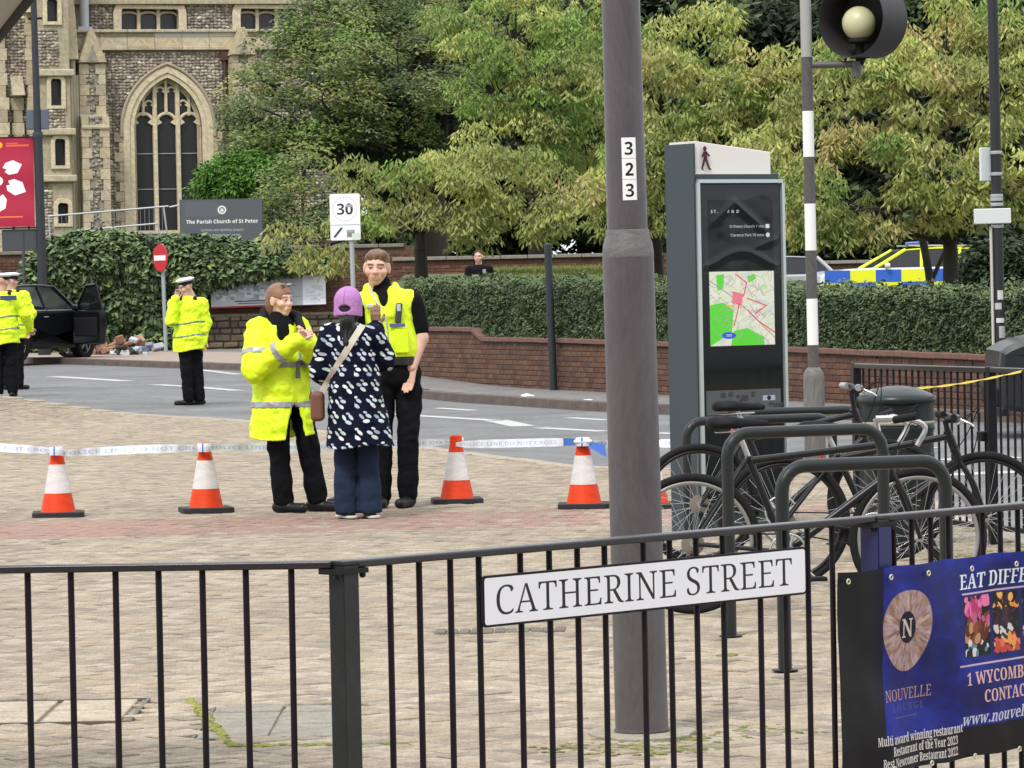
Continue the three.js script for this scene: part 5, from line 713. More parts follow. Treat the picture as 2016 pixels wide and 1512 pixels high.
{ // railing along the kerb at right
  const A = V(at(1688, 750, 25.2).x, 0, -25.2), B = V(at(2016, 760, 22.8).x, 0, -22.8), dir = B.clone().sub(A).normalize(), E = A.clone().addScaledVector(dir, 4.1);
  const len = A.distanceTo(E), t = thing('guard_rail', 'black guard railing along the kerb behind the litter bin', 'railing', A, Math.atan2(-(E.z - A.z), E.x - A.x));
  for (const [a, b] of [[0, 2.02], [2.08, 4.1]]) { mesh('top_rail', rbox(b - a, .03, .05, .006, (a + b) / 2, 1.0, 0), mat([.03, .028, .026], { roughness: .3 }), t); mesh('bottom_rail', rbox(b - a, .03, .04, .006, (a + b) / 2, .1, 0), BLACK.steel, t); const g = new THREE.CylinderGeometry(.008, .008, .88, 8).translate(0, .545, 0); for (let x = a + .1; x < b - .05; x += .098) mesh('bar', g, BLACK.steel, t).position.x = x; }
  for (const x of [-.02, 2.05]) mesh('post', [rbox(.05, 1.02, .05, .005, x, .51, 0)], BLACK.steel, t);
  mesh('latch', rbox(.08, .06, .06, .01, 1.98, .62, .02), BLACK.steel, t);
  const pts = []; for (let i = 0; i <= 20; i++) pts.push(V(lerp(.35, 2.6, i / 20), lerp(.86, 1.0, i / 20) - .03 * Math.sin(i / 20 * 3.14), .05)); const tt = thing('yellow_tape', 'twisted yellow tape strung along the kerb railing', 'tape', A, t.rotation.y); const g = []; for (let i = 0; i < 20; i++) g.push(quad(pts[i].clone().add(V(0, i % 3 ? .007 : .003, .0)), pts[i + 1].clone().add(V(0, (i + 1) % 3 ? .007 : .003, 0)), pts[i + 1].clone().add(V(0, (i + 1) % 3 ? -.007 : -.002, .01)), pts[i].clone().add(V(0, i % 3 ? -.007 : -.002, .01)))); mesh('ribbon', g, mat([.6, .45, .04], { roughness: .5 }), tt);
}
{ // litter bin
  const D = 23.2, x = at(1770, 1090, D).x, t = thing('litter_bin', 'round dark green litter bin with domed lid beside the bicycles', 'bin', V(x, 0, -D)), m = mat([.014, .02, .02], { roughness: .4, roughnessMap: T.rough, specularIntensity: .7 });
  mesh('body', lathe([[0, 0], [.2, 0], [.205, .04], [.208, .5], [.213, .51], [.213, .535], [.208, .545], [.21, .66], [.216, .67], [.216, .69], [.21, .7], [.212, .82]], 40), m, t);
  mesh('lid', lathe([[.212, .82], [.228, .825], [.228, .855], [.2, .875], [.13, .905], [.05, .92], [0, .922]], 40), m, t);
  mesh('rim', lathe([[.214, .7], [.219, .705], [.219, .715], [.214, .72]], 40), mat([.3, .29, .22], { roughness: .4 }), t);
  mesh('aperture', rbox(.2, .09, .05, .02, 0, .775, .19), BLACK.soft, t);
}
// ---------- cycle stands ----------
const stand = (lbl, pxL, pxR, D, dz, h, r) => { const a = at(pxL, 900, D), b = at(pxR, 900, D + dz), len = Math.hypot(b.x - a.x, dz), t = thing('cycle_stand', lbl, 'bike rack', V(a.x, 0, -D), Math.atan2(dz, b.x - a.x), 'steel hoops for locking bicycles');
  const k = .1, pts = []; pts.push(V(0, -.05, 0), V(0, h - k, 0)); for (let i = 1; i <= 6; i++) { const q = i / 6 * 1.5708; pts.push(V(k - k * Math.cos(q), h - k + k * Math.sin(q), 0)); } pts.push(V(len - k, h, 0)); for (let i = 1; i <= 6; i++) { const q = i / 6 * 1.5708; pts.push(V(len - k + k * Math.sin(q), h - k + k * Math.cos(q), 0)); } pts.push(V(len, -.05, 0));
  const path = new THREE.CurvePath(); for (let i = 1; i < pts.length; i++) path.add(new THREE.LineCurve3(pts[i - 1], pts[i]));
  class PC extends THREE.Curve { getPoint(u, o = V()) { return o.copy(path.getPoint(u)); } }
  mesh('hoop', new THREE.TubeGeometry(new PC(), 150, r, 12), mat([.022, .026, .026], { roughness: .42, roughnessMap: T.rough, specularIntensity: .6 }), t);
  for (const x of [0, len]) mesh('foot', lathe([[0, .004], [r * 1.9, .004], [r * 1.9, .01], [r, .014]], 18).translate(x, 0, 0), BLACK.steel, t); return t; };
stand('nearest cycle hoop, its right side behind the banner', 1538, 1860, 15.8, .25, .8, .027);
stand('second cycle hoop from the front, under the black saddle', 1432, 1738, 17.4, .3, .875, .026);
stand('third cycle hoop behind the two bicycles', 1462, 1700, 24.0, .2, .76, .026);
stand('far left cycle hoop in front of the totem', 1352, 1640, 23.2, .3, .74, .026);
// ---------- bicycles ----------
function bicycle(lbl, pxRear, D, R, wb, yaw, o) {
  const a = at(pxRear, 1080, D), t = thing('bicycle', lbl, 'bicycle', V(a.x, 0, -D), yaw, undefined), fm = mat(o.frame || [.011, .012, .014], { roughness: .3, specularIntensity: .7 });
  const wheel = (x, steer = 0) => { const w = new THREE.Group(); w.name = 'wheel'; w.position.set(x, R, 0); w.rotation.y = steer; t.add(w); mesh('tyre', new THREE.TorusGeometry(R - .019, .019, 10, 64), BLACK.rubber, w); mesh('rim', new THREE.TorusGeometry(R - .044, .011, 6, 64), o.rim || alu, w); mesh('hub', bar(V(0, 0, -.055), V(0, 0, .055), .017), alu, w); const s = []; for (let i = 0; i < 28; i++) { const q = i / 28 * 6.283, k = i % 2 ? 1 : -1, q2 = q + k * .5; s.push(bar(V(Math.cos(q2) * .018, Math.sin(q2) * .018, (i % 4 < 2 ? 1 : -1) * .03), V(Math.cos(q) * (R - .05), Math.sin(q) * (R - .05), 0), .0011, .0011, 4)); } const sp = mesh('spokes', s, chrome, w); sp.userData.kind = 'stuff';
    if (o.guard) { const pts = []; for (let i = 0; i <= 20; i++) { const q = lerp(-.1, 2.6, i / 20) + (x > .5 ? .2 : .5); pts.push(V(Math.cos(q) * (R + .018), Math.sin(q) * (R + .018), 0)); } const g = tube(pts, .019, 40, 8); g.scale(1, 1, 1.35); mesh('mudguard', g, o.guardMat || mat([.3, .31, .32], { roughness: .3, metalness: .5 }), w); } return w; };
  wheel(0); wheel(wb, o.steer || 0);
  const rear = V(0, R, 0), front = V(wb, R, 0), bb = V(.44, R - .05, 0), seat = V(.44 - .17, o.seatTube, 0), head = V(wb - .17, o.headY, 0), headLow = V(wb - .12, o.headY - .13, 0), sadl = V(.44 - .22, o.saddleY, 0);
  const tb = (n, p, q, r, m = fm) => mesh(n, bar(p, q, r, r, 12), m, t);
  tb('seat_tube', bb, seat, .017); tb('top_tube', o.step ? seat.clone().lerp(bb, .45) : seat.clone().add(V(.005, -.02, 0)), head, .017); tb('down_tube', bb, headLow, .02); tb('head_tube', headLow.clone().add(V(.01, -.03, 0)), head.clone().add(V(-.01, .03, 0)), .022);
  for (const s of [-1, 1]) { tb('chain_stay', rear.clone().setZ(s * .055), bb.clone().setZ(s * .03), .009); tb('seat_stay', rear.clone().setZ(s * .055), seat.clone().setZ(s * .02), .008); mesh('fork', tube([headLow.clone().setZ(s * .03), front.clone().add(V(-.06, .18, s * .055)), front.clone().setZ(s * .055)], .011, 14, 8), fm, t); }
  tb('seat_post', seat, sadl, .013, alu); 
  const sp2 = [{ c: [-.085, .004, 0], r: [.06, .026, .072] }, [-.06, .006, 0, .03, .125, .0, 0, .016], [-.12, .012, -.03, .02, -.12, .012, .03, .02]], sd = nets(field(sp2, .04, [], (d, x, y) => Math.max(d, -.018 - y)), bounds(sp2), .006);
  mesh('saddle', sd.translate(sadl.x + .01, sadl.y + .02, 0), BLACK.soft, t); mesh('saddle_rails', [bar(V(sadl.x - .1, sadl.y - .015, .025), V(sadl.x + .09, sadl.y - .01, .015), .004), bar(V(sadl.x - .1, sadl.y - .015, -.025), V(sadl.x + .09, sadl.y - .01, -.015), .004)], chrome, t).userData.kind = 'stuff';
  const bar0 = V(head.x - .02 + o.stem[0], head.y + o.stem[1], 0); mesh('stem', [bar(head, bar0.clone().setX(head.x - .02), .014), bar(bar0.clone().setX(head.x - .02), bar0, .016)], o.stemMat || BLACK.steel, t);
  mesh('handlebar', tube(o.drop ? [V(bar0.x + .06, bar0.y - .12, -.21), V(bar0.x + .1, bar0.y - .04, -.21), V(bar0.x + .04, bar0.y, -.2), bar0.clone().setZ(-.12), bar0, bar0.clone().setZ(.12), V(bar0.x + .04, bar0.y, .2), V(bar0.x + .1, bar0.y - .04, .21), V(bar0.x + .06, bar0.y - .12, .21)] : [V(bar0.x - .05, bar0.y + .02, -.3), V(bar0.x - .02, bar0.y + .02, -.18), bar0, V(bar0.x - .02, bar0.y + .02, .18), V(bar0.x - .05, bar0.y + .02, .3)], .0125, 40, 8), o.barMat || BLACK.steel, t);
  for (const s of [-1, 1]) { mesh('grip', bar(V(bar0.x - .04, bar0.y + (o.drop ? 0 : .02), s * .2), V(bar0.x - .055 + (o.drop ? .1 : 0), bar0.y + .02, s * .31), .018), o.gripMat || BLACK.rubber, t); mesh('brake_lever', tube([V(bar0.x - .01, bar0.y + .01, s * .16), V(bar0.x + .05, bar0.y - .02, s * .2), V(bar0.x + .04, bar0.y - .03, s * .28)], .006, 10, 6), chrome, t); }
  mesh('chainring', [new THREE.TorusGeometry(.085, .006, 6, 36).translate(bb.x, bb.y, .05), new THREE.CircleGeometry(.035, 16).translate(bb.x, bb.y, .05), ...[0, 1, 2, 3, 4].map((i) => bar(V(bb.x, bb.y, .05), V(bb.x + .085 * Math.cos(i * 1.257), bb.y + .085 * Math.sin(i * 1.257), .05), .008, .006, 6))], alu, t).userData.kind = 'stuff';
  mesh('cassette', [.02, .032, .044, .054].map((r, i) => new THREE.CylinderGeometry(r, r, .004, 28).rotateX(Math.PI / 2).translate(0, R, .05 - i * .006)), mat([.38, .36, .32], { metalness: .8, roughness: .4 }), t).userData.kind = 'stuff';
  mesh('chain', [bar(V(0, R + .05, .05), V(bb.x, bb.y + .085, .05), .004, .004, 5), bar(V(0, R - .05, .05), V(bb.x, bb.y - .085, .05), .004, .004, 5)], BLACK.steel, t).userData.kind = 'stuff';
  mesh('derailleur', [rbox(.03, .09, .015, .006, .01, R - .08, .06, 0, .3), new THREE.TorusGeometry(.02, .005, 6, 14).translate(.03, R - .125, .05)], BLACK.steel, t).userData.kind = 'stuff';
  for (const s of [-1, 1]) { const e = bb.clone().add(V(s * .12, s * -.12, s * .07)); const c = mesh('crank', bar(bb.clone().setZ(s * .06), e, .01, .008, 8), alu, t); mesh('pedal', rbox(.09, .02, .08, .006, e.x, e.y, e.z + s * .045), BLACK.soft, c); }
  const cab = [tube([bar0.clone().add(V(.03, .0, .1)), bar0.clone().add(V(.1, .06, .05)), head.clone().add(V(.07, -.02, .02)), head.clone().add(V(0, -.08, .02))], .003, 20, 5), tube([bar0.clone().add(V(.03, 0, -.1)), bar0.clone().add(V(.12, .03, -.04)), headLow.clone().add(V(.06, .02, 0)), headLow], .003, 20, 5)]; mesh('brake_cable', cab, BLACK.rubber, t).userData.kind = 'stuff';
  if (o.light) mesh('rear_reflector', rbox(.02, .05, .04, .008, sadl.x - .03, sadl.y - .12, 0), mat([.5, .02, .02], { roughness: .3 }), t);
  return t;
}
bicycle('black road bicycle with drop bars leaning on the second hoop', 1362, 18.7, .325, 1.06, .1, { seatTube: .72, headY: .76, saddleY: .85, stem: [.09, .12], drop: true, barMat: alu, stemMat: chrome, gripMat: BLACK.soft, rim: mat([.35, .35, .35], { roughness: .4, metalness: .6 }), guard: false, light: true });
bicycle('black flat-bar bicycle behind the hoops with silver grips', 1378, 22, .33, 1.03, .06, { seatTube: .7, headY: .8, saddleY: .83, stem: [.05, .13], gripMat: alu, rim: BLACK.steel, step: false, guard: false, light: true, steer: -.2 });
bicycle('black bicycle nearest the litter bin between the hoops', 1545, 20.2, .33, 1.0, .02, { seatTube: .66, headY: .74, saddleY: .77, stem: [.06, .08], rim: BLACK.steel, guard: false, light: true, frame: [.01, .01, .011] });
// ---------- cars ----------
const glassDark = mat([.012, .014, .016], { roughness: .06 });
function car(name, label, pos, yaw, o) { // local x forward, y up, z to the car's right
  const t = thing(name, label, 'car', pos, yaw), { L, W, H, R, belt } = o, hx = L / 2, fa = hx - o.fo, ra = -hx + o.ro, m = o.paint;
  const s = new THREE.Shape(), sill = .24, ar = R + .05; s.moveTo(-hx + .06, sill + .1); s.lineTo(ra - ar, sill); s.absarc(ra, R, ar, Math.PI + .25, -.25, true); s.lineTo(fa - ar, sill); s.absarc(fa, R, ar, Math.PI + .25, -.25, true); s.lineTo(hx - .05, sill + .06); s.quadraticCurveTo(hx + .02, .5, hx - .03, o.nose); s.quadraticCurveTo(hx - .25, o.nose + .16, o.scr[0] + .05, belt + .02); s.lineTo(o.back[0] - .02, belt + .03); s.quadraticCurveTo(-hx + .05, belt, -hx + .02, belt - .12); s.quadraticCurveTo(-hx - .02, .6, -hx + .06, sill + .1);
  mesh('body', extr(s, W - .12, .06, 16).translate(0, 0, -W / 2 + .06), m, t);
  const wb = W / 2 - .06, wt = W / 2 - .24, pts = []; for (const z of [-1, 1]) pts.push(V(o.scr[0], belt, z * wb), V(o.back[0], belt, z * wb), V(o.scr[1], H - .06, z * wt), V(o.back[1], H - .08, z * wt), V((o.scr[1] + o.back[1]) / 2, H - .03, z * wt * .9), V(o.scr[0] + .02, belt, z * wb * .5));
  mesh('windows', new ConvexGeometry(pts), glassDark, t);
  const roof = new THREE.Shape(); roof.moveTo(o.scr[1] + .05, H - .075); roof.quadraticCurveTo((o.scr[1] + o.back[1]) / 2, H + .015, o.back[1] - .03, H - .09); roof.lineTo(o.back[1], H - .12); roof.quadraticCurveTo((o.scr[1] + o.back[1]) / 2, H - .04, o.scr[1], H - .11); roof.closePath();
  mesh('roof', extr(roof, wt * 2, .03, 16).translate(0, 0, -wt), o.roofPaint || m, t);
  const pil = (x0, x1, r, z) => { const g = bar(V(x0, belt, z * (wb - .005)), V(x1, H - .08, z * (wt + .012)), r, r, 8); mesh('pillar', g, o.pillar || m, t); };
  for (const z of [-1, 1]) { pil(o.scr[0], o.scr[1], .045, z); pil(o.back[0], o.back[1], .06, z); for (const [a, b] of o.pillars) pil(a, b, .04, z); mesh('window_trim', bar(V(o.scr[0] + .02, belt + .015, z * (wb + .012)), V(o.back[0], belt + .02, z * (wb + .012)), .012, .012, 6), o.trim || BLACK.steel, t);
    mesh('mirror', rbox(.12, .13, .2, .05, o.scr[0] - .28, belt + .07, z * (W / 2 + .07)), o.mirror || m, t); mesh('door_handle', rbox(.16, .025, .03, .01, -.35, belt - .12, z * (W / 2 + .008)), o.trim || BLACK.steel, t); mesh('headlight', ball(.1, hx - .14, o.nose - .04, z * (W / 2 - .2), 1.1, .8, 1.6, 14, 10), mat([.6, .62, .65], { roughness: .12, metalness: .4 }), t); mesh('tail_light', rbox(.34, .13, .1, .04, -hx + .13, belt - .13, z * (W / 2 - .045)), mat([.35, .008, .012], { roughness: .2 }), t);
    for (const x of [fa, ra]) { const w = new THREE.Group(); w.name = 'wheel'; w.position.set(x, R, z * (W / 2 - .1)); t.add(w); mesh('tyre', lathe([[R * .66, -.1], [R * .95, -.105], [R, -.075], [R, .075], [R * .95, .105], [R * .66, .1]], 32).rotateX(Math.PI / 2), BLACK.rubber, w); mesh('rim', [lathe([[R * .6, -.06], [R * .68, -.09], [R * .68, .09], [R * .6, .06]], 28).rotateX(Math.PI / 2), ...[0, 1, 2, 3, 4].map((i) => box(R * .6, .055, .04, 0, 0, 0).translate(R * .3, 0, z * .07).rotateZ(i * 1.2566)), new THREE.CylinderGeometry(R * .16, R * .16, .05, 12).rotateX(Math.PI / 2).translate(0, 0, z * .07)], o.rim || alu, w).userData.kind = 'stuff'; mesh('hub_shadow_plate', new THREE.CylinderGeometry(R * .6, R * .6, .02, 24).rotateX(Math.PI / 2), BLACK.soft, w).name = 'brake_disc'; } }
  mesh('bumper', [rbox(.1, .2, W - .16, .04, hx - .02, .42, 0), rbox(.1, .2, W - .16, .04, -hx + .03, .45, 0)], o.bumper || BLACK.soft, t).userData.kind = 'stuff';
  mesh('number_plate', rbox(.015, .11, .52, .004, -hx - .012, .72, 0), mat([.6, .5, .08], { roughness: .4 }), t);
  return t;
}
{ // crashed black car against the wall
  const rear = at(90, 706, 86), p = V(rear.x - .72, gh(rear.x, -86) + .02, -86 - .9 * 1.2);
  const o = { L: 4.5, W: 1.86, H: 1.66, R: .36, belt: 1.05, nose: .86, fo: .92, ro: .86, scr: [1.05, .3], back: [-2.1, -1.5], pillars: [[-.25, -.32], [-1.25, -1.3]], paint: mat([.006, .007, .009], { roughness: .25, specularIntensity: .8 }), rim: mat([.2, .21, .2], { roughness: .4, metalness: .6 }), trim: alu };
  const t = car('crashed_car', 'black car with open driver door stopped against the ivy wall', p, 66 * DEG, o);
  const d = new THREE.Group(); d.name = 'open_door'; d.position.set(.88, 0, .93); d.rotation.y = 62 * DEG; t.add(d);
  const ds = new THREE.Shape(); ds.moveTo(0, .32); ds.lineTo(-1.05, .34); ds.quadraticCurveTo(-1.14, .7, -1.1, 1.05); ds.lineTo(0, 1.04); ds.closePath(); mesh('panel', extr(ds, .1, .03).translate(0, 0, -.05), o.paint, d); mesh('window_frame', [bar(V(-.02, 1.04, 0), V(-.62, 1.58, -.1), .03), bar(V(-.62, 1.58, -.1), V(-1.0, 1.6, -.1), .03), bar(V(-1.0, 1.6, -.1), V(-1.08, 1.04, 0), .03)], o.paint, d); mesh('glass', quad(V(-.06, 1.05, 0), V(-1.06, 1.05, 0), V(-.98, 1.57, -.1), V(-.62, 1.56, -.1)), mat([.05, .06, .06], { roughness: .05, transmission: .8, thickness: 0 }), d); mesh('mirror', rbox(.12, .16, .22, .06, -.14, 1.14, .16), mat([.6, .62, .64], { roughness: .15, metalness: .6 }), d); mesh('inner_trim', rbox(.9, .4, .04, .02, -.55, .7, -.09), BLACK.soft, d);
}
{ // patrol car in yellow and blue squares
  const D = 99, c = at(1786, 560, D), yel = mat([.78, .8, .02], { roughness: .35 }), blu = mat([.03, .12, .55], { roughness: .35 }), wh = mat([.68, .7, .7], { roughness: .3, clearcoat: .6 });
  const o = { L: 4.75, W: 1.85, H: 1.5, R: .33, belt: .98, nose: .82, fo: .9, ro: .95, scr: [1.0, .2], back: [-2.2, -1.75], pillars: [[-.15, -.2], [-1.1, -1.15]], paint: wh, roofPaint: yel, pillar: yel, rim: alu, mirror: wh };
  const t = car('patrol_car', 'patrol car in yellow and blue squares behind the hedge', V(c.x, .91, -D), 188 * DEG, o);
  let k = 1; for (let x = 2.25; x > -2.2; x -= .63, k++) for (const z of [-1, 1]) { mesh('marking', box(.625, .3, .01, x - .31, .8, z * (.925 + .006)), k % 2 ? blu : yel, t); mesh('marking', box(.625, .28, .01, x - .31, .505, z * (.925 + .006)), k % 2 ? yel : blu, t); }
  mesh('marking', [box(.012, .5, 1.5, -2.385, .8, 0), extr(shp([[-2.36, .62], [-1.98, .66], [-1.85, 1.44], [-2.05, 1.3]]), .012).translate(0, 0, -.9)], yel, t).userData.kind = 'stuff';
  mesh('light_bar', [rbox(.3, .1, 1.2, .04, -.25, 1.57, 0)], mat([.05, .12, .5], { roughness: .15 }), t);
  for (const z of [-1, 1]) mesh('roof_rail', bar(V(.1, 1.52, z * .62), V(-1.7, 1.5, z * .62), .018), alu, t);
}
{ const D = 108, c = at(1490, 560, D); car('parked_car', 'silver parked car half hidden behind the totem', V(c.x, .84, -D), 186 * DEG, { L: 4.3, W: 1.78, H: 1.5, R: .32, belt: .96, nose: .8, fo: .85, ro: .8, scr: [.95, .2], back: [-1.95, -1.5], pillars: [[-.2, -.25]], paint: mat([.42, .43, .45], { roughness: .3, metalness: .3, clearcoat: .6 }) }); }
{ const D = 41, c = at(1940, 850, D), p = V(c.x + 2.2, -.07, -D - .3); car('grey_car', 'dark grey car nosing in at the right edge behind the railing', p, 178 * DEG, { L: 4.2, W: 1.8, H: 1.62, R: .34, belt: 1.02, nose: .88, fo: .8, ro: .8, scr: [1.35, .55], back: [-1.95, -1.5], pillars: [[-.2, -.25]], paint: mat([.022, .023, .026], { roughness: .25, specularIntensity: .9 }), rim: alu }); }
// ---------- people ----------
const fold = (amp, fx = 9, fy = 14) => (d, x, y, z) => d + amp * (fbm(x * fx, y * fy, z * fx, 3) + .6 * Math.sin(y * 26 + fbm(x * 6, y * 5, z * 6, 2) * 9) * .5 + .55 * (.35 - Math.abs(fbm(x * 11 + 3, y * 9 + x * 7, z * 11, 2)) * 2));
const layer = (name, prims, m, par, o = {}) => { const f = field(prims, o.k ?? .035, o.sub || [], o.clip ? (d, x, y, z) => o.clip(o.fold ? fold(o.fold)(d, x, y, z) : d, x, y, z) : o.fold ? fold(o.fold) : undefined); const g = nets(f, o.box || bounds(prims, .035), o.h ?? .012, o.colour); const q = mesh(name, g, m, par); q.userData.f = undefined; delete q.userData.f; return f; };
const band = (name, f, prims, m, par, slab, t = .006, h = .01) => mesh(name, nets((x, y, z) => Math.max(f(x, y, z) - t, slab(x, y, z)), bounds(prims, .03), h), m, par);
const skinTone = (r, g, b) => { const m = mat([1, 1, 1], { roughness: .55 }); m.vertexColors = true; m.userData = {}; return [m, [r, g, b]]; };
// head in its own frame (face to +z), returned as one geometry in person space
function headGeo(c, yaw, pitch, k, tone, o = {}) {
  const P = [{ c: [0, .028, -.012], r: [.074, .088, .092] }, { c: [0, -.04, .016], r: [.056 * (o.jaw || 1), .074, .07] }, { c: [0, -.096, .054], r: [.024, .02, .022] }, [0, .012, .08, .008, 0, -.026, .1, .0105 * (o.nose || 1)], [-.01, -.03, .088, .008, .01, -.03, .088, .008], [-.04, .028, .07, o.fem ? .009 : .013, .04, .028, .07, o.fem ? .009 : .013], { c: [-.04, -.028, .05], r: [.03, .026, .03] }, { c: [.04, -.028, .05], r: [.03, .026, .03] }, [-.018, -.062, .076, .008, .018, -.062, .076, .008], [-.013, -.07, .075, .008, .013, -.07, .075, .008], { c: [-.078, -.008, -.012], r: [.011, .034, .022] }, { c: [.078, -.008, -.012], r: [.011, .034, .022] }, [0, -.06, -.02, o.fem ? .042 : .052, 0, -.2, -.035, o.fem ? .048 : .056]];
  const S = [{ c: [-.031, .004, .097], r: [.017, .011, .018] }, { c: [.031, .004, .097], r: [.017, .011, .018] }];
  const f0 = field(P, .022, S), f = (x, y, z) => smin(f0(x, y, z), Math.min(Math.hypot(x - .031, y - .004, z - .074) - .0125, Math.hypot(x + .031, y - .004, z - .074) - .0125), .003);
  const [r, g, b] = tone, colr = (x, y, z) => { if (z > .04) { const ex = Math.abs(x) - .031, ey = y - .004; if (ex * ex / .00016 + ey * ey / .00003 < 1) return Math.hypot(ex, ey) < .006 ? [.03, .022, .018] : [.26, .2, .17]; if (ex * ex / .0004 + (ey - .003) * (ey - .003) / .00014 < 1) return [r * .84, g * .76, b * .74]; if (Math.abs(ex) < .021 && Math.abs(y - .027 + ex * ex * 9) < .0055) return o.brow || [r * .35, g * .3, b * .28]; const sm = o.smile ? 13 : 3, hw = o.smile ? .03 : .022, my = y + .065 - x * x * sm; if (Math.abs(x) < hw && Math.abs(my) < .0022) return o.smile ? [r * .55, g * .33, b * .3] : [r * .5, g * .3, b * .28]; if (Math.abs(x) < hw - .003 && my < .007 && my > -.009) return [r * .9, g * .62, b * .6]; const ch = Math.hypot(Math.abs(x) - .042, y + .028); if (ch < .03) { const q = 1 - ch / .03; return [r, g * (1 - .16 * q), b * (1 - .14 * q)]; } } const n = 1 + .12 * fbm(x * 40, y * 40, z * 40, 2); return [r * n, g * n, b * n]; };
  const gm = nets(f, [[-.1, -.2, -.12], [.1, .13, .13]], .0055, colr); gm.applyMatrix4(M4(c[0], c[1], c[2], pitch, yaw, o.roll || 0, k)); return gm;
}
// hand: wrist point, direction of the fingers, palm normal, side of the thumb, curl
function handPrims(w, dir, nrm, thumb, curl, k = 1) {
  const d = V(...dir).normalize(), n = V(...nrm).normalize(), s = d.clone().cross(n).normalize().multiplyScalar(thumb), W = V(...w), pr = [], at3 = (a, b, c) => W.clone().addScaledVector(d, a * k).addScaledVector(s, b * k).addScaledVector(n, c * k), cp = (p, q, r0, r1) => pr.push([p.x, p.y, p.z, r0 * k, q.x, q.y, q.z, r1 * k]);
  for (const b of [-.024, -.008, .008, .024]) cp(at3(.01, b * .7, 0), at3(.085, b, 0), .014, .0115);
  [[.03, .068], [.01, .08], [-.01, .075], [-.03, .058]].forEach(([b, L]) => { let p = at3(.085, b * .85, 0), a = curl * .4; for (let i = 0; i < 3; i++) { const l = L * [.45, .32, .26][i] * k, q = p.clone().addScaledVector(d, Math.cos(a) * l).addScaledVector(n, Math.sin(a) * l); cp(p, q, .0098 - i * .001, .009 - i * .001); p = q; a += curl * .75; } });
  let p = at3(.025, .024, .006), q = at3(.055, .05, .014), e = at3(.085, .058, .024); cp(p, q, .013, .0105); cp(q, e, .0105, .0085); return pr;
}
function bodyMesh(par, prims, head, hands, tone) {
  const [m] = skinTone(...tone), c = () => tone, gs = [nets(field(prims, .03), bounds(prims), .014, c), head]; for (const h of hands) gs.push(nets(field(h, .006), bounds(h, .012), .0042, c));
  const g = mergeGeometries(gs); return mesh('body', g, m, par);
}
const hiVis = mat([.7, .93, .012], { roughness: .62, bumpMap: T.cloth, bumpScale: .006 }), silver = mat([.34, .345, .36], { roughness: .38, metalness: .2 }), kit = mat([.007, .007, .009], { roughness: .85, specularIntensity: .2, bumpMap: T.cloth, bumpScale: .004 }), boot = mat([.01, .01, .011], { roughness: .45, specularIntensity: .6 });
const hairCol = (c, oy) => (x, y, z) => { const a = Math.atan2(x, y + oy), k = .75 + .9 * clamp(.4 + fbm(a * 14, z * 9, 2, 3) * 1.1); return [c[0] * k, c[1] * k, c[2] * k]; };
const person = (lbl, px, py, D, group) => { const p = at(px, py, D); const t = thing('person', lbl, 'person', V(p.x, gh(p.x, -D) - (p.x > nk(D) ? .068 : 0), -D), 0, group); return t; };
const legs = (a, fat = 1) => a.flatMap((l) => [[...l[0], .085 * fat, ...l[1], .062 * fat], [...l[1], .06 * fat, ...l[2], .05 * fat]]);
const foot = (an, toe, r = .045) => [[an[0], an[1] + .06, an[2], r, an[0], .05, an[2], r], [an[0] - (toe[0] - an[0]) * .35, .04, an[2] - (toe[2] - an[2]) * .35, .038, toe[0], .035, toe[2], .036]];
const flat0 = (d, x, y) => Math.max(d, .002 - y);
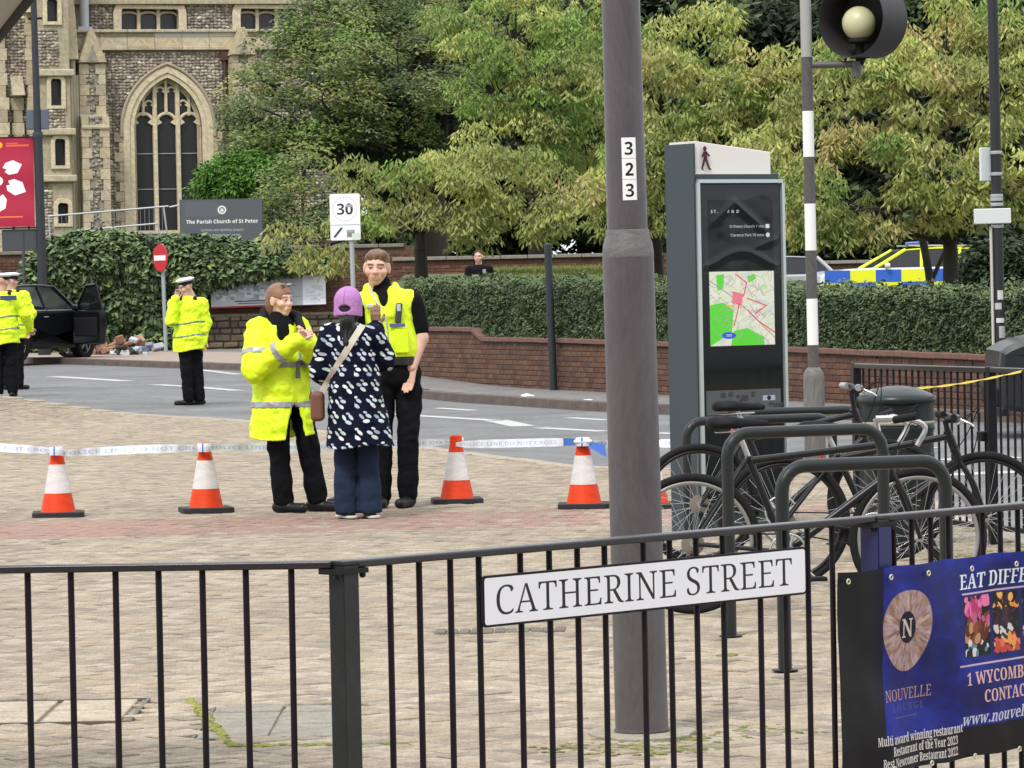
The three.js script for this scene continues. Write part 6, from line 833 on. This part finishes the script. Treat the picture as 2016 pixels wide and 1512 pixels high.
{ // woman officer in a long hi-vis coat, looking right
  const t = person('woman officer with tied back hair in a long yellow coat', 595, 1008, 28.2), rS = [-.27, 1.27, .08], rE = [-.3, 1.0, .2], rW = [.0, 1.19, .3], lS = [-.01, 1.27, -.1], lE = [.13, 1.02, .02], lW = [.07, 1.17, .26], hip = [-.1, .85, 0];
  const LR = [[-.17, .86, .03], [-.15, .47, .07], [-.125, .1, .03]], LL = [[-.02, .86, -.04], [.05, .48, -.01], [.1, .1, -.06]];
  const body = [...legs([LR, LL]), [-.14, 1.2, 0, .12, -.1, .9, 0, .12], [...rS, .05, ...rE, .042], [...rE, .04, ...rW, .03], [...lS, .05, ...lE, .042], [...lE, .04, ...lW, .03], [-.13, 1.25, -.01, .06, -.125, 1.4, .0, .05]];
  const tone = [.68, .43, .33];
  bodyMesh(t, body, headGeo([-.118, 1.475, .02], 50 * DEG, .03, [.9, .94, .92], tone, { brow: [.4, .24, .17], jaw: .8, nose: .72, fem: true }), [handPrims(rW, [.75, .5, .25], [.1, -.3, -1], 1, .9), handPrims(lW, [-.1, .75, .5], [-.6, .3, .5], -1, 1.1)], tone);
  layer('trousers', [...LR, ...LL].length && [[...LR[0], .094, ...LR[1], .074], [...LR[1], .074, ...LR[2], .074], [...LL[0], .094, ...LL[1], .074], [...LL[1], .074, ...LL[2], .074], [-.1, .95, 0, .13, -.1, .85, 0, .14]], kit, t, { fold: .012 });
  for (const [a, q] of [[LR[2], [.01, 0, .1]], [LL[2], [.23, 0, .0]]]) layer('boot', foot(a, q), boot, t, { h: .009, clip: flat0 });
  layer('shirt', [[-.14, 1.26, 0, .125, -.1, .9, 0, .135], [-.135, 1.3, .0, .07, -.13, 1.36, .01, .056]], kit, t);
  const torso = [[-.15, 1.19, .0, .165, -.13, .9, .0, .19], [-.13, .9, 0, .19, -.125, .5, 0, .235]], armR = [[...rS, .092, ...rE, .086], [...rE, .086, ...rW, .064]], armL = [[...lS, .09, ...lE, .082], [...lE, .082, ...lW, .062]], coat = [...torso, ...armR, ...armL];
  const open = [[-.01, .4, .22, .1, .02, .82, .2, .06], [.02, .82, .2, .06, .0, 1.25, .2, .045], { c: [-.125, 1.4, .06], r: [.085, .12, .1] }, { c: [-.09, 1.3, .18], r: [.065, .12, .1] }];
  const cf = layer('hi_vis_coat', coat, hiVis, t, { fold: .016, clip: (d, x, y, z) => Math.max(d, -(d + .024), .525 + .02 * Math.sin(x * 9) - y, -Math.min(...open.map((q) => sd1(q, x, y, z)))), h: .0105 });
  const slabY = (c, w) => (x, y) => Math.abs(y - c) - w;
  const cut = (extra) => (x, y, z) => Math.max(extra(x, y, z), -sd1(open[0], x, y, z), -sd1(open[1], x, y, z));
  const tf = (x, y, z) => Math.max(cf(x, y, z), Math.min(sd1(torso[0], x, y, z), sd1(torso[1], x, y, z)) - .03);
  band('reflective_band', tf, torso, silver, t, cut(slabY(1.03, .023)), .006); band('reflective_band', tf, torso, silver, t, cut(slabY(.755, .023)), .006);
  const armBand = (pr, a, b, u, w, nm = 'reflective_band') => { const A = V(...a), B = V(...b), dd = B.clone().sub(A), L = dd.length(); dd.normalize(); band(nm, (x, y, z) => Math.max(cf(x, y, z), sd1(pr, x, y, z) - .028), [pr], silver, t, (x, y, z) => Math.abs((x - A.x) * dd.x + (y - A.y) * dd.y + (z - A.z) * dd.z - u * L) - w, .006, .008); };
  armBand(armR[0], rS, rE, .62, .022); armBand(armR[1], rE, rW, .6, .022); armBand(armL[1], lE, lW, .4, .022);
  layer('collar', [[-.24, 1.3, .06, .035, -.23, 1.4, -.05, .03], [-.23, 1.4, -.05, .03, -.11, 1.41, -.11, .03], [-.11, 1.41, -.11, .03, -.01, 1.36, -.03, .03], [-.01, 1.36, -.03, .03, .03, 1.27, .08, .03], [-.24, 1.3, .06, .035, -.2, 1.25, .1, .03]], BLACK.soft, t, { k: .03, h: .009 });
  const hairM = mat([1, 1, 1], { roughness: .5, vertexColors: true }), hc = [-.118, 1.475, .02]; { const hp = [{ c: [0, .036, -.02], r: [.083, .094, .107] }, { c: [0, -.02, -.075], r: [.068, .09, .05] }, [0, -.05, -.085, .05, 0, -.13, -.095, .035]]; const f = field(hp, .02, [{ c: [0, -.042, .1], r: [.069, .092, .1] }, { c: [-.07, -.03, .02], r: [.03, .05, .04] }, { c: [.07, -.03, .02], r: [.03, .05, .04] }], (d, x, y, z) => d + .0011 * Math.sin(Math.atan2(x, y + .02) * 46 + z * 20 + 3 * fbm(x * 20, y * 20, z * 8, 2))); mesh('hair', nets(f, bounds(hp), .005, hairCol([.2, .105, .055], .02)).applyMatrix4(M4(...hc, .03, 50 * DEG, 0, [.91, .94, .93])), hairM, t); }
  const gl = new THREE.Group(); gl.name = 'sunglasses'; gl.position.set(...hc); gl.rotation.set(.03, 52 * DEG, 0, 'YXZ'); t.add(gl); for (const s of [-1, 1]) mesh('lens', ball(.028, s * .034, .108, .052, 1.05, .45, .3, 14, 10), mat([.2, .15, .11], { roughness: .08, metalness: .2 }), gl); mesh('bridge', bar(V(-.02, .11, .07), V(.02, .11, .07), .004), chrome, gl);
  mesh('lanyard', [rbox(.03, .11, .012, .004, .0, 1.0, .17, .5), rbox(.034, .05, .016, .004, .0, .96, .175, .5)], mat([.12, .12, .13], { roughness: .4 }), t).userData.kind = 'stuff';
}
{ // man officer facing the camera
  const t = person('smiling man officer in a yellow vest and short black sleeves', 780, 1003, 28.6), tone = [.66, .4, .3], lS = [.145, 1.45, -.01], lE = [.2, 1.19, -.0], lW = [.135, .985, .09], rS = [-.235, 1.44, -.01], rE = [-.29, 1.17, .02], rW = [-.2, 1.0, .14];
  const LR = [[-.065, .95, 0], [-.09, .53, .02], [-.1, .1, -.02]], LL = [[.1, .95, 0], [.098, .53, .03], [.085, .1, -.01]];
  const body = [...legs([LR, LL], 1.05), [-.03, 1.4, 0, .14, .02, 1.0, 0, .13], [rS[0] + .05, rS[1], 0, .06, lS[0] - .05, lS[1], 0, .06], [...rS, .056, ...rE, .046], [...rE, .044, ...rW, .033], [...lS, .056, ...lE, .046], [...lE, .05, ...lW, .034], [-.06, 1.48, -.01, .066, -.085, 1.6, .0, .058]];
  bodyMesh(t, body, headGeo([-.1, 1.69, .03], -.08, .05, [1.1, 1.03, 1.04], tone, { smile: true, roll: -.04, brow: [.16, .085, .05] }), [handPrims(lW, [-.22, -.95, .1], [-.2, .1, .95], 1, .3, 1.12), handPrims(rW, [.5, -.5, .6], [.5, .3, -.5], -1, .8, 1.05)], tone);
  layer('trousers', [[...LR[0], .098, ...LR[1], .074], [...LR[1], .074, ...LR[2], .072], [...LL[0], .098, ...LL[1], .076], [...LL[1], .076, ...LL[2], .074], [.02, 1.06, 0, .138, .02, .95, 0, .142], [.155, .82, .02, .05, .145, .68, .02, .05]], kit, t, { k: .015, fold: .011 });
  for (const [a, q] of [[LR[2], [-.1, 0, .16]], [LL[2], [.03, 0, .17]]]) layer('boot', foot(a, q, .052), boot, t, { h: .009, clip: flat0 });
  const sh = [[-.03, 1.4, 0, .152, .02, 1.05, 0, .148], [rS[0] + .05, rS[1], 0, .075, lS[0] - .05, lS[1], 0, .075], [...rS, .074, rE[0] + .015, 1.24, 0, .074], [...lS, .074, lE[0] - .012, 1.26, -.01, .074], [-.06, 1.5, -.01, .08, -.08, 1.578, .0, .07]];
  layer('shirt', sh, kit, t, { fold: .008 });
  const vs = [[-.03, 1.4, .005, .17, .02, 1.1, .01, .168], [-.2, 1.45, 0, .078, .11, 1.46, 0, .078], [-.165, 1.545, -.03, .036, -.075, 1.35, .15, .034], [.022, 1.55, -.03, .036, -.02, 1.35, .15, .034]], neck = [[-.072, 1.58, .1, .06, -.045, 1.38, .2, .02], { c: [-.072, 1.6, .02], r: [.07, .13, .12] }];
  const vf = layer('hi_vis_vest', vs, hiVis, t, { k: .022, sub: neck, fold: .01, clip: (d, x, y, z) => Math.max(d, 1.06 - y), h: .01 });
  mesh('vest_trim', [tube([V(-.15, 1.56, .05), V(-.11, 1.46, .14), V(-.05, 1.36, .17)], .008, 16, 6), tube([V(.03, 1.56, .05), V(.0, 1.46, .14), V(-.03, 1.36, .17)], .008, 16, 6), bar(V(-.04, 1.36, .178), V(-.02, 1.09, .186), .005)], mat([.45, .5, .5], { roughness: .4 }), t).userData.kind = 'stuff';
  mesh('radio', rbox(.045, .14, .035, .01, .05, 1.37, .165, .2, -.1), mat([.05, .052, .06], { roughness: .4 }), t); mesh('radio_display', rbox(.028, .05, .012, .006, .053, 1.405, .182, .2), mat([.5, .52, .55], { roughness: .3 }), t);
  mesh('name_badge', rbox(.11, .025, .012, .003, .04, 1.285, .182, .2), mat([.1, .12, .28], { roughness: .5 }), t); mesh('name_badge', rbox(.075, .022, .012, .003, -.115, 1.3, .168, -.3), mat([.25, .24, .35], { roughness: .5 }), t); mesh('epaulette_light', rbox(.06, .03, .04, .01, -.15, 1.42, .12), mat([.5, .5, .5]), t);
  mesh('vest_pocket', rbox(.1, .17, .03, .012, .07, 1.17, .175, .25), hiVis, t); mesh('vest_pocket', rbox(.06, .1, .03, .012, -.1, 1.18, .165, -.3), hiVis, t); mesh('silver_panel', rbox(.05, .07, .012, .004, .035, 1.5, .095, .1, 0, -.6), silver, t);
  mesh('belt', nets((x, y, z) => Math.max(Math.abs(sdCap([.02, 1.1, 0, .158, .02, .9, 0, .158], x, y, z)) - .01, Math.abs(y - 1.03) - .028), [[-.2, .98, -.2], [.24, 1.08, .2]], .009), mat([.02, .02, .02], { roughness: .35 }), t);
  const hp = [{ c: [0, .058, -.018], r: [.079, .068, .094] }, { c: [0, .02, -.055], r: [.077, .07, .06] }, [-.035, .085, .055, .024, .045, .09, .05, .028]]; mesh('hair', nets(field(hp, .02, [{ c: [0, -.03, .11], r: [.075, .1, .075] }], (d, x, y, z) => d + .003 * Math.sin(x * 150 + z * 60 + 5 * fbm(x * 20, y * 20, z * 20, 2))), bounds(hp), .0052, hairCol([.14, .085, .05], -.05)).applyMatrix4(M4(-.1, 1.69, .03, .05, -.08, -.04, [1.1, 1.04, 1.05])), mat([1, 1, 1], { roughness: .55, vertexColors: true }), t);
}
{ // woman with purple cap, back to the camera
  const t = person('woman seen from behind in a floral navy coat and purple cap', 705, 1020, 27.3), tone = [.2, .1, .065], lS = [-.165, 1.23, 0], lE = [-.225, 1.0, -.03], lW = [-.15, .9, -.2], rS = [.13, 1.23, 0], rE = [.19, 1.06, -.08], rW = [.14, 1.28, -.16];
  const LL = [[-.085, .8, 0], [-.08, .44, 0], [-.07, .08, .0]], LR = [[.07, .8, 0], [.075, .44, 0], [.08, .08, .02]];
  const body = [...legs([LL, LR], .92), [-.02, 1.18, 0, .125, -.01, .85, 0, .125], [...lS, .048, ...lE, .04], [...lE, .038, ...lW, .03], [...rS, .048, ...rE, .04], [...rE, .038, ...rW, .03], [-.025, 1.24, 0, .055, -.035, 1.38, .0, .05]];
  bodyMesh(t, body, headGeo([-.035, 1.43, -.01], 168 * DEG, .05, .96, tone), [handPrims(lW, [.5, .1, -.8], [0, 1, 0], 1, .7), handPrims(rW, [.0, .95, -.1], [0, 0, -1], -1, .5)], tone);
  const jean = mat([.016, .028, .055], { roughness: .85, specularIntensity: .3, bumpMap: T.cloth, bumpScale: .005 }); layer('jeans', [[...LL[0], .1, ...LL[1], .075], [...LL[1], .072, LL[2][0], .07, 0, .088], [...LR[0], .1, ...LR[1], .075], [...LR[1], .072, LR[2][0], .07, .02, .088], [-.01, .85, 0, .13, -.01, .78, 0, .13]], jean, t, { k: .008, fold: .01, clip: (d, x, y) => Math.max(d, .035 - y) });
  for (const [a, q] of [[LL[2], [-.12, 0, -.12]], [LR[2], [.06, 0, -.13]]]) { layer('shoe', foot(a, q, .04), BLACK.soft, t, { h: .009, clip: (d, x, y) => Math.max(d, .02 - y) }); layer('sole', [[a[0] + .03, .015, a[2] + .05, .045, q[0], .015, q[2], .04]], mat([.6, .57, .5]), t, { h: .009, clip: (d, x, y) => Math.max(d, y - .022, .002 - y) }); }
  const fl = canvas(1024, 1024, (g, w) => { g.fillStyle = '#0c1124'; g.fillRect(0, 0, w, w); for (let i = 0; i < 6; i++) for (let j = 0; j < 8; j++) { const x = (i + (j % 2 ? .5 : 0)) * w / 6 + rnd() * 22, y = j * w / 8 + rnd() * 14 + 40; for (const [dx, dy, a, k] of [[-36, 4, .5, 1.15], [36, 0, .4, 1.2], [10, 42, .25, 1.3], [2, -30, .1, .8]]) { g.fillStyle = pick(['#ccd3dc', '#b4bdca', '#d9dedc', '#9fa9ba', '#b9cdc4']); g.save(); g.translate(x + dx, y + dy); g.rotate(a + (rnd() - .5) * .6); g.beginPath(); g.ellipse(0, 0, 27 * k, 12 * k, 0, 0, 7); g.fill(); g.restore(); } g.fillStyle = '#0c1124'; g.fillRect(x - 2, y - 10, 4, 26); } }); fl.wrapS = fl.wrapT = THREE.RepeatWrapping; fl.repeat.set(.62, 1.2);
  const cm = printMat(fl, { roughness: .85, specularIntensity: .25, bumpMap: T.cloth, bumpScale: .004 });
  const ct = [[-.02, 1.17, 0, .15, -.01, .95, 0, .165], [-.01, .95, 0, .165, .025, .46, .02, .235], [lS[0] + .05, lS[1], 0, .075, rS[0] - .05, rS[1], 0, .075], [...lS, .082, ...lE, .082], [...lE, .08, ...lW, .06], [...rS, .08, ...rE, .078], [...rE, .076, ...rW, .055]];
  const cf = layer('floral_coat', ct, cm, t, { fold: .014, h: .011, clip: (d, x, y) => Math.max(d, .485 + .012 * Math.sin(x * 14) - y) });
  // strap and bag
  const path = []; for (let i = 0; i <= 24; i++) { const u = i / 24; let x = lerp(.06, -.235, u), y = lerp(1.3, .84, u), z = .5; while (z > 0 && cf(x, y, z) > .006) z -= .004; path.push(V(x, y, Math.max(z, .02) + .004)); } const pos = [], idx = []; path.forEach((p, i) => { const n = V(-.84, -.54, 0).multiplyScalar(.0), s = V(.03, .019, 0).multiplyScalar(.62); pos.push(p.x + s.x, p.y - s.y - 0, p.z, p.x - s.x, p.y + s.y, p.z); if (i) idx.push(2 * i - 2, 2 * i - 1, 2 * i, 2 * i - 1, 2 * i + 1, 2 * i); }); const sg = new THREE.BufferGeometry(); sg.setAttribute('position', new THREE.Float32BufferAttribute(pos, 3)); sg.setIndex(idx); sg.computeVertexNormals(); metreUV(sg);
  const bagT = thing('shoulder_bag', 'brown shoulder bag with cream strap worn by the woman in floral coat', 'bag', t.position.clone()); mesh('strap', sg, mat([.55, .5, .4], { roughness: .7 }), bagT); mesh('pouch', rbox(.09, .2, .2, .03, -.255, .76, .03), mat([.16, .06, .035], { roughness: .6 }), bagT);
  const cap = mat([.42, .19, .44], { roughness: .8, bumpMap: T.cloth, bumpScale: .006 }); const hc = [-.035, 1.43, -.01]; const cp = [{ c: [0, .03, -.012], r: [.094, .1, .11] }, { c: [0, -.05, -.012], r: [.096, .15, .113] }]; mesh('cap', nets(field(cp, .02, [{ c: [0, -.03, -.125], r: [.046, .024, .05] }], (d, x, y, z) => Math.max(d, -.075 - y + Math.max(0, z) * .9) + .004 * fbm(x * 30, y * 30, z * 30, 2)), bounds(cp), .0055).applyMatrix4(M4(...hc, .1, 168 * DEG, 0, 1)), cap, t);
  layer('cap_brim', [{ c: [0, 0, 0], r: [.075, .012, .07] }], cap, t, { h: .006 }); const brim = t.children[t.children.length - 1]; brim.position.set(hc[0] + .02, hc[1] + .01, hc[2] - .13); 
  layer('hair', [{ c: [-.035, 1.4, .03], r: [.08, .085, .068] }, [-.035, 1.35, .06, .05, -.04, 1.27, .08, .05], [-.04, 1.27, .09, .045, -.045, 1.18, .14, .03], { c: [-.045, 1.325, .115], r: [.036, .04, .032] }], mat([.008, .007, .008], { roughness: .45, specularIntensity: .6 }), t, { h: .007, clip: (d, x, y, z) => d + .0035 * Math.sin(x * 170 + 4 * fbm(x * 20, y * 12, z * 20, 2)) });
}
function capOfficer(lbl, px, py, D, o) { // officer in white topped cap and yellow coat, built for the distance
  const t = person(lbl, px, py, D, undefined), tone = [.55, .33, .25], f = o.flip || 1, hx = o.lean || 0;
  const lS = [-.19, 1.43, 0], lE = o.lE, lW = o.lW, rS = [.19, 1.43, 0], rE = o.rE, rW = o.rW, A = o.la, B = o.lb;
  const body = [...legs([A, B], 1.05), [0, 1.35, 0, .14, 0, 1.0, 0, .14], [...lS, .055, ...lE, .045], [...lE, .043, ...lW, .032], [...rS, .055, ...rE, .045], [...rE, .043, ...rW, .032], [hx * .5, 1.45, 0, .06, hx, 1.6, .01, .055]];
  bodyMesh(t, body, headGeo([hx, 1.67, .01], o.yaw, o.pitch || 0, 1.02, tone), [handPrims(lW, o.lh, [0, 0, 1], 1, .8, 1.05), handPrims(rW, o.rh, [0, 0, 1], -1, .8, 1.05)], tone);
  layer('trousers', [[...A[0], .11, ...A[1], .085], [...A[1], .085, ...A[2], .082], [...B[0], .11, ...B[1], .085], [...B[1], .085, ...B[2], .082], [0, 1.0, 0, .15, 0, .94, 0, .15]], kit, t, { fold: .01, h: .014 });
  for (const [a, q] of [[A[2], o.ta], [B[2], o.tb]]) layer('boot', foot(a, q, .05), boot, t, { h: .011, clip: flat0 });
  const torso = [[0, 1.36, 0, .19, 0, .98, 0, .22], [0, .98, 0, .22, 0, .76, 0, .235], [...lS, .09, ...rS, .09]], arms = [[...lS, .09, ...lE, .08], [...lE, .08, ...lW, .062], [...rS, .09, ...rE, .08], [...rE, .08, ...rW, .062]];
  const cf = layer('hi_vis_coat', [...torso, ...arms], hiVis, t, { fold: .018, h: .014, clip: (d, x, y) => Math.max(d, .77 + .02 * Math.sin(x * 11) - y) });
  const grey = mat([.2, .22, .2], { roughness: .5 }); for (const y0 of [1.16, .98]) band('reflective_band', cf, torso, grey, t, (x, y, z) => Math.max(Math.abs(y - y0 - .02 * Math.sin(x * 8)) - .014, Math.abs(x) - .24), .007, .011);
  const cap = new THREE.Group(); cap.name = 'peaked_cap'; cap.position.set(hx, 1.72, 0); cap.rotation.set(o.capTilt || 0, o.yaw, 0, 'YXZ'); t.add(cap);
  mesh('crown', lathe([[0, .085], [.08, .082], [.125, .062], [.13, .05], [.1, .03]], 28).scale(1, 1, 1.06), white, cap); mesh('band', lathe([[.098, -.015], [.101, .0], [.101, .034], [.098, .036]], 28), BLACK.soft, cap); mesh('peak', extr((() => { const s = new THREE.Shape(); s.absarc(0, 0, .1, 0, Math.PI); s.quadraticCurveTo(0, .2, .1, 0); return s; })(), .008).rotateX(Math.PI / 2 + .35).translate(0, -.005, .01), BLACK.steel, cap);
  if (o.hair) layer('hair', [{ c: [hx, 1.66, -.03], r: [.083, .08, .09] }], mat([.03, .022, .018]), t, { h: .01, sub: [{ c: [hx + Math.sin(o.yaw) * .1, 1.63, .01 + Math.cos(o.yaw) * .1], r: [.09, .1, .09] }] });
  layer('collar', [[-.1, 1.5, .08, .03, -.1, 1.52, -.06, .03], [.1, 1.5, .08, .03, .1, 1.52, -.06, .03], [-.1, 1.52, -.06, .03, .1, 1.52, -.06, .03]], BLACK.soft, t, { h: .012 });
  if (o.tab) mesh('back_panel', rbox(.24, .07, .012, .004, ...o.tab), mat([.04, .07, .12], { roughness: .4 }), t);
  return t;
}
capOfficer('officer in white topped cap standing alone on the road', 375, 797, 57.4, { yaw: -70 * DEG, pitch: .35, capTilt: .2, lean: -.03, lE: [-.23, 1.2, .18], lW: [-.16, 1.5, .2], lh: [.3, 1, 0], rE: [.24, 1.16, -.02], rW: [.2, .9, .02], rh: [.1, -1, .1], la: [[-.06, .92, .05], [-.04, .52, .06], [-.02, .1, .05]], lb: [[.08, .92, -.05], [.1, .52, -.04], [.12, .1, -.06]], ta: [-.19, 0, .09], tb: [-.04, 0, -.02], hair: true });
capOfficer('officer in white topped cap with back turned at the left edge', 10, 770, 59, { yaw: 160 * DEG, lE: [-.27, 1.2, -.02], lW: [-.2, .96, -.12], lh: [.2, -1, -.2], rE: [.3, 1.2, .0], rW: [.36, 1.0, -.2], rh: [.2, -.6, -.5], la: [[-.1, .92, 0], [-.1, .52, 0], [-.1, .1, 0]], lb: [[.1, .92, 0], [.1, .52, 0], [.11, .1, 0]], ta: [-.12, 0, -.16], tb: [.13, 0, -.16], tab: [.1, 1.44, .18], hair: true });
capOfficer('second officer partly hidden behind the one at the left edge', 27, 768, 62.5, { yaw: 120 * DEG, lE: [-.25, 1.2, -.1], lW: [-.2, 1.0, -.2], lh: [.2, -.8, -.3], rE: [.29, 1.17, .0], rW: [.24, .93, .05], rh: [0, -1, 0], la: [[-.1, .92, 0], [-.1, .52, 0], [-.1, .1, 0]], lb: [[.08, .92, 0], [.08, .52, 0], [.08, .1, 0]], ta: [.02, 0, -.14], tb: [.2, 0, -.1], hair: true });
{ // officer in black seen over the hedge among the leaves
  const D = 74, p = at(944, 600, D), t = thing('person', 'person in dark uniform partly hidden by leaves above the hedge', 'person', V(p.x, .93, -D)), tone = [.6, .36, .27];
  const A = [[-.1, .2, 0], [-.1, .1, .0], [-.1, .05, 0]]; const lS = [-.16, .98, 0], lE = [-.26, .74, .05], lW = [-.2, .78, .2], rS = [.18, .98, 0], rE = [.24, .74, 0], rW = [.15, .62, .15];
  const body = [[-.1, -.0, 0, .06, -.1, .5, 0, .08], [.1, 0, 0, .06, .1, .5, 0, .08], [0, .92, 0, .14, 0, .5, 0, .13], [...lS, .05, ...lE, .045], [...lE, .042, ...lW, .03], [...rS, .05, ...rE, .045], [...rE, .042, ...rW, .03], [0, 1.0, 0, .06, 0, 1.15, 0, .055]];
  bodyMesh(t, body, headGeo([0, 1.22, .01], -.3, 0, 1, tone), [handPrims(lW, [-.8, .1, .5], [0, 0, 1], 1, .6), handPrims(rW, [-.8, -.2, .4], [0, 0, 1], -1, .8)], tone);
  layer('shirt', [[0, .93, 0, .165, 0, .55, 0, .16], [...lS, .08, ...rS, .08], [...lS, .075, lE[0] + .03, .8, .03, .075], [...rS, .075, rE[0] - .02, .8, 0, .075]], kit, t, { h: .014 });
  layer('trousers', [[-.1, .02, 0, .09, -.1, .5, 0, .11], [.1, .02, 0, .09, .1, .5, 0, .11]], kit, t, { h: .016 });
  layer('hair', [{ c: [0, 1.28, -.02], r: [.085, .07, .095] }], mat([.06, .03, .018]), t, { h: .01 });
  mesh('badge', rbox(.12, .05, .02, .01, -.06, .87, .165), silver, t); mesh('badge', rbox(.06, .08, .02, .01, .1, .95, .14), silver, t);
}
scene.traverse((o) => { if (o.isMesh) { o.castShadow = true; o.receiveShadow = true; } });
renderer.render(scene, camera);
